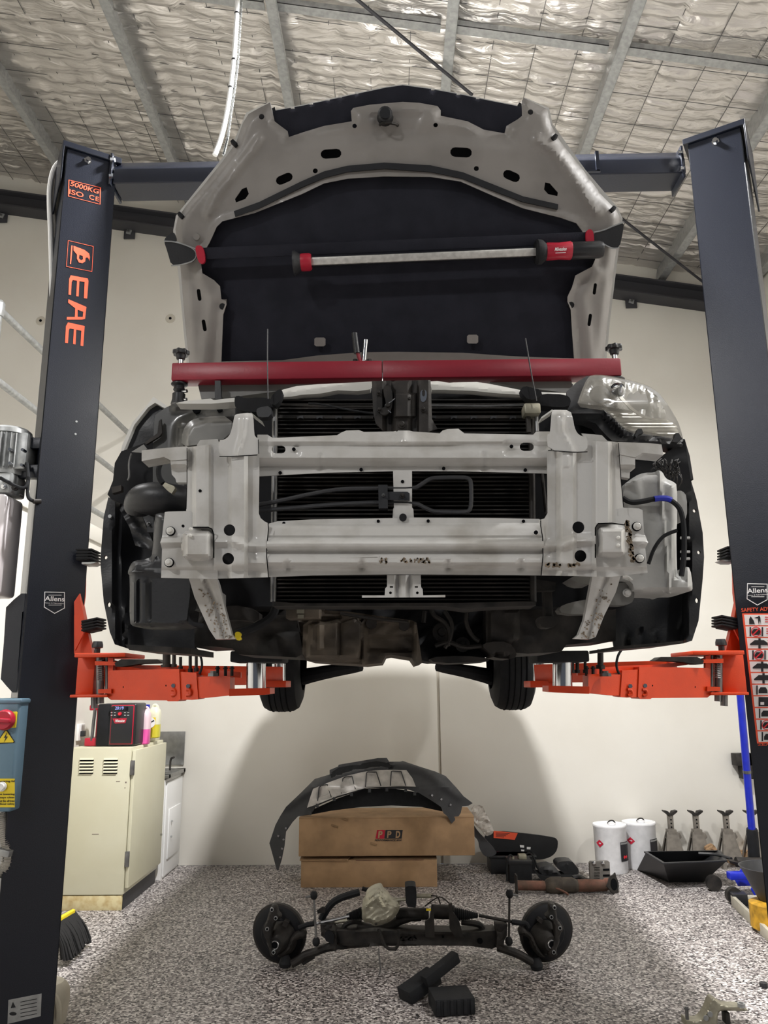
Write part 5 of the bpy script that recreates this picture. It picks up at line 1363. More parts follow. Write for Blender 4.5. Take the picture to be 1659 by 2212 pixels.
# control box
cb = thing('control_box', 'blue-grey electrical control box with a red rotary isolator on the left column', 'control box', P(20, 1755, 3.25))
a = P(-60, 1755, 3.25); b_ = P(45, 1512, 3.25)
B().box((a.x, 3.25, a.z), (b_.x, 3.42, b_.z)).done('enclosure', 'bluegrey', cb, .012, seg=3)
B().box((a.x, 3.243, P(0, 1521, 3.25).z), (b_.x + .006, 3.43, b_.z + .006)).done('lid_rim', 'bluegrey', cb, .008, seg=3)
pbox('isolator_plate', -14, 1537, 36, 1573, 3.240, .012, 'yellow', cb, .004)
c = P(12, 1555, 3.235)
B().lathe(c, c - Vector((0, .025, 0)), [(0, .040), (.2, .041), (.8, .038), (1, .034)], 24).done('isolator_knob', 'redp', cb)
B().rbox(c - Vector((0, .032, 0)), (.07, .02, .016), ry=.1).done('isolator_grip', 'redp', cb, .004)
F = atY(3.2485)
FY = lambda x, y, h=0: P(x, y, 3.249 - h)
poly('warning_sign', chaikin([(13, 1573), (34, 1605), (-10, 1607)], 1, .08), FY, 'print', cb, .001)
poly('warning_sign', chaikin([(13, 1577), (31, 1603.5), (-6, 1604.5)], 1, .08), FY, 'yellow', cb, .002)
poly('warning_bolt', [(15, 1582), (8, 1594), (12, 1593.5), (8, 1604), (17, 1591), (13, 1591)], FY, 'print', cb, .003)
poly('instruction_plate', rect(-30, 1682, 32, 1744), FY, 'yellow', cb, .002)
for k, s_ in enumerate(('Lowering lid', '', '', '', 'start lowering', 'always clear', 'must be driven', 'without safety')):
    if s_: text('instruction_text', s_, P(12, 1688 + k * 7, 3.246), (1, 0, 0), (0, 0, 1), .072, .0085, 'print', cb, bold=.01)
c = P(5, 1699, 3.245)
B().lathe(c, c - Vector((0, .015, 0)), [(0, .018), (.4, .018), (.41, .013), (1, .012)], 20).done('push_button', 'white', cb)
cd_ = thing('flexible_conduit', 'grey corrugated conduit hanging in a bend below the blue-grey control box', 'conduit', P(5, 1885, 3.3))
pts = [P(5, 1755, 3.32), P(6, 1790, 3.32), P(14, 1825, 3.32), P(17, 1850, 3.32), P(12, 1876, 3.32), P(0, 1886, 3.32), P(-14, 1885, 3.32)]
q = [Vector(p) for p in pts]
for _ in range(3):
    r = [q[0]]
    for a, b_ in zip(q, q[1:]): r += [a * .75 + b_ * .25, a * .25 + b_ * .75]
    q = r + [q[-1]]
B().tube(q, .0185, 12, 0).done('conduit_core', 'conduit', cd_)
rb = B()
acc = 0
for a, b_ in zip(q, q[1:]):
    acc += (b_ - a).length
    if acc > .006:
        acc = 0
        d = (b_ - a).normalized()
        rb.lathe(a - d * .002, a + d * .002, [(0, .0185), (.5, .022), (1, .0185)], 14)
tag(rb.done('corrugation', 'conduit', cd_), kind='stuff')
c = P(10, 1840, 3.31); B().rbox(c, (.06, .05, .025), ry=.2).done('saddle_clip', 'galv', cd_, .004)
# hose up the column and chain by the roof
hs = B().tube([P(134, 345, 3.45), P(116, 362, 3.45), P(107, 400, 3.45), P(106, 440, 3.45), P(110, 520, 3.45), P(113, 660, 3.45), P(112, 760, 3.47)], .012, 10).done('return_hose', 'white')
tag(hs, 'white hose curving out from the head of the left column and down its outer side', 'hose')
B().tube([P(137, 350, 3.47), P(122, 372, 3.47), P(113, 420, 3.47), P(116, 470, 3.47), P(119, 560, 3.47), P(117, 700, 3.48)], .012, 10).done('hose_strand', 'conduit', hs)
ch = thing('roof_cable', 'white cable with a beaded chain beside it hanging from the roof behind the overhead beam', 'cable', P(470, 330, 3.65))
pts = [P(516, -40, 3.65), P(512, 30, 3.65), P(506, 130, 3.65), P(499, 190, 3.65), P(490, 250, 3.65), P(478, 300, 3.65), P(464, 335, 3.65)]
B().tube(pts, .014, 10).done('cable_sleeve', 'white', ch)
bb = B()
for k in range(110):
    s_ = k / 109 * (len(pts) - 1)
    i = min(int(s_), len(pts) - 2)
    p = pts[i].lerp(pts[i + 1], s_ - i) + Vector((.022 + .012 * (s_ > 4) * (s_ - 4), 0, 0))
    bb.rbox(p, (.011, .011, .008), ry=k)
tag(bb.done('bead_chain', 'galv', ch), kind='stuff')
for k, y in enumerate((62, 136, 206)):
    c = pts[k + 1] if k < 2 else pts[3]
    B().lathe(c - Vector((0, 0, .004)), c + Vector((0, 0, .004)), [(0, .016), (1, .016)], 12).done('cable_tie', 'blackp', ch)

# locker
LX0, LX1, LY0, LY1 = -2.30, -1.865, 5.85, 6.66
lz = P(215, 1615, LY0).z
lk = thing('storage_locker', 'tall cream steel locker with louvred side against the low left wall', 'locker', ((LX0 + LX1) / 2, (LY0 + LY1) / 2, 0))
B().box((LX0, LY0, .10), (LX1, LY1, lz)).done('locker_body', 'locker', lk, .006)
B().box((LX0 + .01, LY0 + .005, 0), (LX1 - .01, LY1 - .0, .095)).done('plinth', 'lockerd', lk, .002)
B().box((LX1 - .03, LY0 + .03, .0), (LX1 - .005, LY1 - .02, .10)).done('plinth_shadow', 'blackp', lk)
dr = B().box((LX1 + .004, LY0 + .012, .14), (LX1 + .03, LY1 - .01, lz - .02)).done('locker_door', 'locker', lk, .004)
for z in (.28, lz - .19): B().box((LX1, LY0 - .004, z), (LX1 + .028, LY0 + .014, z + .10)).done('hinge', 'steel', lk, .002)
B().cyl((LX1 + .03, LY1 - .06, .36), (LX1 + .045, LY1 - .06, .36), .008, 8).done('door_lock', 'chrome', dr)
for x0, x1 in ((173, 203), (225, 255)):
    for k in range(5):
        y = 1640 + k * 6.9
        a = P(x0 - k * .4, y, LY0); b_ = P(x1 - k * .4, y, LY0)
        B().hexa([(a.x, LY0 - .012, a.z - .004), (b_.x, LY0 - .012, a.z - .004), (b_.x, LY0 + .002, a.z - .004), (a.x, LY0 + .002, a.z - .004), (a.x, LY0 - .003, a.z + .008), (b_.x, LY0 - .003, a.z + .008), (b_.x, LY0 + .002, a.z + .008), (a.x, LY0 + .002, a.z + .008)]).done('louvre', 'locker', lk)
        B().box((a.x, LY0 - .0015, a.z - .013), (b_.x, LY0 + .001, a.z - .004)).done('louvre_gap', 'hole', lk)
for x, y, w_, h_ in ((272, 1690, 3, 3), (270, 1702, 2, 2), (206, 1802, 14, 1.2), (255, 1688, 8, 1)):
    c = P(x, y, LY0); B().box((c.x - w_ * .0017, LY0 - .001, c.z - h_ * .0017), (c.x + w_ * .0017, LY0 + .001, c.z + h_ * .0017)).done('paint_chip', 'scuff', lk)
B().box((LX0, LY1 - .3, lz), (LX1 - .03, LY1, lz + .03)).done('folded_sheet', 'locker', lk, .004)
# laundry trough
sk = thing('utility_sink', 'white laundry cabinet with stainless sink in the back left corner', 'sink', (-2.05, 6.95, 0))
sx = -1.845
sy0 = 6.70
sz = P(375, 1665, 7.0).z
B().box((-2.30, sy0, 0), (sx, YB - .02, sz - .04)).done('cabinet_body', 'sink', sk, .004)
B().box((sx, sy0 + .03, .02), (sx + .012, YB - .02, sz - .06)).done('cabinet_front', 'sink', sk, .003)
B().box((sx + .012, sy0 + .10, .14), (sx + .022, YB - .08, sz - .28)).done('cabinet_door', 'sink', sk, .003)
for z in (.42, .30): B().cyl((sx + .02, sy0 + .16, z), (sx + .035, sy0 + .16, z), .008, 8).done('door_catch', 'chrome', sk)
b = B()
b.box((-2.30, sy0 - .01, sz - .03), (sx + .03, sy0 + .05, sz)); b.box((-2.30, YB - .06, sz - .03), (sx + .03, YB - .005, sz)); b.box((sx - .04, sy0, sz - .03), (sx + .03, YB - .01, sz)); b.box((-2.30, sy0, sz - .03), (-2.24, YB - .01, sz))
b.box((-2.25, sy0 + .02, sz - .24), (sx - .02, YB - .04, sz - .22))
b.done('basin', 'ss', sk, .002)
a = P(342, 1652, YB - .01); b_ = P(400, 1580, YB - .01)
sp = B().box((a.x - .25, YB - .015, a.z), (b_.x, YB - .002, b_.z)).done('splashback', 'ss', sk, .001)
B().tube([(-1.9, YB - .2, sz), (-1.9, YB - .2, sz + .1), (-1.86, YB - .24, sz + .11)], .009, 8).done('tap', 'castdark', sk)
# power point
c = P(179, 1584, 5.9)
po = B().box((XM, 6.0, c.z - .06), (XM + .02, 6.12, c.z + .06)).done('power_point', 'white', None, .004)
tag(po, 'white power point on the low left wall behind the radio', 'power point')
B().box((XM + .02, 6.03, c.z - .03), (XM + .05, 6.07, c.z + .01)).done('plug', 'blackp', po, .004)
# radio
rd = thing('jobsite_radio', 'black and dark red jobsite radio on top of the cream locker, near its left edge', 'radio', (-2.05, 6.02, lz))
Yr = 5.93
a = P(231, 1614, Yr); b_ = P(296, 1519, Yr)
a.z = lz
body = B().box((a.x, Yr, lz + .004), (b_.x, Yr + .24, b_.z)).done('radio_case', 'blackp', rd, .016, seg=3)
B().box((a.x + .016, Yr - .006, lz + .016), (b_.x - .016, Yr + .01, b_.z - .012)).done('trim_ring', 'redp', rd, .006)
B().box((a.x + .022, Yr - .010, lz + .022), (b_.x - .022, Yr + .01, b_.z - .018)).done('speaker_grille', 'print', rd, .004)
rx_ = P(187, 1560, Yr + .05).x
for q0, q1 in (((rx_, Yr + .03, lz + .004), (a.x + .02, Yr + .20, lz + .06)), ((rx_ + .02, Yr + .03, b_.z - .05), (a.x + .02, Yr + .20, b_.z - .012))):
    B().box(q0, q1).done('side_guard', 'redp', rd, .008)
B().box((rx_ + .04, Yr + .13, lz + .01), (a.x - .01, Yr + .15, b_.z - .02)).done('side_panel', 'redp', rd, .006)
B().cyl((rx_ + .05, Yr + .04, lz + .04), (rx_ + .06, Yr + .04, b_.z - .03), .012, 10).done('handle_bar', 'steel', rd)
B().box((rx_ + .09, Yr + .01, lz + .004), (a.x + .01, Yr + .22, b_.z - .004)).done('side_bumper', 'rubber', rd, .01)
B().box((P(240, 1530, Yr).x, Yr - .013, P(0, 1536, Yr).z - .004), (P(278, 1530, Yr).x, Yr - .008, b_.z - .024)).done('display', 'display', rd, .002)
text('clock_text', '20:19', P(258, 1529.5, Yr - .014), (1, 0, 0), (0, 0, 1), .062, .022, 'digit', rd, bold=0)
c = P(259.5, 1542, Yr - .01)
B().lathe(c, c - Vector((0, .016, 0)), [(0, .014), (.7, .014), (1, .011)], 16).done('tuning_knob', 'redp', rd)
B().lathe(c - Vector((0, .016, 0)), c - Vector((0, .018, 0)), [(0, .008), (1, .008)], 12).done('knob_light', 'led', rd)
for x in (241, 248, 270, 277):
    for y in (1539.5, 1545): 
        o = P(x, y, Yr - .012); B().box((o.x - .006, Yr - .013, o.z - .0015), (o.x + .006, Yr - .009, o.z + .0015)).done('button_mark', 'wprint', rd)
poly('maker_badge', [(243, 1552), (274, 1551), (271, 1562), (248, 1563)], lambda x, y, h=0: P(x, y, Yr - .0105 - h), 'redp', rd, .002)
text('maker_script', 'Milwaukee', P(259, 1557, Yr - .0145), (1, 0, .0), (0, 0, 1), .07, .02, 'wprint', rd, shear=.4, bold=.01)
B().tube([(rx_ + .03, Yr + .15, b_.z), (rx_ + .02, Yr + .15, b_.z + .0)], .004, 6, 0).done('aerial', 'blackp', rd)
# jugs
def jug(x0, x1, y0, Y, m1, m2, cap, lab, name):
    t = thing(name, lab, 'bottle', P((x0 + x1) / 2, 1605, Y))
    t.location.z = lz + (.001 if name != 'detergent_jug' else .032)
    zb_ = t.location.z
    a = P(x0, y0, Y); b_ = P(x1, y0, Y)
    h = a.z - zb_
    wx = b_.x - a.x
    def ring(z, s_, sy=1):
        cx = (a.x + b_.x) / 2
        pts = chaikin(rect(-wx / 2 * s_, -.05 * s_, wx / 2 * s_, .05 * s_), 2, .2)
        return [Vector((cx + p[0], Y + .05 + p[1], z)) for p in pts]
    def body(z0, z1, prof_, nm, mt, par):
        rs_ = [ring(z0 + (z1 - z0) * k, s_) for k, s_ in prof_]
        n = len(rs_[0])
        bb = B()
        bb._add([p for r in rs_ for p in r], [(k * n + i, k * n + (i + 1) % n, (k + 1) * n + (i + 1) % n, (k + 1) * n + i) for k in range(len(rs_) - 1) for i in range(n)] + [tuple(range(n)), tuple(range((len(rs_) - 1) * n, len(rs_) * n))])
        return bb.done(nm, mt, par)
    body(zb_ + h * .40, zb_ + h * .93, [(0, 1), (.55, 1), (.8, .9), (1, .45)], 'jug_body', m1, t)
    body(zb_, zb_ + h * .398, [(0, .9), (.06, 1), (1, 1.0)], 'liquid_fill', m2, t)
    cx = (a.x + b_.x) / 2
    B().tube([(cx - wx * .3, Y + .05, zb_ + h * .80), (cx - wx * .2, Y + .05, zb_ + h * .96), (cx + wx * .15, Y + .05, zb_ + h * .99), (cx + wx * .3, Y + .05, zb_ + h * .82)], .012, 8).done('jug_handle', m1, t)
    return t, cx, zb_, h, wx
t, cx, zb_, h, wx = jug(301, 322, 1527, 6.12, 'jugp', 'pink', 0, 'pale jug half full of pink liquid beside the radio', 'coolant_jug')
t, cx, zb_, h, wx = jug(318, 344, 1522, 6.35, 'jugw', 'yliq', 0, 'cloudy jug of yellow liquid with a label and blue cap on the locker', 'detergent_jug')
B().cyl((cx - wx * .55, 6.38, zb_ + h * .88), (cx - wx * .55, 6.38, zb_ + h * 1.0), .018, 12).done('jug_cap', 'blue', t)
B().box((cx - wx * .38, 6.296, zb_ + h * .3), (cx + wx * .42, 6.30, zb_ + h * .62)).done('jug_label', 'yellow', t)
B().lathe((cx, 6.295, zb_ + h * .47), (cx, 6.292, zb_ + h * .47), [(0, .04), (1, .04)], 20).done('label_roundel', 'wprint', t)
B().rbox((cx, 6.291, zb_ + h * .47), (.07, .002, .008), ry=-.5).done('label_stripe', 'print', t)
# broom
br = thing('broom', 'black bristled broom head with a yellow back standing by the left column', 'broom', PZ(150, 2030))
a = PZ(112, 2005); a.z = .13; b_ = PZ(160, 1978); b_.z = .11
b_ = P(160, 1969, 5.1); a = P(112, 1996, 4.75)
B().obox((a + b_) / 2, (b_ - a) / 2, (.012, -.012, .0), (0, 0, .014)).done('broom_back', 'yellow', br, .004)
bb = B()
for k in range(150):
    s_ = k / 149
    p = a.lerp(b_, s_)
    e = Vector((p.x + .07 + rnd() * .05, p.y - .03 + rnd() * .04, .02 + .025 * rnd()))
    bb.tube([p, p.lerp(e, .5) + Vector((.015, 0, .01)), e], .008, 4, 1)
tag(bb.done('bristles', 'bristle', br), kind='stuff')
tw = B().tube([PZ(152, 2015), PZ(168, 2028), PZ(171, 2030)], .004, 6, 0).tube([PZ(166, 2027), PZ(182, 2024)], .004, 6, 0).done('zip_tie_scrap', 'blackp')
tag(tw, 'small black scrap of cable tie on the floor beside the broom', 'scrap')
# bucket
c = PZ(92, 2260)
bk = B().lathe((c.x, c.y, 0), (c.x, c.y, .175), [(0, .08), (.03, .09), (.55, .10), (.8, .097), (.92, .085), (1, .07)], 28).done('plastic_drum', 'bucket')
bk.location = Vector((P(97, 2212, 4.0).x, 4.0, 0))
tag(bk, 'beige rounded plastic container beside the foot of the left column', 'container')
B().tube([Vector((bk.location.x + .05, 3.94, .15)), Vector((bk.location.x + .085, 3.93, .11)), Vector((bk.location.x + .09, 3.93, .04))], .012, 8).done('moulded_handle', 'bucket', bk)

# ============================================================ BACK OF THE BAY
Yb = 6.45
a = P(649.6, 1916, Yb); b_ = P(945, 1857, Yb)
x0, x1, h1 = a.x, P(945, 1920, Yb).x, b_.z
lbx = thing('cardboard_box', 'plain long cardboard box at the bottom of the stack by the back wall', 'box', ((x0 + x1) / 2, Yb + .2, 0), 'stacked cardboard boxes')
B().box((x0, Yb, 0), (x1, Yb + .45, h1)).done('carton', 'card', lbx, .004)
B().hexa([(x0 - .01, Yb - .01, h1), (x0 + .36, Yb - .01, h1), (x0 + .39, Yb + .2, h1), (x0 - .01, Yb + .2, h1), (x0 - .01, Yb - .01, h1 + .006), (x0 + .36, Yb - .01, h1 + .006), (x0 + .39, Yb + .2, h1 + .022), (x0 - .01, Yb + .2, h1 + .022)]).done('flap', 'card', lbx)
B().hexa([(x0 + .40, Yb, h1), (x1, Yb, h1), (x1, Yb + .2, h1), (x0 + .4, Yb + .2, h1), (x0 + .40, Yb, h1 + .004), (x1, Yb, h1 + .004), (x1, Yb + .2, h1 + .03), (x0 + .4, Yb + .2, h1 + .03)]).done('flap', 'cardd', lbx)
B().box((x0 + .42, Yb - .002, h1 - .003), (x1 - .1, Yb, h1 + .001)).done('tape_strip', 'rust', lbx)
h1 += .03
a = P(645, 1840, Yb - .01); b_ = P(1021, 1765, Yb - .01)
h2 = b_.z
ubx = thing('cardboard_box', 'wide cardboard box printed PPD lying on the other box under the bumper', 'box', ((a.x + b_.x) / 2, Yb + .2, h1), 'stacked cardboard boxes')
B().box((a.x, Yb - .01, h1), (b_.x + .01, Yb + .50, h2)).done('carton', 'card', ubx, .005)
B().box((a.x, Yb - .012, h2 - .004), (b_.x + .01, Yb + .24, h2 + .004)).done('flap', 'card', ubx, .001)
Ff = lambda x, y, h=0: P(x, y, Yb - .012 - h)
z9 = lambda x, y: (520 + x * .3255, 1600 + y * .3255)
poly('logo_square', [z9(*p) for p in ((905, 593), (958, 593), (952, 650), (895, 650))], Ff, 'redp', ubx, .002)
poly('logo_square', [z9(*p) for p in ((962, 593), (1075, 593), (1068, 650), (955, 650))], Ff, 'print', ubx, .002)
for s_, x in (('P', 926), ('P', 985), ('D', 1043)):
    X, Y_ = z9(x, 622)
    text('logo_letter', s_, P(X, Y_, Yb - .016), (1, 0, 0), (0, 0, 1), .036, .05, 'card', ubx, shear=.12, bold=.04)
X, Y_ = z9(978, 661)
text('logo_text', 'PERFORMANCE 4X4', P(X, Y_, Yb - .014), (1, 0, 0), (0, 0, 1), .205, .013, 'print', ubx, shear=.2, bold=.02)
for x, y in ((690, 522), (620, 565), (880, 685)):
    X, Y_ = z9(x, y)
    c = P(X, Y_, Yb - .014); B().rbox(c, (.05, .008, .014), ry=.3).done('torn_patch', 'cardd', ubx, .002)
# bumper cover draped on the boxes
bo = [z9(*p) for p in ((190, 680), (210, 620), (230, 560), (262, 500), (300, 440), (400, 345), (490, 255), (590, 225), (590, 195), (645, 172), (650, 160), (910, 116), (970, 115), (985, 140), (1060, 140), (1075, 135), (1180, 170), (1290, 205), (1360, 235), (1430, 310), (1480, 370), (1540, 415), (1510, 432), (1470, 435), (1460, 480), (1440, 510), (1400, 550), (1370, 500), (1345, 480), (1330, 440), (1270, 400), (1180, 345), (1100, 322), (1000, 318), (900, 315), (830, 318), (750, 345), (620, 385), (500, 435), (470, 485), (380, 503), (345, 540), (300, 605), (290, 700), (272, 790), (250, 860), (238, 855), (215, 770))]
yb_ = lambda x, y: 6.32 + .0000042 * (x - 815) ** 2 + max(0, 1700 - y) * .003
bc = thing('bumper_cover', 'dark grey car bumper cover with silver trim resting on the cardboard boxes', 'bumper', P(815, 1745, 6.45))
panel('bumper_skin', bo, 'bumper', bc, atYf(yb_), g=6, t=.012, bumps=[ridge([z9(*p) for p in ((300, 440), (500, 300), (600, 240), (1000, 150), (1200, 190), (1450, 370))], 14, .02), ridge([z9(*p) for p in ((600, 235), (700, 195), (950, 150), (1000, 180))], 6, -.03), noise(.003, .05)])
inner_ = [z9(*p) for p in ((390, 500), (470, 460), (640, 385), (820, 320), (1000, 315), (1180, 345), (1330, 430), (1340, 470), (1200, 440), (1000, 430), (800, 440), (600, 465), (460, 492))]
panel('bumper_inside', inner_, 'rubber', bc, atYf(lambda x, y: yb_(x, y) + .10), g=8, t=.01, bumps=[noise(.004, .06)])
sk_ = [z9(*p) for p in ((440, 445), (460, 380), (480, 320), (590, 275), (700, 235), (800, 210), (900, 196), (1000, 194), (1100, 196), (1140, 250), (1162, 305), (1050, 303), (900, 308), (820, 316), (720, 345), (640, 368), (500, 425))]
st = panel('silver_trim', sk_, 'skid', bc, atYf(lambda x, y: yb_(x, y) - .02), g=4, t=.01, bumps=[pad([z9(*p) for p in q_], 3, -.012) for q_ in (((510, 400), (520, 310), (575, 290), (600, 375)), ((668, 350), (678, 250), (738, 235), (760, 320)), ((828, 305), (835, 212), (900, 208), (930, 300)), ((993, 298), (1000, 205), (1065, 205), (1095, 298)))])
for q_ in (((503, 385), (590, 350), (600, 378), (508, 402)), ((664, 320), (750, 290), (762, 322), (668, 350)), ((826, 275), (918, 278), (930, 303), (828, 306)), ((993, 272), (1082, 272), (1094, 298), (993, 300))):
    panel('trim_recess', [z9(*p) for p in q_], 'skid', st, atYf(lambda x, y: yb_(x, y) - .022), t=.012)
for q_ in (((510, 400), (520, 310), (535, 297), (575, 290), (600, 375)), ((668, 350), (678, 250), (695, 240), (738, 235), (760, 320)), ((828, 305), (835, 212), (845, 207), (900, 208), (930, 300)), ((993, 298), (1000, 205), (1010, 201), (1065, 205), (1095, 298))):
    qq = [z9(*p) for p in q_]
    for a_, b__ in zip(qq, qq[1:]):
        B().tube([P(a_[0], a_[1], yb_(*a_) - .022), P(b__[0], b__[1], yb_(*b__) - .022)], .004, 6, 0).done('trim_rib', 'bumper', st)
for x, y in ((508, 425), (620, 382), (735, 350), (855, 325), (970, 318), (1095, 322), (1155, 345), (460, 475)):
    X, Y_ = z9(x, y)
    panel('mount_tab', rect(X - 3, Y_ - 2, X + 3, Y_ + 6), 'bumper', bc, atYf(lambda x, y: yb_(x, y) - .025), t=.01)
for x, y in ((300, 580), (250, 632), (285, 655), (275, 715), (262, 772), (1270, 362), (1332, 388), (1393, 425)):
    X, Y_ = z9(x, y)
    c = P(X, Y_, yb_(X, Y_) - .012); B().rbox(c, (.014, .012, .014), ry=.5).done('push_clip', 'chrome', bc)
panel('number_plate_recess', [z9(*p) for p in ((596, 215), (650, 178), (900, 135), (990, 150), (1000, 175), (850, 180), (700, 215), (600, 248))], 'rubber', bc, atYf(lambda x, y: yb_(x, y) - .008), t=.01)
# second dark bumper end, plastic sleeve, black board
z2_ = lambda x, y: (1000 + x * .2532, 1640 + y * .2532)
be = panel('bumper_corner', [z2_(*p) for p in ((55, 515), (80, 540), (130, 620), (200, 690), (290, 790), (280, 815), (230, 835), (180, 825), (145, 770), (135, 700), (90, 650), (65, 590))], 'bumper', None, atY(6.72), g=6, t=.05, bumps=[noise(.004, .06)], sm=1)
tag(be, 'dark curved bumper end leaning beside the boxes in front of the black board', 'bumper part')
fl = panel('plastic_sleeve', [z2_(*p) for p in ((70, 395), (170, 395), (180, 430), (220, 500), (245, 560), (262, 600), (255, 640), (190, 660), (150, 600), (100, 560), (80, 520))], 'film', None, atY(6.66), g=4, t=.02, bumps=[noise(.012, .2), noise(.006, .4)], sm=1)
tag(fl, 'crumpled clear plastic film bunched at the right end of the boxes', 'plastic film')
z5b = lambda x, y: (860 + x * .2532, 1880 + y * .2532)
bd = panel('undertray_panel', [z2_(*p) for p in ((170, 660), (260, 607), (600, 640), (780, 668), (800, 680), (812, 705), (805, 770), (780, 810), (740, 838), (690, 852), (640, 858), (400, 850), (240, 838), (190, 830))], 'blackp', None, atY(7.0), g=8, t=.02, sm=1, bumps=[noise(.001, .05)])
tag(bd, 'black plastic panel with an orange-red sticker leaning on the back wall', 'panel')
Fb = lambda x, y, h=0: P(x, y, 6.995 - h)
poly('warning_sticker', [z2_(*p) for p in ((262, 610), (468, 630), (442, 688), (262, 672))], Fb, 'orangep', bd, .002)
for k in range(4):
    X, Y_ = z2_(280, 626 + k * 10); poly('sticker_print', [(X, Y_), (X + 30 - k * 4, Y_ + 1.4), (X + 30 - k * 4, Y_ + 2.6), (X, Y_ + 1.2)], Fb, 'print', bd, .003)
poly('sticker', [z2_(*p) for p in ((290, 790), (368, 798), (364, 816), (292, 808))], Fb, 'redp', bd, .002)
poly('sticker', [z2_(*p) for p in ((315, 797), (360, 802), (358, 812), (314, 806))], Fb, 'wprint', bd, .003)
for q_ in (((485, 732), (522, 735), (522, 755), (488, 752)), ((545, 748), (578, 750), (576, 770), (545, 768)), ((495, 770), (525, 772), (522, 786), (498, 784))):
    poly('sticker', [z2_(*p) for p in q_], Fb, 'wprint', bd, .002)
def gbox(name, lab, cat, x0, y1, x1, y0, Y, d, mt, bev=.006):
    t = thing(name, lab, cat, P((x0 + x1) / 2, y1, Y))
    a = P(x0, y1, Y); b_ = P(x1, y0, Y)
    t.location = ((a.x + b_.x) / 2, Y + d / 2, 0)
    o = B().box((a.x, Y, 0), (b_.x, Y + d, b_.z)).done('case', mt, t, bev)
    return t, a.x, b_.x, b_.z
Ybt = PZ(1120, 1908).y
t, xa_, xb_, zt = gbox('plastic_case', 'low black plastic case on the floor under the black panel', 'case', 1060, 1876, 1156, 1848, 6.85, .25, 'blackp')
B().box((xa_ - .01, 6.84, zt - .02), (xb_ + .01, 7.1, zt)).done('lid', 'blackp', t, .004)
t, xa_, xb_, zt = gbox('car_battery', 'black car battery standing on the floor left of the exhaust pipe', 'battery', 1101, 1908, 1148, 1862, Ybt, .16, 'rubber')
B().box((xa_ - .004, Ybt - .004, zt - .02), (xb_ + .004, Ybt + .165, zt + .012)).done('lid', 'blackp', t, .003)
B().cyl((xa_ + .04, Ybt + .05, zt), (xa_ + .04, Ybt + .05, zt + .03), .012, 10).done('terminal', 'alloy', t)
B().box((xb_ - .09, Ybt + .03, zt + .01), (xb_ - .03, Ybt + .10, zt + .045)).done('terminal_cover', 'alloy', t, .004)
B().tube([(xa_ + .04, Ybt + .05, zt + .03), (xa_ + .01, Ybt + .04, zt + .05), (xa_ - .02, Ybt, zt - .02), (xa_ - .02, Ybt - .01, .02)], .007, 8).done('battery_lead', 'rubber', t)
B().tube([(xb_ - .05, Ybt + .08, zt + .03), (xb_ + .02, Ybt + .09, zt + .06), (xb_ + .06, Ybt + .02, zt - .08), (xb_ + .1, Ybt, .01)], .007, 8).done('battery_lead', 'rubber', t)
ab = thing('airbox', 'black air filter housing in pieces lying between the battery and the slotted vent', 'car part', PZ(1205, 1900))
panel('filter_lid', [z2_(*p) for p in ((650, 930), (680, 915), (760, 905), (840, 980), (835, 1010), (720, 1010), (680, 985), (645, 955))], 'blackp2', ab, atY(6.55), g=6, t=.15, sm=1, bumps=[pad([z2_(*p) for p in ((665, 935), (755, 915), (825, 978), (730, 985))], 3, .02)])
panel('filter_case', [z2_(*p) for p in ((640, 985), (700, 1000), (840, 1005), (990, 1000), (995, 1040), (840, 1045), (680, 1035), (645, 1010))], 'blackp', ab, atY(6.5), g=6, t=.2, sm=1)
panel('filter_case', [z2_(*p) for p in ((800, 890), (830, 872), (930, 868), (960, 905), (990, 940), (985, 990), (880, 990), (845, 960), (805, 930))], 'blackp2', ab, atY(6.6), g=5, t=.15, sm=1, bumps=[ridge([z2_(*p) for p in ((840, 890), (860, 930))], 3, .01), ridge([z2_(*p) for p in ((880, 885), (905, 930))], 3, .01)])
B().tube([P(*z2_(940, 1010), 6.5), P(*z2_(1000, 1000), 6.5), P(*z2_(1040, 1030), 6.45), P(*z2_(1080, 1040), 6.45)], .018, 8).done('intake_snout', 'blackp', ab)
cr = panel('crumpled_wrapper', [z2_(*p) for p in ((990, 960), (1030, 955), (1075, 985), (1085, 1030), (1080, 1060), (1010, 1050), (995, 1000))], 'film', None, atY(6.62), g=3, t=.03, bumps=[noise(.02, .5)])
tag(cr, 'scrunched shiny wrapper on the floor behind the exhaust pipe', 'wrapper')
vp = [z2_(*p) for p in ((1080, 885), (1090, 872), (1240, 868), (1252, 880), (1256, 980), (1262, 1065), (1100, 1075), (1088, 1060))]
hs_ = [slot(*z2_(1143, 926 + k * 13), 13, 1.6, 0, 3) for k in range(10)]
vt = panel('slotted_vent', vp, 'vent', None, atY(6.35), holes=hs_, t=.03)
tag(vt, 'dark slotted plastic vent panel standing upright beside the exhaust pipe', 'vent')
for q_ in (((1195, 935), (1250, 933), (1250, 950), (1196, 952)), ((1195, 985), (1252, 983), (1253, 1000), (1196, 1002))):
    panel('vent_recess', [z2_(*p) for p in q_], 'hole', vt, atY(6.347), t=.004)
panel('vent_backing', [z2_(*p) for p in ((1095, 890), (1235, 885), (1245, 1050), (1105, 1055))], 'hole', vt, atY(6.385), t=.004)
for x in (1118, 1195): 
    X, Y_ = z2_(x, 884); c = P(X, Y_, 6.34); B().box((c.x - .012, 6.335, c.z - .012), (c.x + .012, 6.35, c.z + .012)).done('vent_clip', 'chrome', vt, .003)
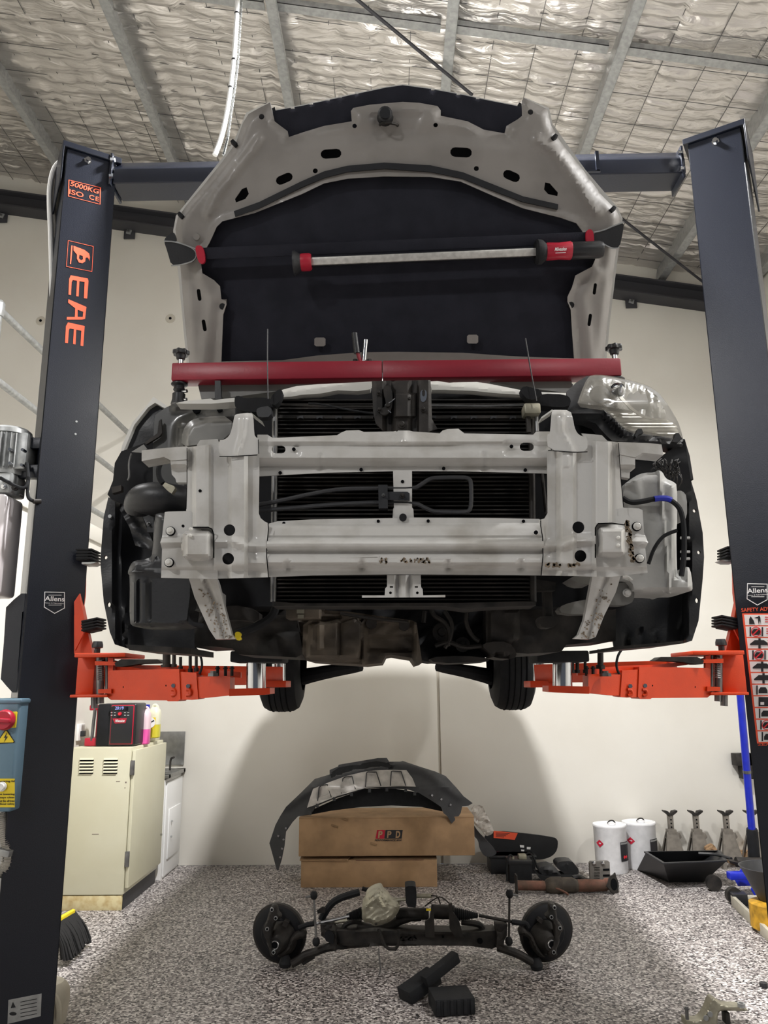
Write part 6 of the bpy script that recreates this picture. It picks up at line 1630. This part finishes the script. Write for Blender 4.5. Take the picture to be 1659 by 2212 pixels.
# exhaust pipe
ex = thing('exhaust_pipe', 'rusty exhaust pipe with a catalytic can lying across the floor', 'exhaust pipe', PZ(1210, 1925))
Ye = PZ(1210, 1928).y
E_ = lambda x, y: P(*z2_(x, y), Ye)
zf = lambda v, r: Vector((v.x, v.y, max(v.z, r + .002)))
p0, p1, p2, p3, p4, p5 = [zf(E_(*p), .045) for p in ((455, 1076), (700, 1092), (740, 1096), (920, 1100), (980, 1105), (1225, 1120))]
B().cyl(p0, p1, .034, 20).done('pipe', 'rust', ex)
B().lathe(p1, p4, [(0, .034), (.08, .05), (.2, .06), (.5, .062), (.52, .056), (.85, .056), (1, .04)], 24).done('catalyst_can', 'cast', ex)
B().lathe(p4, p5, [(0, .042), (.4, .044), (.8, .040), (1, .040)], 20).done('pipe', 'rust', ex)
B().obox(p0, (.006, 0, 0), (0, .04, 0), (0, 0, .075)).done('flange', 'castdark', ex, .002)
f0 = p5 + Vector((.02, -.01, .01))
fa = Vector((.62, -.72, .12)).normalized()
B().lathe(f0 - fa * .03, f0 + fa * .035, [(0, .041), (1, .043)], 20, cap=False).done('pipe_mouth', 'rust', ex)
fu = fa.cross(Vector((0, 0, 1))).normalized(); fv = fa.cross(fu)
pts = [f0 + fa * .03 + fu * (r * math.cos(a)) + fv * (r * math.sin(a)) for r, a in [((.085 if i % 6 == 0 else .062), i * math.pi / 9) for i in range(18)]]
B().prism(pts, fa * .01).done('flange', 'castdark', ex)
B().lathe(f0 + fa * .0405, f0 + fa * .042, [(0, .04), (1, .04)], 20).done('bore', 'hole', ex)
B().tube([(p1 + p4) / 2 + Vector((-.06, -.05, 0)), (p1 + p4) / 2 + Vector((.02, -.08, -.03)), (p1 + p4) / 2 + Vector((.03, -.08, -.045))], .008, 8).done('hanger_hook', 'rust', ex)
# drums
for i, (x0, x1, yt, yb, lab) in enumerate(((1281, 1351, 1779, 1877, 'clean white drum with red diamond, the left one of the two by the back wall'), (1344, 1414, 1774, 1874, 'scuffed white drum with red diamond, between the clean drum and the jack stands'))):
    base = PZ((x0 + x1) / 2 + 4, yb - 2)
    Yd = 6.93 if i == 0 else YB - .17
    a = P(x0, yt, Yd); b_ = P(x1, yt, Yd)
    r = (b_.x - a.x) / 2; cx = (a.x + b_.x) / 2
    h = P((x0 + x1) / 2, yt, Yd).z
    t = thing('steel_drum', lab, 'drum', (cx, Yd, 0), 'white drums')
    B().lathe((cx, Yd, 0), (cx, Yd, h), [(0, r * .93), (.02, r * .96), (.93, r * .985), (.95, r * 1.02), (.985, r * 1.02), (1, r), (1, r * .93), (.985, r * .92)], 36).done('drum_body', 'drum', t)
    B().cyl((cx + r * .1, Yd - r * .2, h - .004), (cx + r * .1, Yd - r * .2, h + .01), r * .22, 16).done('drum_cap', 'drum', t)
    B().tube([(cx - r * .1, Yd, h), (cx + .0, Yd, h + .022), (cx + r * .3, Yd + .02, h + .022), (cx + r * .4, Yd + .02, h)], .006, 6).done('drum_handle', 'castdark', t)
    def on(a0, z0, a1, z1, name, mt, rr=1.004, dia=False):
        bb = B()
        n = 6
        rows_ = []
        for zz in (z0, z1):
            rows_.append([(cx + r * rr * math.sin(a0 + (a1 - a0) * k / n), Yd - r * rr * math.cos(a0 + (a1 - a0) * k / n), zz) for k in range(n + 1)])
        bb.grid(rows_).done(name, mt, t)
    am = -.95 if i == 0 else -.85
    bb = B()
    dm = [(am - .28, h * .62), (am, h * .54), (am + .28, h * .62), (am, h * .70)]
    bb._add([(cx + r * 1.006 * math.sin(a_), Yd - r * 1.006 * math.cos(a_), z_) for a_, z_ in dm], [(0, 1, 2, 3)]).done('hazard_diamond', 'redp', t)
    on(.35, h * .26, 1.25, h * .66, 'drum_label', 'print')
    on(.38, h * .61, 1.2, h * .645, 'label_heading', 'galv', 1.008)
    bb = B()
    for a2 in (.62, .8):
        dm = [(a2 - .1, h * .35), (a2, h * .31), (a2 + .1, h * .35), (a2, h * .39)]
        bb._add([(cx + r * 1.009 * math.sin(a_), Yd - r * 1.009 * math.cos(a_), z_) for a_, z_ in dm], [(0, 1, 2, 3)])
    bb.done('label_pictogram', 'redprint', t)
# jack stands
M['jdark'] = M['castdark']
def stand(x, yt, k, lab):
    Ys = 7.06
    tp = P(x, yt, Ys)
    t = thing('jack_stand', lab, 'jack stand', (tp.x + .02, Ys, 0), 'jack stands')
    cx = tp.x + .02
    H_ = tp.z
    b = B()
    zt_ = H_ * .62
    for sx in (-1, 1):
        for sy in (-1, 1):
            b.prism([(cx + sx * .1, Ys + sy * .09, 0), (cx + sx * .1 - sx * .035, Ys + sy * .09, 0), (cx + sx * .022, Ys + sy * .022, zt_), (cx + sx * .042, Ys + sy * .022, zt_)], (0, -sy * .006, 0))
            b.prism([(cx + sx * .1, Ys + sy * .09, 0), (cx + sx * .1, Ys + sy * .055, 0), (cx + sx * .042, Ys + sy * .01, zt_), (cx + sx * .042, Ys + sy * .022, zt_)], (-sx * .006, 0, 0))
    b.prism([(cx - .08, Ys - .075, .07), (cx + .08, Ys - .075, .07), (cx + .044, Ys - .03, zt_), (cx - .044, Ys - .03, zt_)], (0, .006, 0))
    b.done('stand_base', 'jstand', t, .001, seg=1)
    B().box((cx - .036, Ys - .034, H_ * .40), (cx + .036, Ys + .034, zt_ + .02)).done('sleeve', 'jstand', t, .003)
    po_ = B().box((cx - .022, Ys - .018, H_ * .35), (cx + .022, Ys + .018, H_ * .93)).done('post', 'jstand', t, .004)
    for j in range(4): B().cyl((cx, Ys - .020, H_ * (.64 + j * .065)), (cx, Ys - .016, H_ * (.64 + j * .065)), .007, 10).done('pin_hole', 'hole', po_)
    s = B()
    for sx in (-1, 1):
        s.prism([(cx + sx * .004, Ys - .03, H_ * .92), (cx + sx * .022, Ys - .03, H_ * .92), (cx + sx * .056, Ys - .03, H_ * .975), (cx + sx * .056, Ys - .03, H_ * 1.0), (cx + sx * .02, Ys - .03, H_ * .985)], (0, .06, 0))
    s.box((cx - .022, Ys - .02, H_ * .91), (cx + .022, Ys + .02, H_ * .95))
    s.done('saddle', 'castdark', t)
    B().prism([(cx + .03, Ys, H_ * .55), (cx + .07, Ys, H_ * .60), (cx + .085, Ys, H_ * .52), (cx + .04, Ys, H_ * .40)], (0, .012, 0)).done('pawl_lever', 'jstand', t, .001)
    B().cyl((cx - .05, Ys - .0, H_ * .52), (cx + .05, Ys, H_ * .52), .007, 8).done('lock_pin', 'chrome', t)
stand(1441, 1750, 0, 'grey jack stand just right of the drums, leftmost of the row of four')
stand(1496, 1750, 1, 'grey jack stand second from the drums, behind the middle of the black drain tray')
stand(1561, 1750, 2, 'grey jack stand at the right end of the black drain tray')
stand(1616, 1750, 3, 'grey jack stand behind the blue trolley jack handle, nearest the right column')
# loose things near the stands
sc = panel('rag', [(1521, 1832), (1533, 1824), (1541, 1823), (1552, 1840), (1546, 1846), (1530, 1842)], 'cardd', None, atY(6.95), g=3, t=.03, sm=1, bumps=[noise(.006, .4)])
tag(sc, 'small brown rag on the floor between two jack stands', 'rag')
wbk = B().box((2.85, 7.12, 0), (3.3, YB - .005, .10)).done('timber_offcut', 'card', None, .003)
tag(wbk, 'timber offcut lying along the back wall behind the right jack stands', 'timber')
# drain tray
Yt = PZ(1480, 1906).y
tr = thing('drain_tray', 'large black plastic drain tray on the floor before the jack stands', 'tray', (0, 0, 0))
fl_, fr_ = P(1445, 1906, Yt), P(1521, 1906, Yt)
ht = .20
q = lambda x, y, z: Vector((x, y, z))
rimf = [PZ(1433, 1863, ht), PZ(1568, 1858, ht)]
rimb = [PZ(1394, 1839, ht), PZ(1527, 1837, ht)]
outer_t = [rimf[0], rimf[1], rimb[1] + Vector((.1, 0, 0)), rimb[0]]
outer_b = [q(fl_.x, Yt, 0), q(fr_.x, Yt, 0), q(fr_.x - .0, Yt + .42, 0), q(fl_.x - .12, Yt + .42, 0)]
tr.location = ((fl_.x + fr_.x) / 2, Yt + .2, 0)
ctr = sum(outer_t, Vector()) / 4
it = [p.lerp(ctr, .05) for p in outer_t]
cb_ = sum(outer_b, Vector()) / 4
ib = [p.lerp(cb_, .06) + Vector((0, 0, .008)) for p in outer_b]
ot2 = [ctr + (p - ctr) * 1.04 for p in outer_t]
vs = outer_b + [p - Vector((0, 0, .012)) for p in outer_t] + [p - Vector((0, 0, .012)) for p in ot2] + ot2 + it + ib
fs = [(3, 2, 1, 0)]
for k in range(5):
    for i in range(4):
        j = (i + 1) % 4
        fs.append((k * 4 + i, k * 4 + j, k * 4 + 4 + j, k * 4 + 4 + i))
fs.append((20, 21, 22, 23))
B()._add(vs, fs).done('tray_body', 'blackp', tr, .005, seg=2)
B().tube([ot2[1] + Vector((-.12, .25, 0)), ot2[1] + Vector((.0, .2, .004)), ot2[1] + Vector((.05, .05, 0))], .012, 8).done('pour_lip', 'blackp', tr)
# trolley jack
tj = thing('trolley_jack', 'blue trolley jack with tall blue handle beside the foot of the right column', 'jack', PZ(1625, 1925))
h0 = P(1598, 1490, 5.9); h1_ = P(1624, 1790, 6.1)
B().cyl(h0, h1_, .026, 16).done('handle', 'blue', tj)
B().lathe(h0 + (h0 - h1_).normalized() * .1, h0, [(0, .024), (1, .027)], 14).done('handle_grip', 'rubber', tj)
g_ = (h1_ - h0).normalized()
m_ = h0.lerp(h1_, .58); B().cyl(m_, m_ + g_ * .02, .028, 14).done('handle_joint', 'steel', tj)
h2_ = P(1630, 1860, 6.15)
B().lathe(h1_, h2_, [(0, .036), (.1, .040), (1, .040)], 14).done('handle_foam', 'rubber', tj)
B().cyl(h2_, Vector((h2_.x + .01, h2_.y, .12)), .034, 14).done('handle_socket', 'blue', tj)
for yy in (5.98, 6.24):
    B().prism([(P(1604, 1890, 6.1).x, yy, .08), (P(1620, 1890, 6.1).x, yy, .16), (3.10, yy, .18), (3.35, yy, .14), (3.35, yy, .06), (P(1610, 1890, 6.1).x, yy, .04)], (0, .012, 0)).done('side_plate', 'blue', tj, .002)
a = P(1572, 1891, 6.0)
B().box((a.x, 5.96, a.z - .025), (a.x + .24, 6.03, a.z + .025)).done('front_axle', 'blue', tj, .01)
wz = P(1577, 1907, 5.95)
for yy in (5.93, 6.28): B().cyl((wz.x - .02 + .03, yy - .02, .055), (wz.x + .01, yy + .025, .055), .054, 20).done('castor_wheel', 'castdark', tj)
B().tube([Vector((3.1, 6.1, .15)), Vector((2.95, 6.1, .22)), P(1590, 1862, 6.1)], .035, 10, 1).done('lift_arm', 'castdark', tj)
B().lathe(P(1590, 1866, 6.1), P(1590, 1860, 6.1), [(0, .04), (1, .055)], 14).done('saddle', 'castdark', tj)
# oil drainer and tray
od = thing('oil_drainer', 'dark funnel bowl on a dirty yellow drum standing in the white tray at right', 'oil drainer', PZ(1665, 1990))
Yo = 5.3
c = P(1672, 1900, Yo)
B().lathe((c.x, Yo, P(1672, 1945, Yo).z), (c.x, Yo, P(1672, 1872, Yo).z), [(0, .10), (.1, .11), (.95, .19), (1, .20), (1, .19), (.9, .18), (.2, .10)], 36).done('funnel_bowl', 'blackp', od)
B().lathe((c.x, Yo, .016), (c.x, Yo, P(1672, 1945, Yo).z), [(0, .15), (.05, .16), (.9, .16), (1, .12)], 32).done('drum', 'yellowd', od)
ty_ = thing('drip_tray', 'long off-white drip tray with a torn black edge at the right edge of the floor', 'tray', PZ(1640, 2000))
a = PZ(1584, 1957); b_ = PZ(1662, 2034)
b_ = PZ(1700, 2072)
dd = (b_ - a); dd.normalize(); nn = Vector((dd.y, -dd.x, 0)) * (1 if dd.y < 0 else -1)
nn = Vector((-dd.y, dd.x, 0))
if nn.x < 0: nn = -nn
L_ = (b_ - a).length
B().obox(a + dd * L_ / 2 + Vector((0, 0, .035)), dd * L_ / 2, nn * .012, (0, 0, .035)).done('tray_wall', 'bucket', ty_, .004)
B().obox(a + nn * .3 + Vector((0, 0, .035)), dd * .012, nn * .3, (0, 0, .035)).done('tray_wall', 'bucket', ty_, .004)
B().obox(a + dd * L_ / 2 + nn * .3 + Vector((0, 0, .008)), dd * L_ / 2, nn * .3, (0, 0, .006)).done('tray_floor', 'rubber', ty_)
B().obox(a + Vector((.04, .0, .05)) , dd * .05, nn * .05, (0, 0, .035)).done('torn_edge', 'blackp', ty_, .004)
wbx = B().box((XR - .07, P(1628, 1650, 6.4).y, 0), (XR, 0, 0))
wbx.bm.free()
c = P(1628, 1652, 6.9)
pv = B().box((c.x - .05, 6.95, c.z - .03), (c.x + .12, 7.05, c.z + .07)).box((c.x - .0, 6.95, c.z - .14), (c.x + .12, 7.05, c.z + .07)).done('wall_bracket', 'castdark', None, .003)
pv.location.y = YB - .06
tag(pv, 'dark stepped bracket fixed to the back wall beside the right column', 'bracket')

# ============================================================ FRONT SUBFRAME ON THE FLOOR
sf = thing('front_subframe', 'greasy front subframe with steering rack and hubs lying on the floor', 'subframe', (.11, 4.72, 0))
a1z = lambda x, y: (520 + x * .229, 1880 + y * .229)
b1z = lambda x, y: (860 + x * .2532, 1880 + y * .2532)
Ys = 4.75
def T(pts, r, mt, name, Y=Ys, f=a1z, sm=2, seg=8): return ptube(name, [f(*p) for p in pts], Y, r, mt, sf, seg, sm)
def PN(pts, mt, name, Y=Ys, f=a1z, t=.03, sm=0, g=0, bumps=(), par=None): return panel(name, [f(*p) for p in pts], mt, par or sf, atY(Y), t=t, sm=sm, g=g, bumps=bumps)
for f, dc, kn, sg in ((a1z, (320, 712), [(282, 345), (300, 330), (345, 335), (352, 395), (382, 425), (378, 455), (345, 465), (330, 500), (300, 560), (292, 650), (305, 740), (330, 790), (310, 815), (280, 810), (268, 750), (250, 680), (208, 590), (212, 545), (238, 490), (252, 450), (265, 400)], 1),
                    (b1z, (1312, 638), [(1285, 295), (1300, 286), (1330, 290), (1345, 300), (1352, 370), (1360, 430), (1400, 470), (1410, 510), (1385, 540), (1370, 620), (1350, 680), (1362, 735), (1300, 745), (1270, 720), (1310, 650), (1330, 560), (1330, 480), (1300, 430), (1262, 410), (1255, 380), (1290, 360)], -1)):
    X, Y_ = f(*dc)
    yd = 4.70
    c = P(X, Y_, yd)
    ax_ = Vector((sg * .28, 1, .10)).normalized()
    R0 = .157
    c.z = R0 * .985 + .002
    dsc = B().lathe(c + ax_ * .05, c + ax_ * .075, [(0, R0 * .97), (.1, R0), (.9, R0), (1, R0 * .97)], 44).done('brake_disc', 'castdark', sf)
    B().lathe(c + ax_ * .02, c + ax_ * .05, [(0, R0 * .55), (.3, R0 * .6), (.6, R0 * .85), (1, R0 * .93)], 40).done('dust_shield', 'dark', sf)
    hb_ = c - ax_ * .0
    X2, Y2 = f(*((345, 682) if sg > 0 else (1288, 610)))
    h_ = P(X2, Y2, yd - .05)
    B().lathe(h_ - ax_ * .03, h_ + ax_ * .06, [(0, .038), (.2, .05), (.6, .075), (1, .09)], 24).done('hub_carrier', 'castdark', sf)
    B().lathe(h_ - ax_ * .034, h_ - ax_ * .030, [(0, .022), (1, .024)], 20).done('bearing_ring', 'chrome', sf)
    B().lathe(h_ - ax_ * .036, h_ - ax_ * .031, [(0, .017), (1, .017)], 20).done('bearing_bore', 'hole', sf)
    panel('steering_knuckle', [f(*p) for p in kn], 'castdark', sf, atY(yd - .075), t=.035, sm=1, g=4, bumps=[pad(chaikin([f(*p) for p in kn], 1), 3, .012)])
    for p in (((295, 370), (330, 450), (250, 552), (310, 772)) if sg > 0 else ((1333, 317), (1307, 398), (1380, 492), (1327, 697))):
        X3, Y3 = f(*p); o = P(X3, Y3, yd - .086)
        B().lathe(o + Vector((0, .01, 0)), o - Vector((0, .006, 0)), [(0, .011), (1, .010)], 14).done('knuckle_boss', 'galv', sf)
        B().lathe(o, o - Vector((0, .007, 0)), [(0, .0065), (1, .0065)], 12).done('boss_bore', 'hole', sf)
    arm = [(470, 640), (500, 600), (560, 580), (600, 568), (622, 600), (612, 635), (615, 662), (590, 640), (540, 650), (500, 680), (480, 750), (430, 800), (380, 820), (330, 810), (400, 770), (450, 700)] if sg > 0 else [(1150, 560), (1110, 530), (1060, 480), (1030, 505), (1028, 540), (1045, 580), (1060, 550), (1110, 575), (1140, 620), (1160, 690), (1200, 740), (1270, 745), (1220, 700), (1180, 640)]
    panel('steering_arm', [f(*p) for p in arm], 'castdark', sf, atY(yd - .06), t=.04, sm=1, g=5, bumps=[pad(chaikin([f(*p) for p in arm], 1), 4, .014)])
    bj = (420, 850) if sg > 0 else (1180, 790)
    o = P(*f(*bj), yd - .04)
    B().lathe(o - Vector((0, 0, .03)), o + Vector((0, 0, .03)), [(0, .03), (.3, .035), (.6, .028), (1, .018)], 14).done('ball_joint', 'rubber', sf)
    cp = ((390, 520), (410, 475), (455, 495), (430, 545)) if sg > 0 else ((1188, 430), (1205, 412), (1240, 425), (1225, 460))
    panel('sensor_bracket', [f(*p) for p in cp], 'castdark', sf, atY(yd - .05), t=.05)
# crossmember
PN([(890, 572), (1300, 570), (1659, 578), (1659, 712), (1300, 714), (1000, 742), (905, 745), (890, 700), (880, 640)], 'castdark', 'crossmember', Y=4.68, t=.12, g=5, bumps=[ridge([a1z(900, 715), a1z(1659, 708)], 4, .02), ridge([a1z(1000, 590), a1z(1659, 590)], 4, .012)])
PN([(1, 525), (340, 525), (600, 530), (830, 515), (860, 560), (870, 640), (800, 672), (640, 650), (600, 645), (1, 640)], 'castdark', 'crossmember', Y=4.68, f=b1z, t=.12, g=5, bumps=[ridge([b1z(0, 632), b1z(600, 636)], 4, .02), ridge([b1z(0, 540), b1z(560, 540)], 4, .012)])
for x, y in ((140, 568), (383, 568), (700, 605)):
    X, Y_ = b1z(x, y); pdisc('beam_hole', X, Y_, 2 if x < 600 else 5, 4.665, .01, 'hole', sf)
PN([(750, 515), (862, 515), (858, 545), (900, 590), (905, 700), (1000, 745), (880, 750), (850, 690), (790, 640), (760, 620)], 'castdark', 'arm_mount', Y=4.64, t=.12, g=5, bumps=[noise(.005, .3)])
PN([(795, 575), (880, 580), (880, 700), (850, 690), (790, 660)], 'dark', 'arm_bush', Y=4.62, t=.03, sm=1)
PN([(830, 458), (932, 460), (928, 560), (905, 600), (900, 660), (840, 660), (845, 560), (840, 490)], 'castdark', 'arm_mount', Y=4.64, f=b1z, t=.12, g=5, bumps=[noise(.005, .3)])
T([(900, 715), (800, 730), (690, 775), (600, 800), (540, 850), (480, 880)], 8, 'castdark', 'lower_arm', Y=4.66, seg=10)
T([(850, 655), (930, 680), (1040, 720), (1120, 770), (1170, 795)], 8, 'castdark', 'lower_arm', Y=4.66, f=b1z, seg=10)
# stabiliser links
for f, p0_, p1_ in ((a1z, (690, 235), (712, 675)), (b1z, (950, 200), (945, 605))):
    T([p0_, p1_], 2.3, 'steel' if f is a1z else 'castdark', 'drop_link', Y=4.62, f=f, sm=0)
    for p in (p0_, p1_):
        c = P(*f(*p), 4.62); B().lathe(c - Vector((0, 0, .02)), c + Vector((0, 0, .02)), [(0, .012), (.3, .02), (.7, .02), (1, .012)], 12).done('link_ball', 'rubber', sf)
    s_ = -1 if f is a1z else 1
    c = P(*f(*p0_), 4.62); B().cyl(c, c + Vector((s_ * .045, -.01, -.008)), .006, 8).done('link_stud', 'steel', sf)
# rack, bellows, tie rods
T([(545, 545), (620, 515), (700, 500)], 5, 'rubber', 'tie_rod_end', Y=4.66, sm=1)
T([(690, 505), (850, 475), (1025, 432)], 3, 'steel', 'tie_rod', Y=4.68, sm=0)
T([(1110, 490), (1090, 450), (1060, 452), (970, 440)], 5, 'rubber', 'tie_rod_end', Y=4.66, f=b1z, sm=1)
T([(975, 440), (690, 385)], 3, 'castdark', 'tie_rod', Y=4.68, f=b1z, sm=0)
def bellows(p0_, p1_, f, r0, r1):
    a = P(*f(*p0_), 4.70); b_ = P(*f(*p1_), 4.70)
    n = 13
    pr_ = []
    for k in range(n):
        s_ = k / n
        r = (r0 + (r1 - r0) * s_) * 4.7 / FPX
        pr_ += [(s_, r * .82), (s_ + .5 / n, r * 1.08)]
    pr_.append((1, r1 * .8 * 4.7 / FPX))
    B().lathe(a, b_, pr_, 18).done('rack_bellows', 'rubber', sf)
bellows((1000, 440), (1145, 405), a1z, 6, 12)
bellows((680, 385), (470, 375), b1z, 5, 14)
T([(860, 495), (1000, 470), (1140, 480)], 4, 'alloy', 'rack_pipe', Y=4.76, sm=1)
T([(960, 570), (985, 510), (1060, 480), (1140, 490)], 5, 'castdark', 'stabiliser_bar', Y=4.74, sm=2)
T([(540, 440), (640, 450), (700, 465), (725, 500)], 6, 'castdark', 'stabiliser_bar', Y=4.74, f=b1z, sm=2)
T([(300, 350), (480, 360)], 13, 'castdark', 'rack_housing', Y=4.74, f=b1z, sm=0, seg=12)
T([(1100, 520), (1250, 560), (1330, 560), (1560, 440), (1700, 430)], 9, 'castdark', 'rack_housing', Y=4.76, sm=1, seg=12)
T([(-20, 370), (260, 370)], 11, 'castdark', 'rack_housing', Y=4.76, f=b1z, sm=0, seg=12)
T([(1120, 205), (1050, 225), (950, 255), (870, 300), (820, 360), (770, 440), (760, 465)], 7, 'rubber', 'steering_hose', Y=4.74)
T([(1145, 170), (1200, 190), (1240, 210)], 4, 'rubber', 'steering_hose', Y=4.78, sm=1)
PN([(718, 380), (770, 345), (800, 350), (790, 400), (725, 410)], 'castdark', 'hose_bracket', Y=4.70, t=.01)
gc = [(1140, 330), (1165, 300), (1180, 240), (1220, 200), (1290, 170), (1325, 170), (1345, 215), (1390, 250), (1420, 300), (1500, 320), (1500, 370), (1450, 450), (1400, 490), (1310, 520), (1240, 525), (1230, 495), (1145, 490)]
PN(gc, 'alloy', 'steering_gear_cover', Y=4.60, t=.12, sm=1, g=3.5, bumps=[pad(chaikin([a1z(*p) for p in gc], 1), 9, .05), ridge([a1z(1190, 330), a1z(1260, 280)], 8, .02), ridge([a1z(1300, 260), a1z(1340, 340)], 7, .015), noise(.004, .3)])
for x, y in ((1418, 424), (1275, 505)): X, Y_ = a1z(x, y); pdisc('cover_bolt', X, Y_, 2.6, 4.57, .01, 'castdark', sf)
PN([(1550, 175), (1560, 150), (1640, 148), (1658, 170), (1658, 355), (1625, 350), (1560, 345)], 'rubber', 'pinion_mount', Y=4.62, t=.12, sm=1, g=5)
T([(1400, 300), (1500, 275), (1560, 275)], 3.5, 'alloy', 'pressure_pipe', Y=4.66, sm=1)
T([(150, 218), (290, 218)], 4.2, 'alloy', 'pressure_pipe', Y=4.68, f=b1z, sm=0)
T([(230, 305), (280, 265), (345, 225), (380, 232), (440, 285)], 1.4, 'castdark', 'fluid_line', Y=4.66, f=b1z, sm=1, seg=6)
T([(280, 215), (340, 222), (360, 290)], 1.4, 'castdark', 'fluid_line', Y=4.66, f=b1z, sm=1, seg=6)
PN([(285, 295), (302, 295), (308, 440), (312, 575), (235, 570), (228, 440), (270, 410)], 'castdark', 'mount_bracket', Y=4.64, f=b1z, t=.02, g=0)
PN([(430, 290), (460, 280), (470, 360), (520, 430), (560, 575), (490, 575), (440, 500)], 'castdark', 'mount_bracket', Y=4.64, f=b1z, t=.02, g=0)
pbox('yellow_tag', *b1z(240, 328), *b1z(280, 346), 4.62, .006, 'yellow', sf, 0)
T([(1300, 555), (1330, 640), (1370, 740), (1490, 745), (1490, 560)], 3.2, 'castdark', 'skid_loop', Y=4.62, sm=1)
T([(1300, 735), (1310, 860), (1320, 960), (1270, 1040)], 1.6, 'steel', 'loose_cable', Y=4.6, sm=1, seg=6)
PN([(560, 860), (680, 810), (700, 830), (590, 900)], 'castdark', 'arm_gusset', Y=4.66, t=.02)

# rubber blocks
gr = 'rubber lift blocks'
def block(c, size, rz, ry, lab, grooves=True):
    t = thing('rubber_block', lab, 'rubber block', c, gr)
    R = Matrix.Rotation(rz, 3, 'Z') @ Matrix.Rotation(ry, 3, 'Y')
    c = Vector(c)
    B().obox(c, R.col[0] * size[0] / 2, R.col[1] * size[1] / 2, R.col[2] * size[2] / 2).done('block', 'rubber', t, .004)
    if grooves:
        for k in range(6):
            o = c + R.col[0] * (size[0] * (-.42 + k * .168))
            B().obox(o, R.col[0] * .008, R.col[1] * (size[1] / 2 + .006), R.col[2] * (size[2] / 2 - .004)).done('rib', 'rubber', t, .002)
ba = PZ(965, 2175); ba.z = .045
block((ba.x + .02, ba.y - .03, .038), (.19, .17, .07), .15, 0, 'ribbed black rubber block lying flat, lowest of the three on the floor')
bb_ = PZ(915, 2150)
block((bb_.x - .02, bb_.y - .03, .055), (.20, .10, .06), .65, -.28, 'black rubber block tilted on its edge at the left of the pile', False)
block((bb_.x + .085, bb_.y - .02, .125), (.22, .05, .05), .62, -.35, 'narrow black rubber block leaning on top of the other two', False)
# knuckle at the lower right corner
kn = thing('steering_knuckle', 'bare grey steering knuckle casting at the bottom right corner of the floor', 'car part', PZ(1540, 2260))
Yk = 3.95
z8 = lambda x, y: (1360 + x * .1802, 1980 + y * .1802)
kp = [(660, 1215), (700, 1232), (800, 1248), (860, 1225), (930, 1120), (970, 1000), (1000, 970), (1050, 1000), (1090, 1040), (1200, 1070), (1300, 1068), (1380, 1085), (1420, 1120), (1410, 1135), (1250, 1130), (1100, 1125), (1060, 1160), (1050, 1340), (1050, 1500), (700, 1500), (668, 1300)]
panel('casting', [z8(*p) for p in kp], 'alloy', kn, atY(Yk), t=.05, sm=1, g=3, bumps=[pad(chaikin([z8(*p) for p in kp], 1), 3, .012)])
c = P(*z8(1340, 1070), Yk - .01)
B().lathe(c - Vector((0, 0, .004)), c + Vector((0, 0, .012)), [(0, .016), (0, .017), (1, .017), (1, .010), (0, .010)], 18, cap=False).done('eye_ring', 'galv', kn)
for p in ((915, 1215), (965, 1170)):
    X, Y_ = z8(*p); c = P(X, Y_, Yk - .02); B().lathe(c, c - Vector((0, .004, 0)), [(0, .012), (1, .011)], 14).done('boss', 'galv', kn)
B().lathe(P(*z8(690, 1230), Yk), P(*z8(683, 1078), Yk), [(0, .008), (.8, .008), (.81, .013), (.9, .013), (.91, .008), (1, .008)], 10).done('stud', 'steel', kn)
B().box((P(*z8(1040, 0), Yk).x, Yk, 0), (P(*z8(1100, 0), Yk).x, Yk + .05, P(1550, 2188, Yk).z)).done('leg', 'castdark', kn, .006)
sbk = B().cyl(PZ(1650, 2132), PZ(1650, 2132) + Vector((0, 0, .02)), .02, 10).done('loose_cap', 'blackp')
tag(sbk, 'small dark cap lying on the floor near the lower right edge', 'cap')
for x, y in ((1525, 1964), (1562, 2063)):
    pass
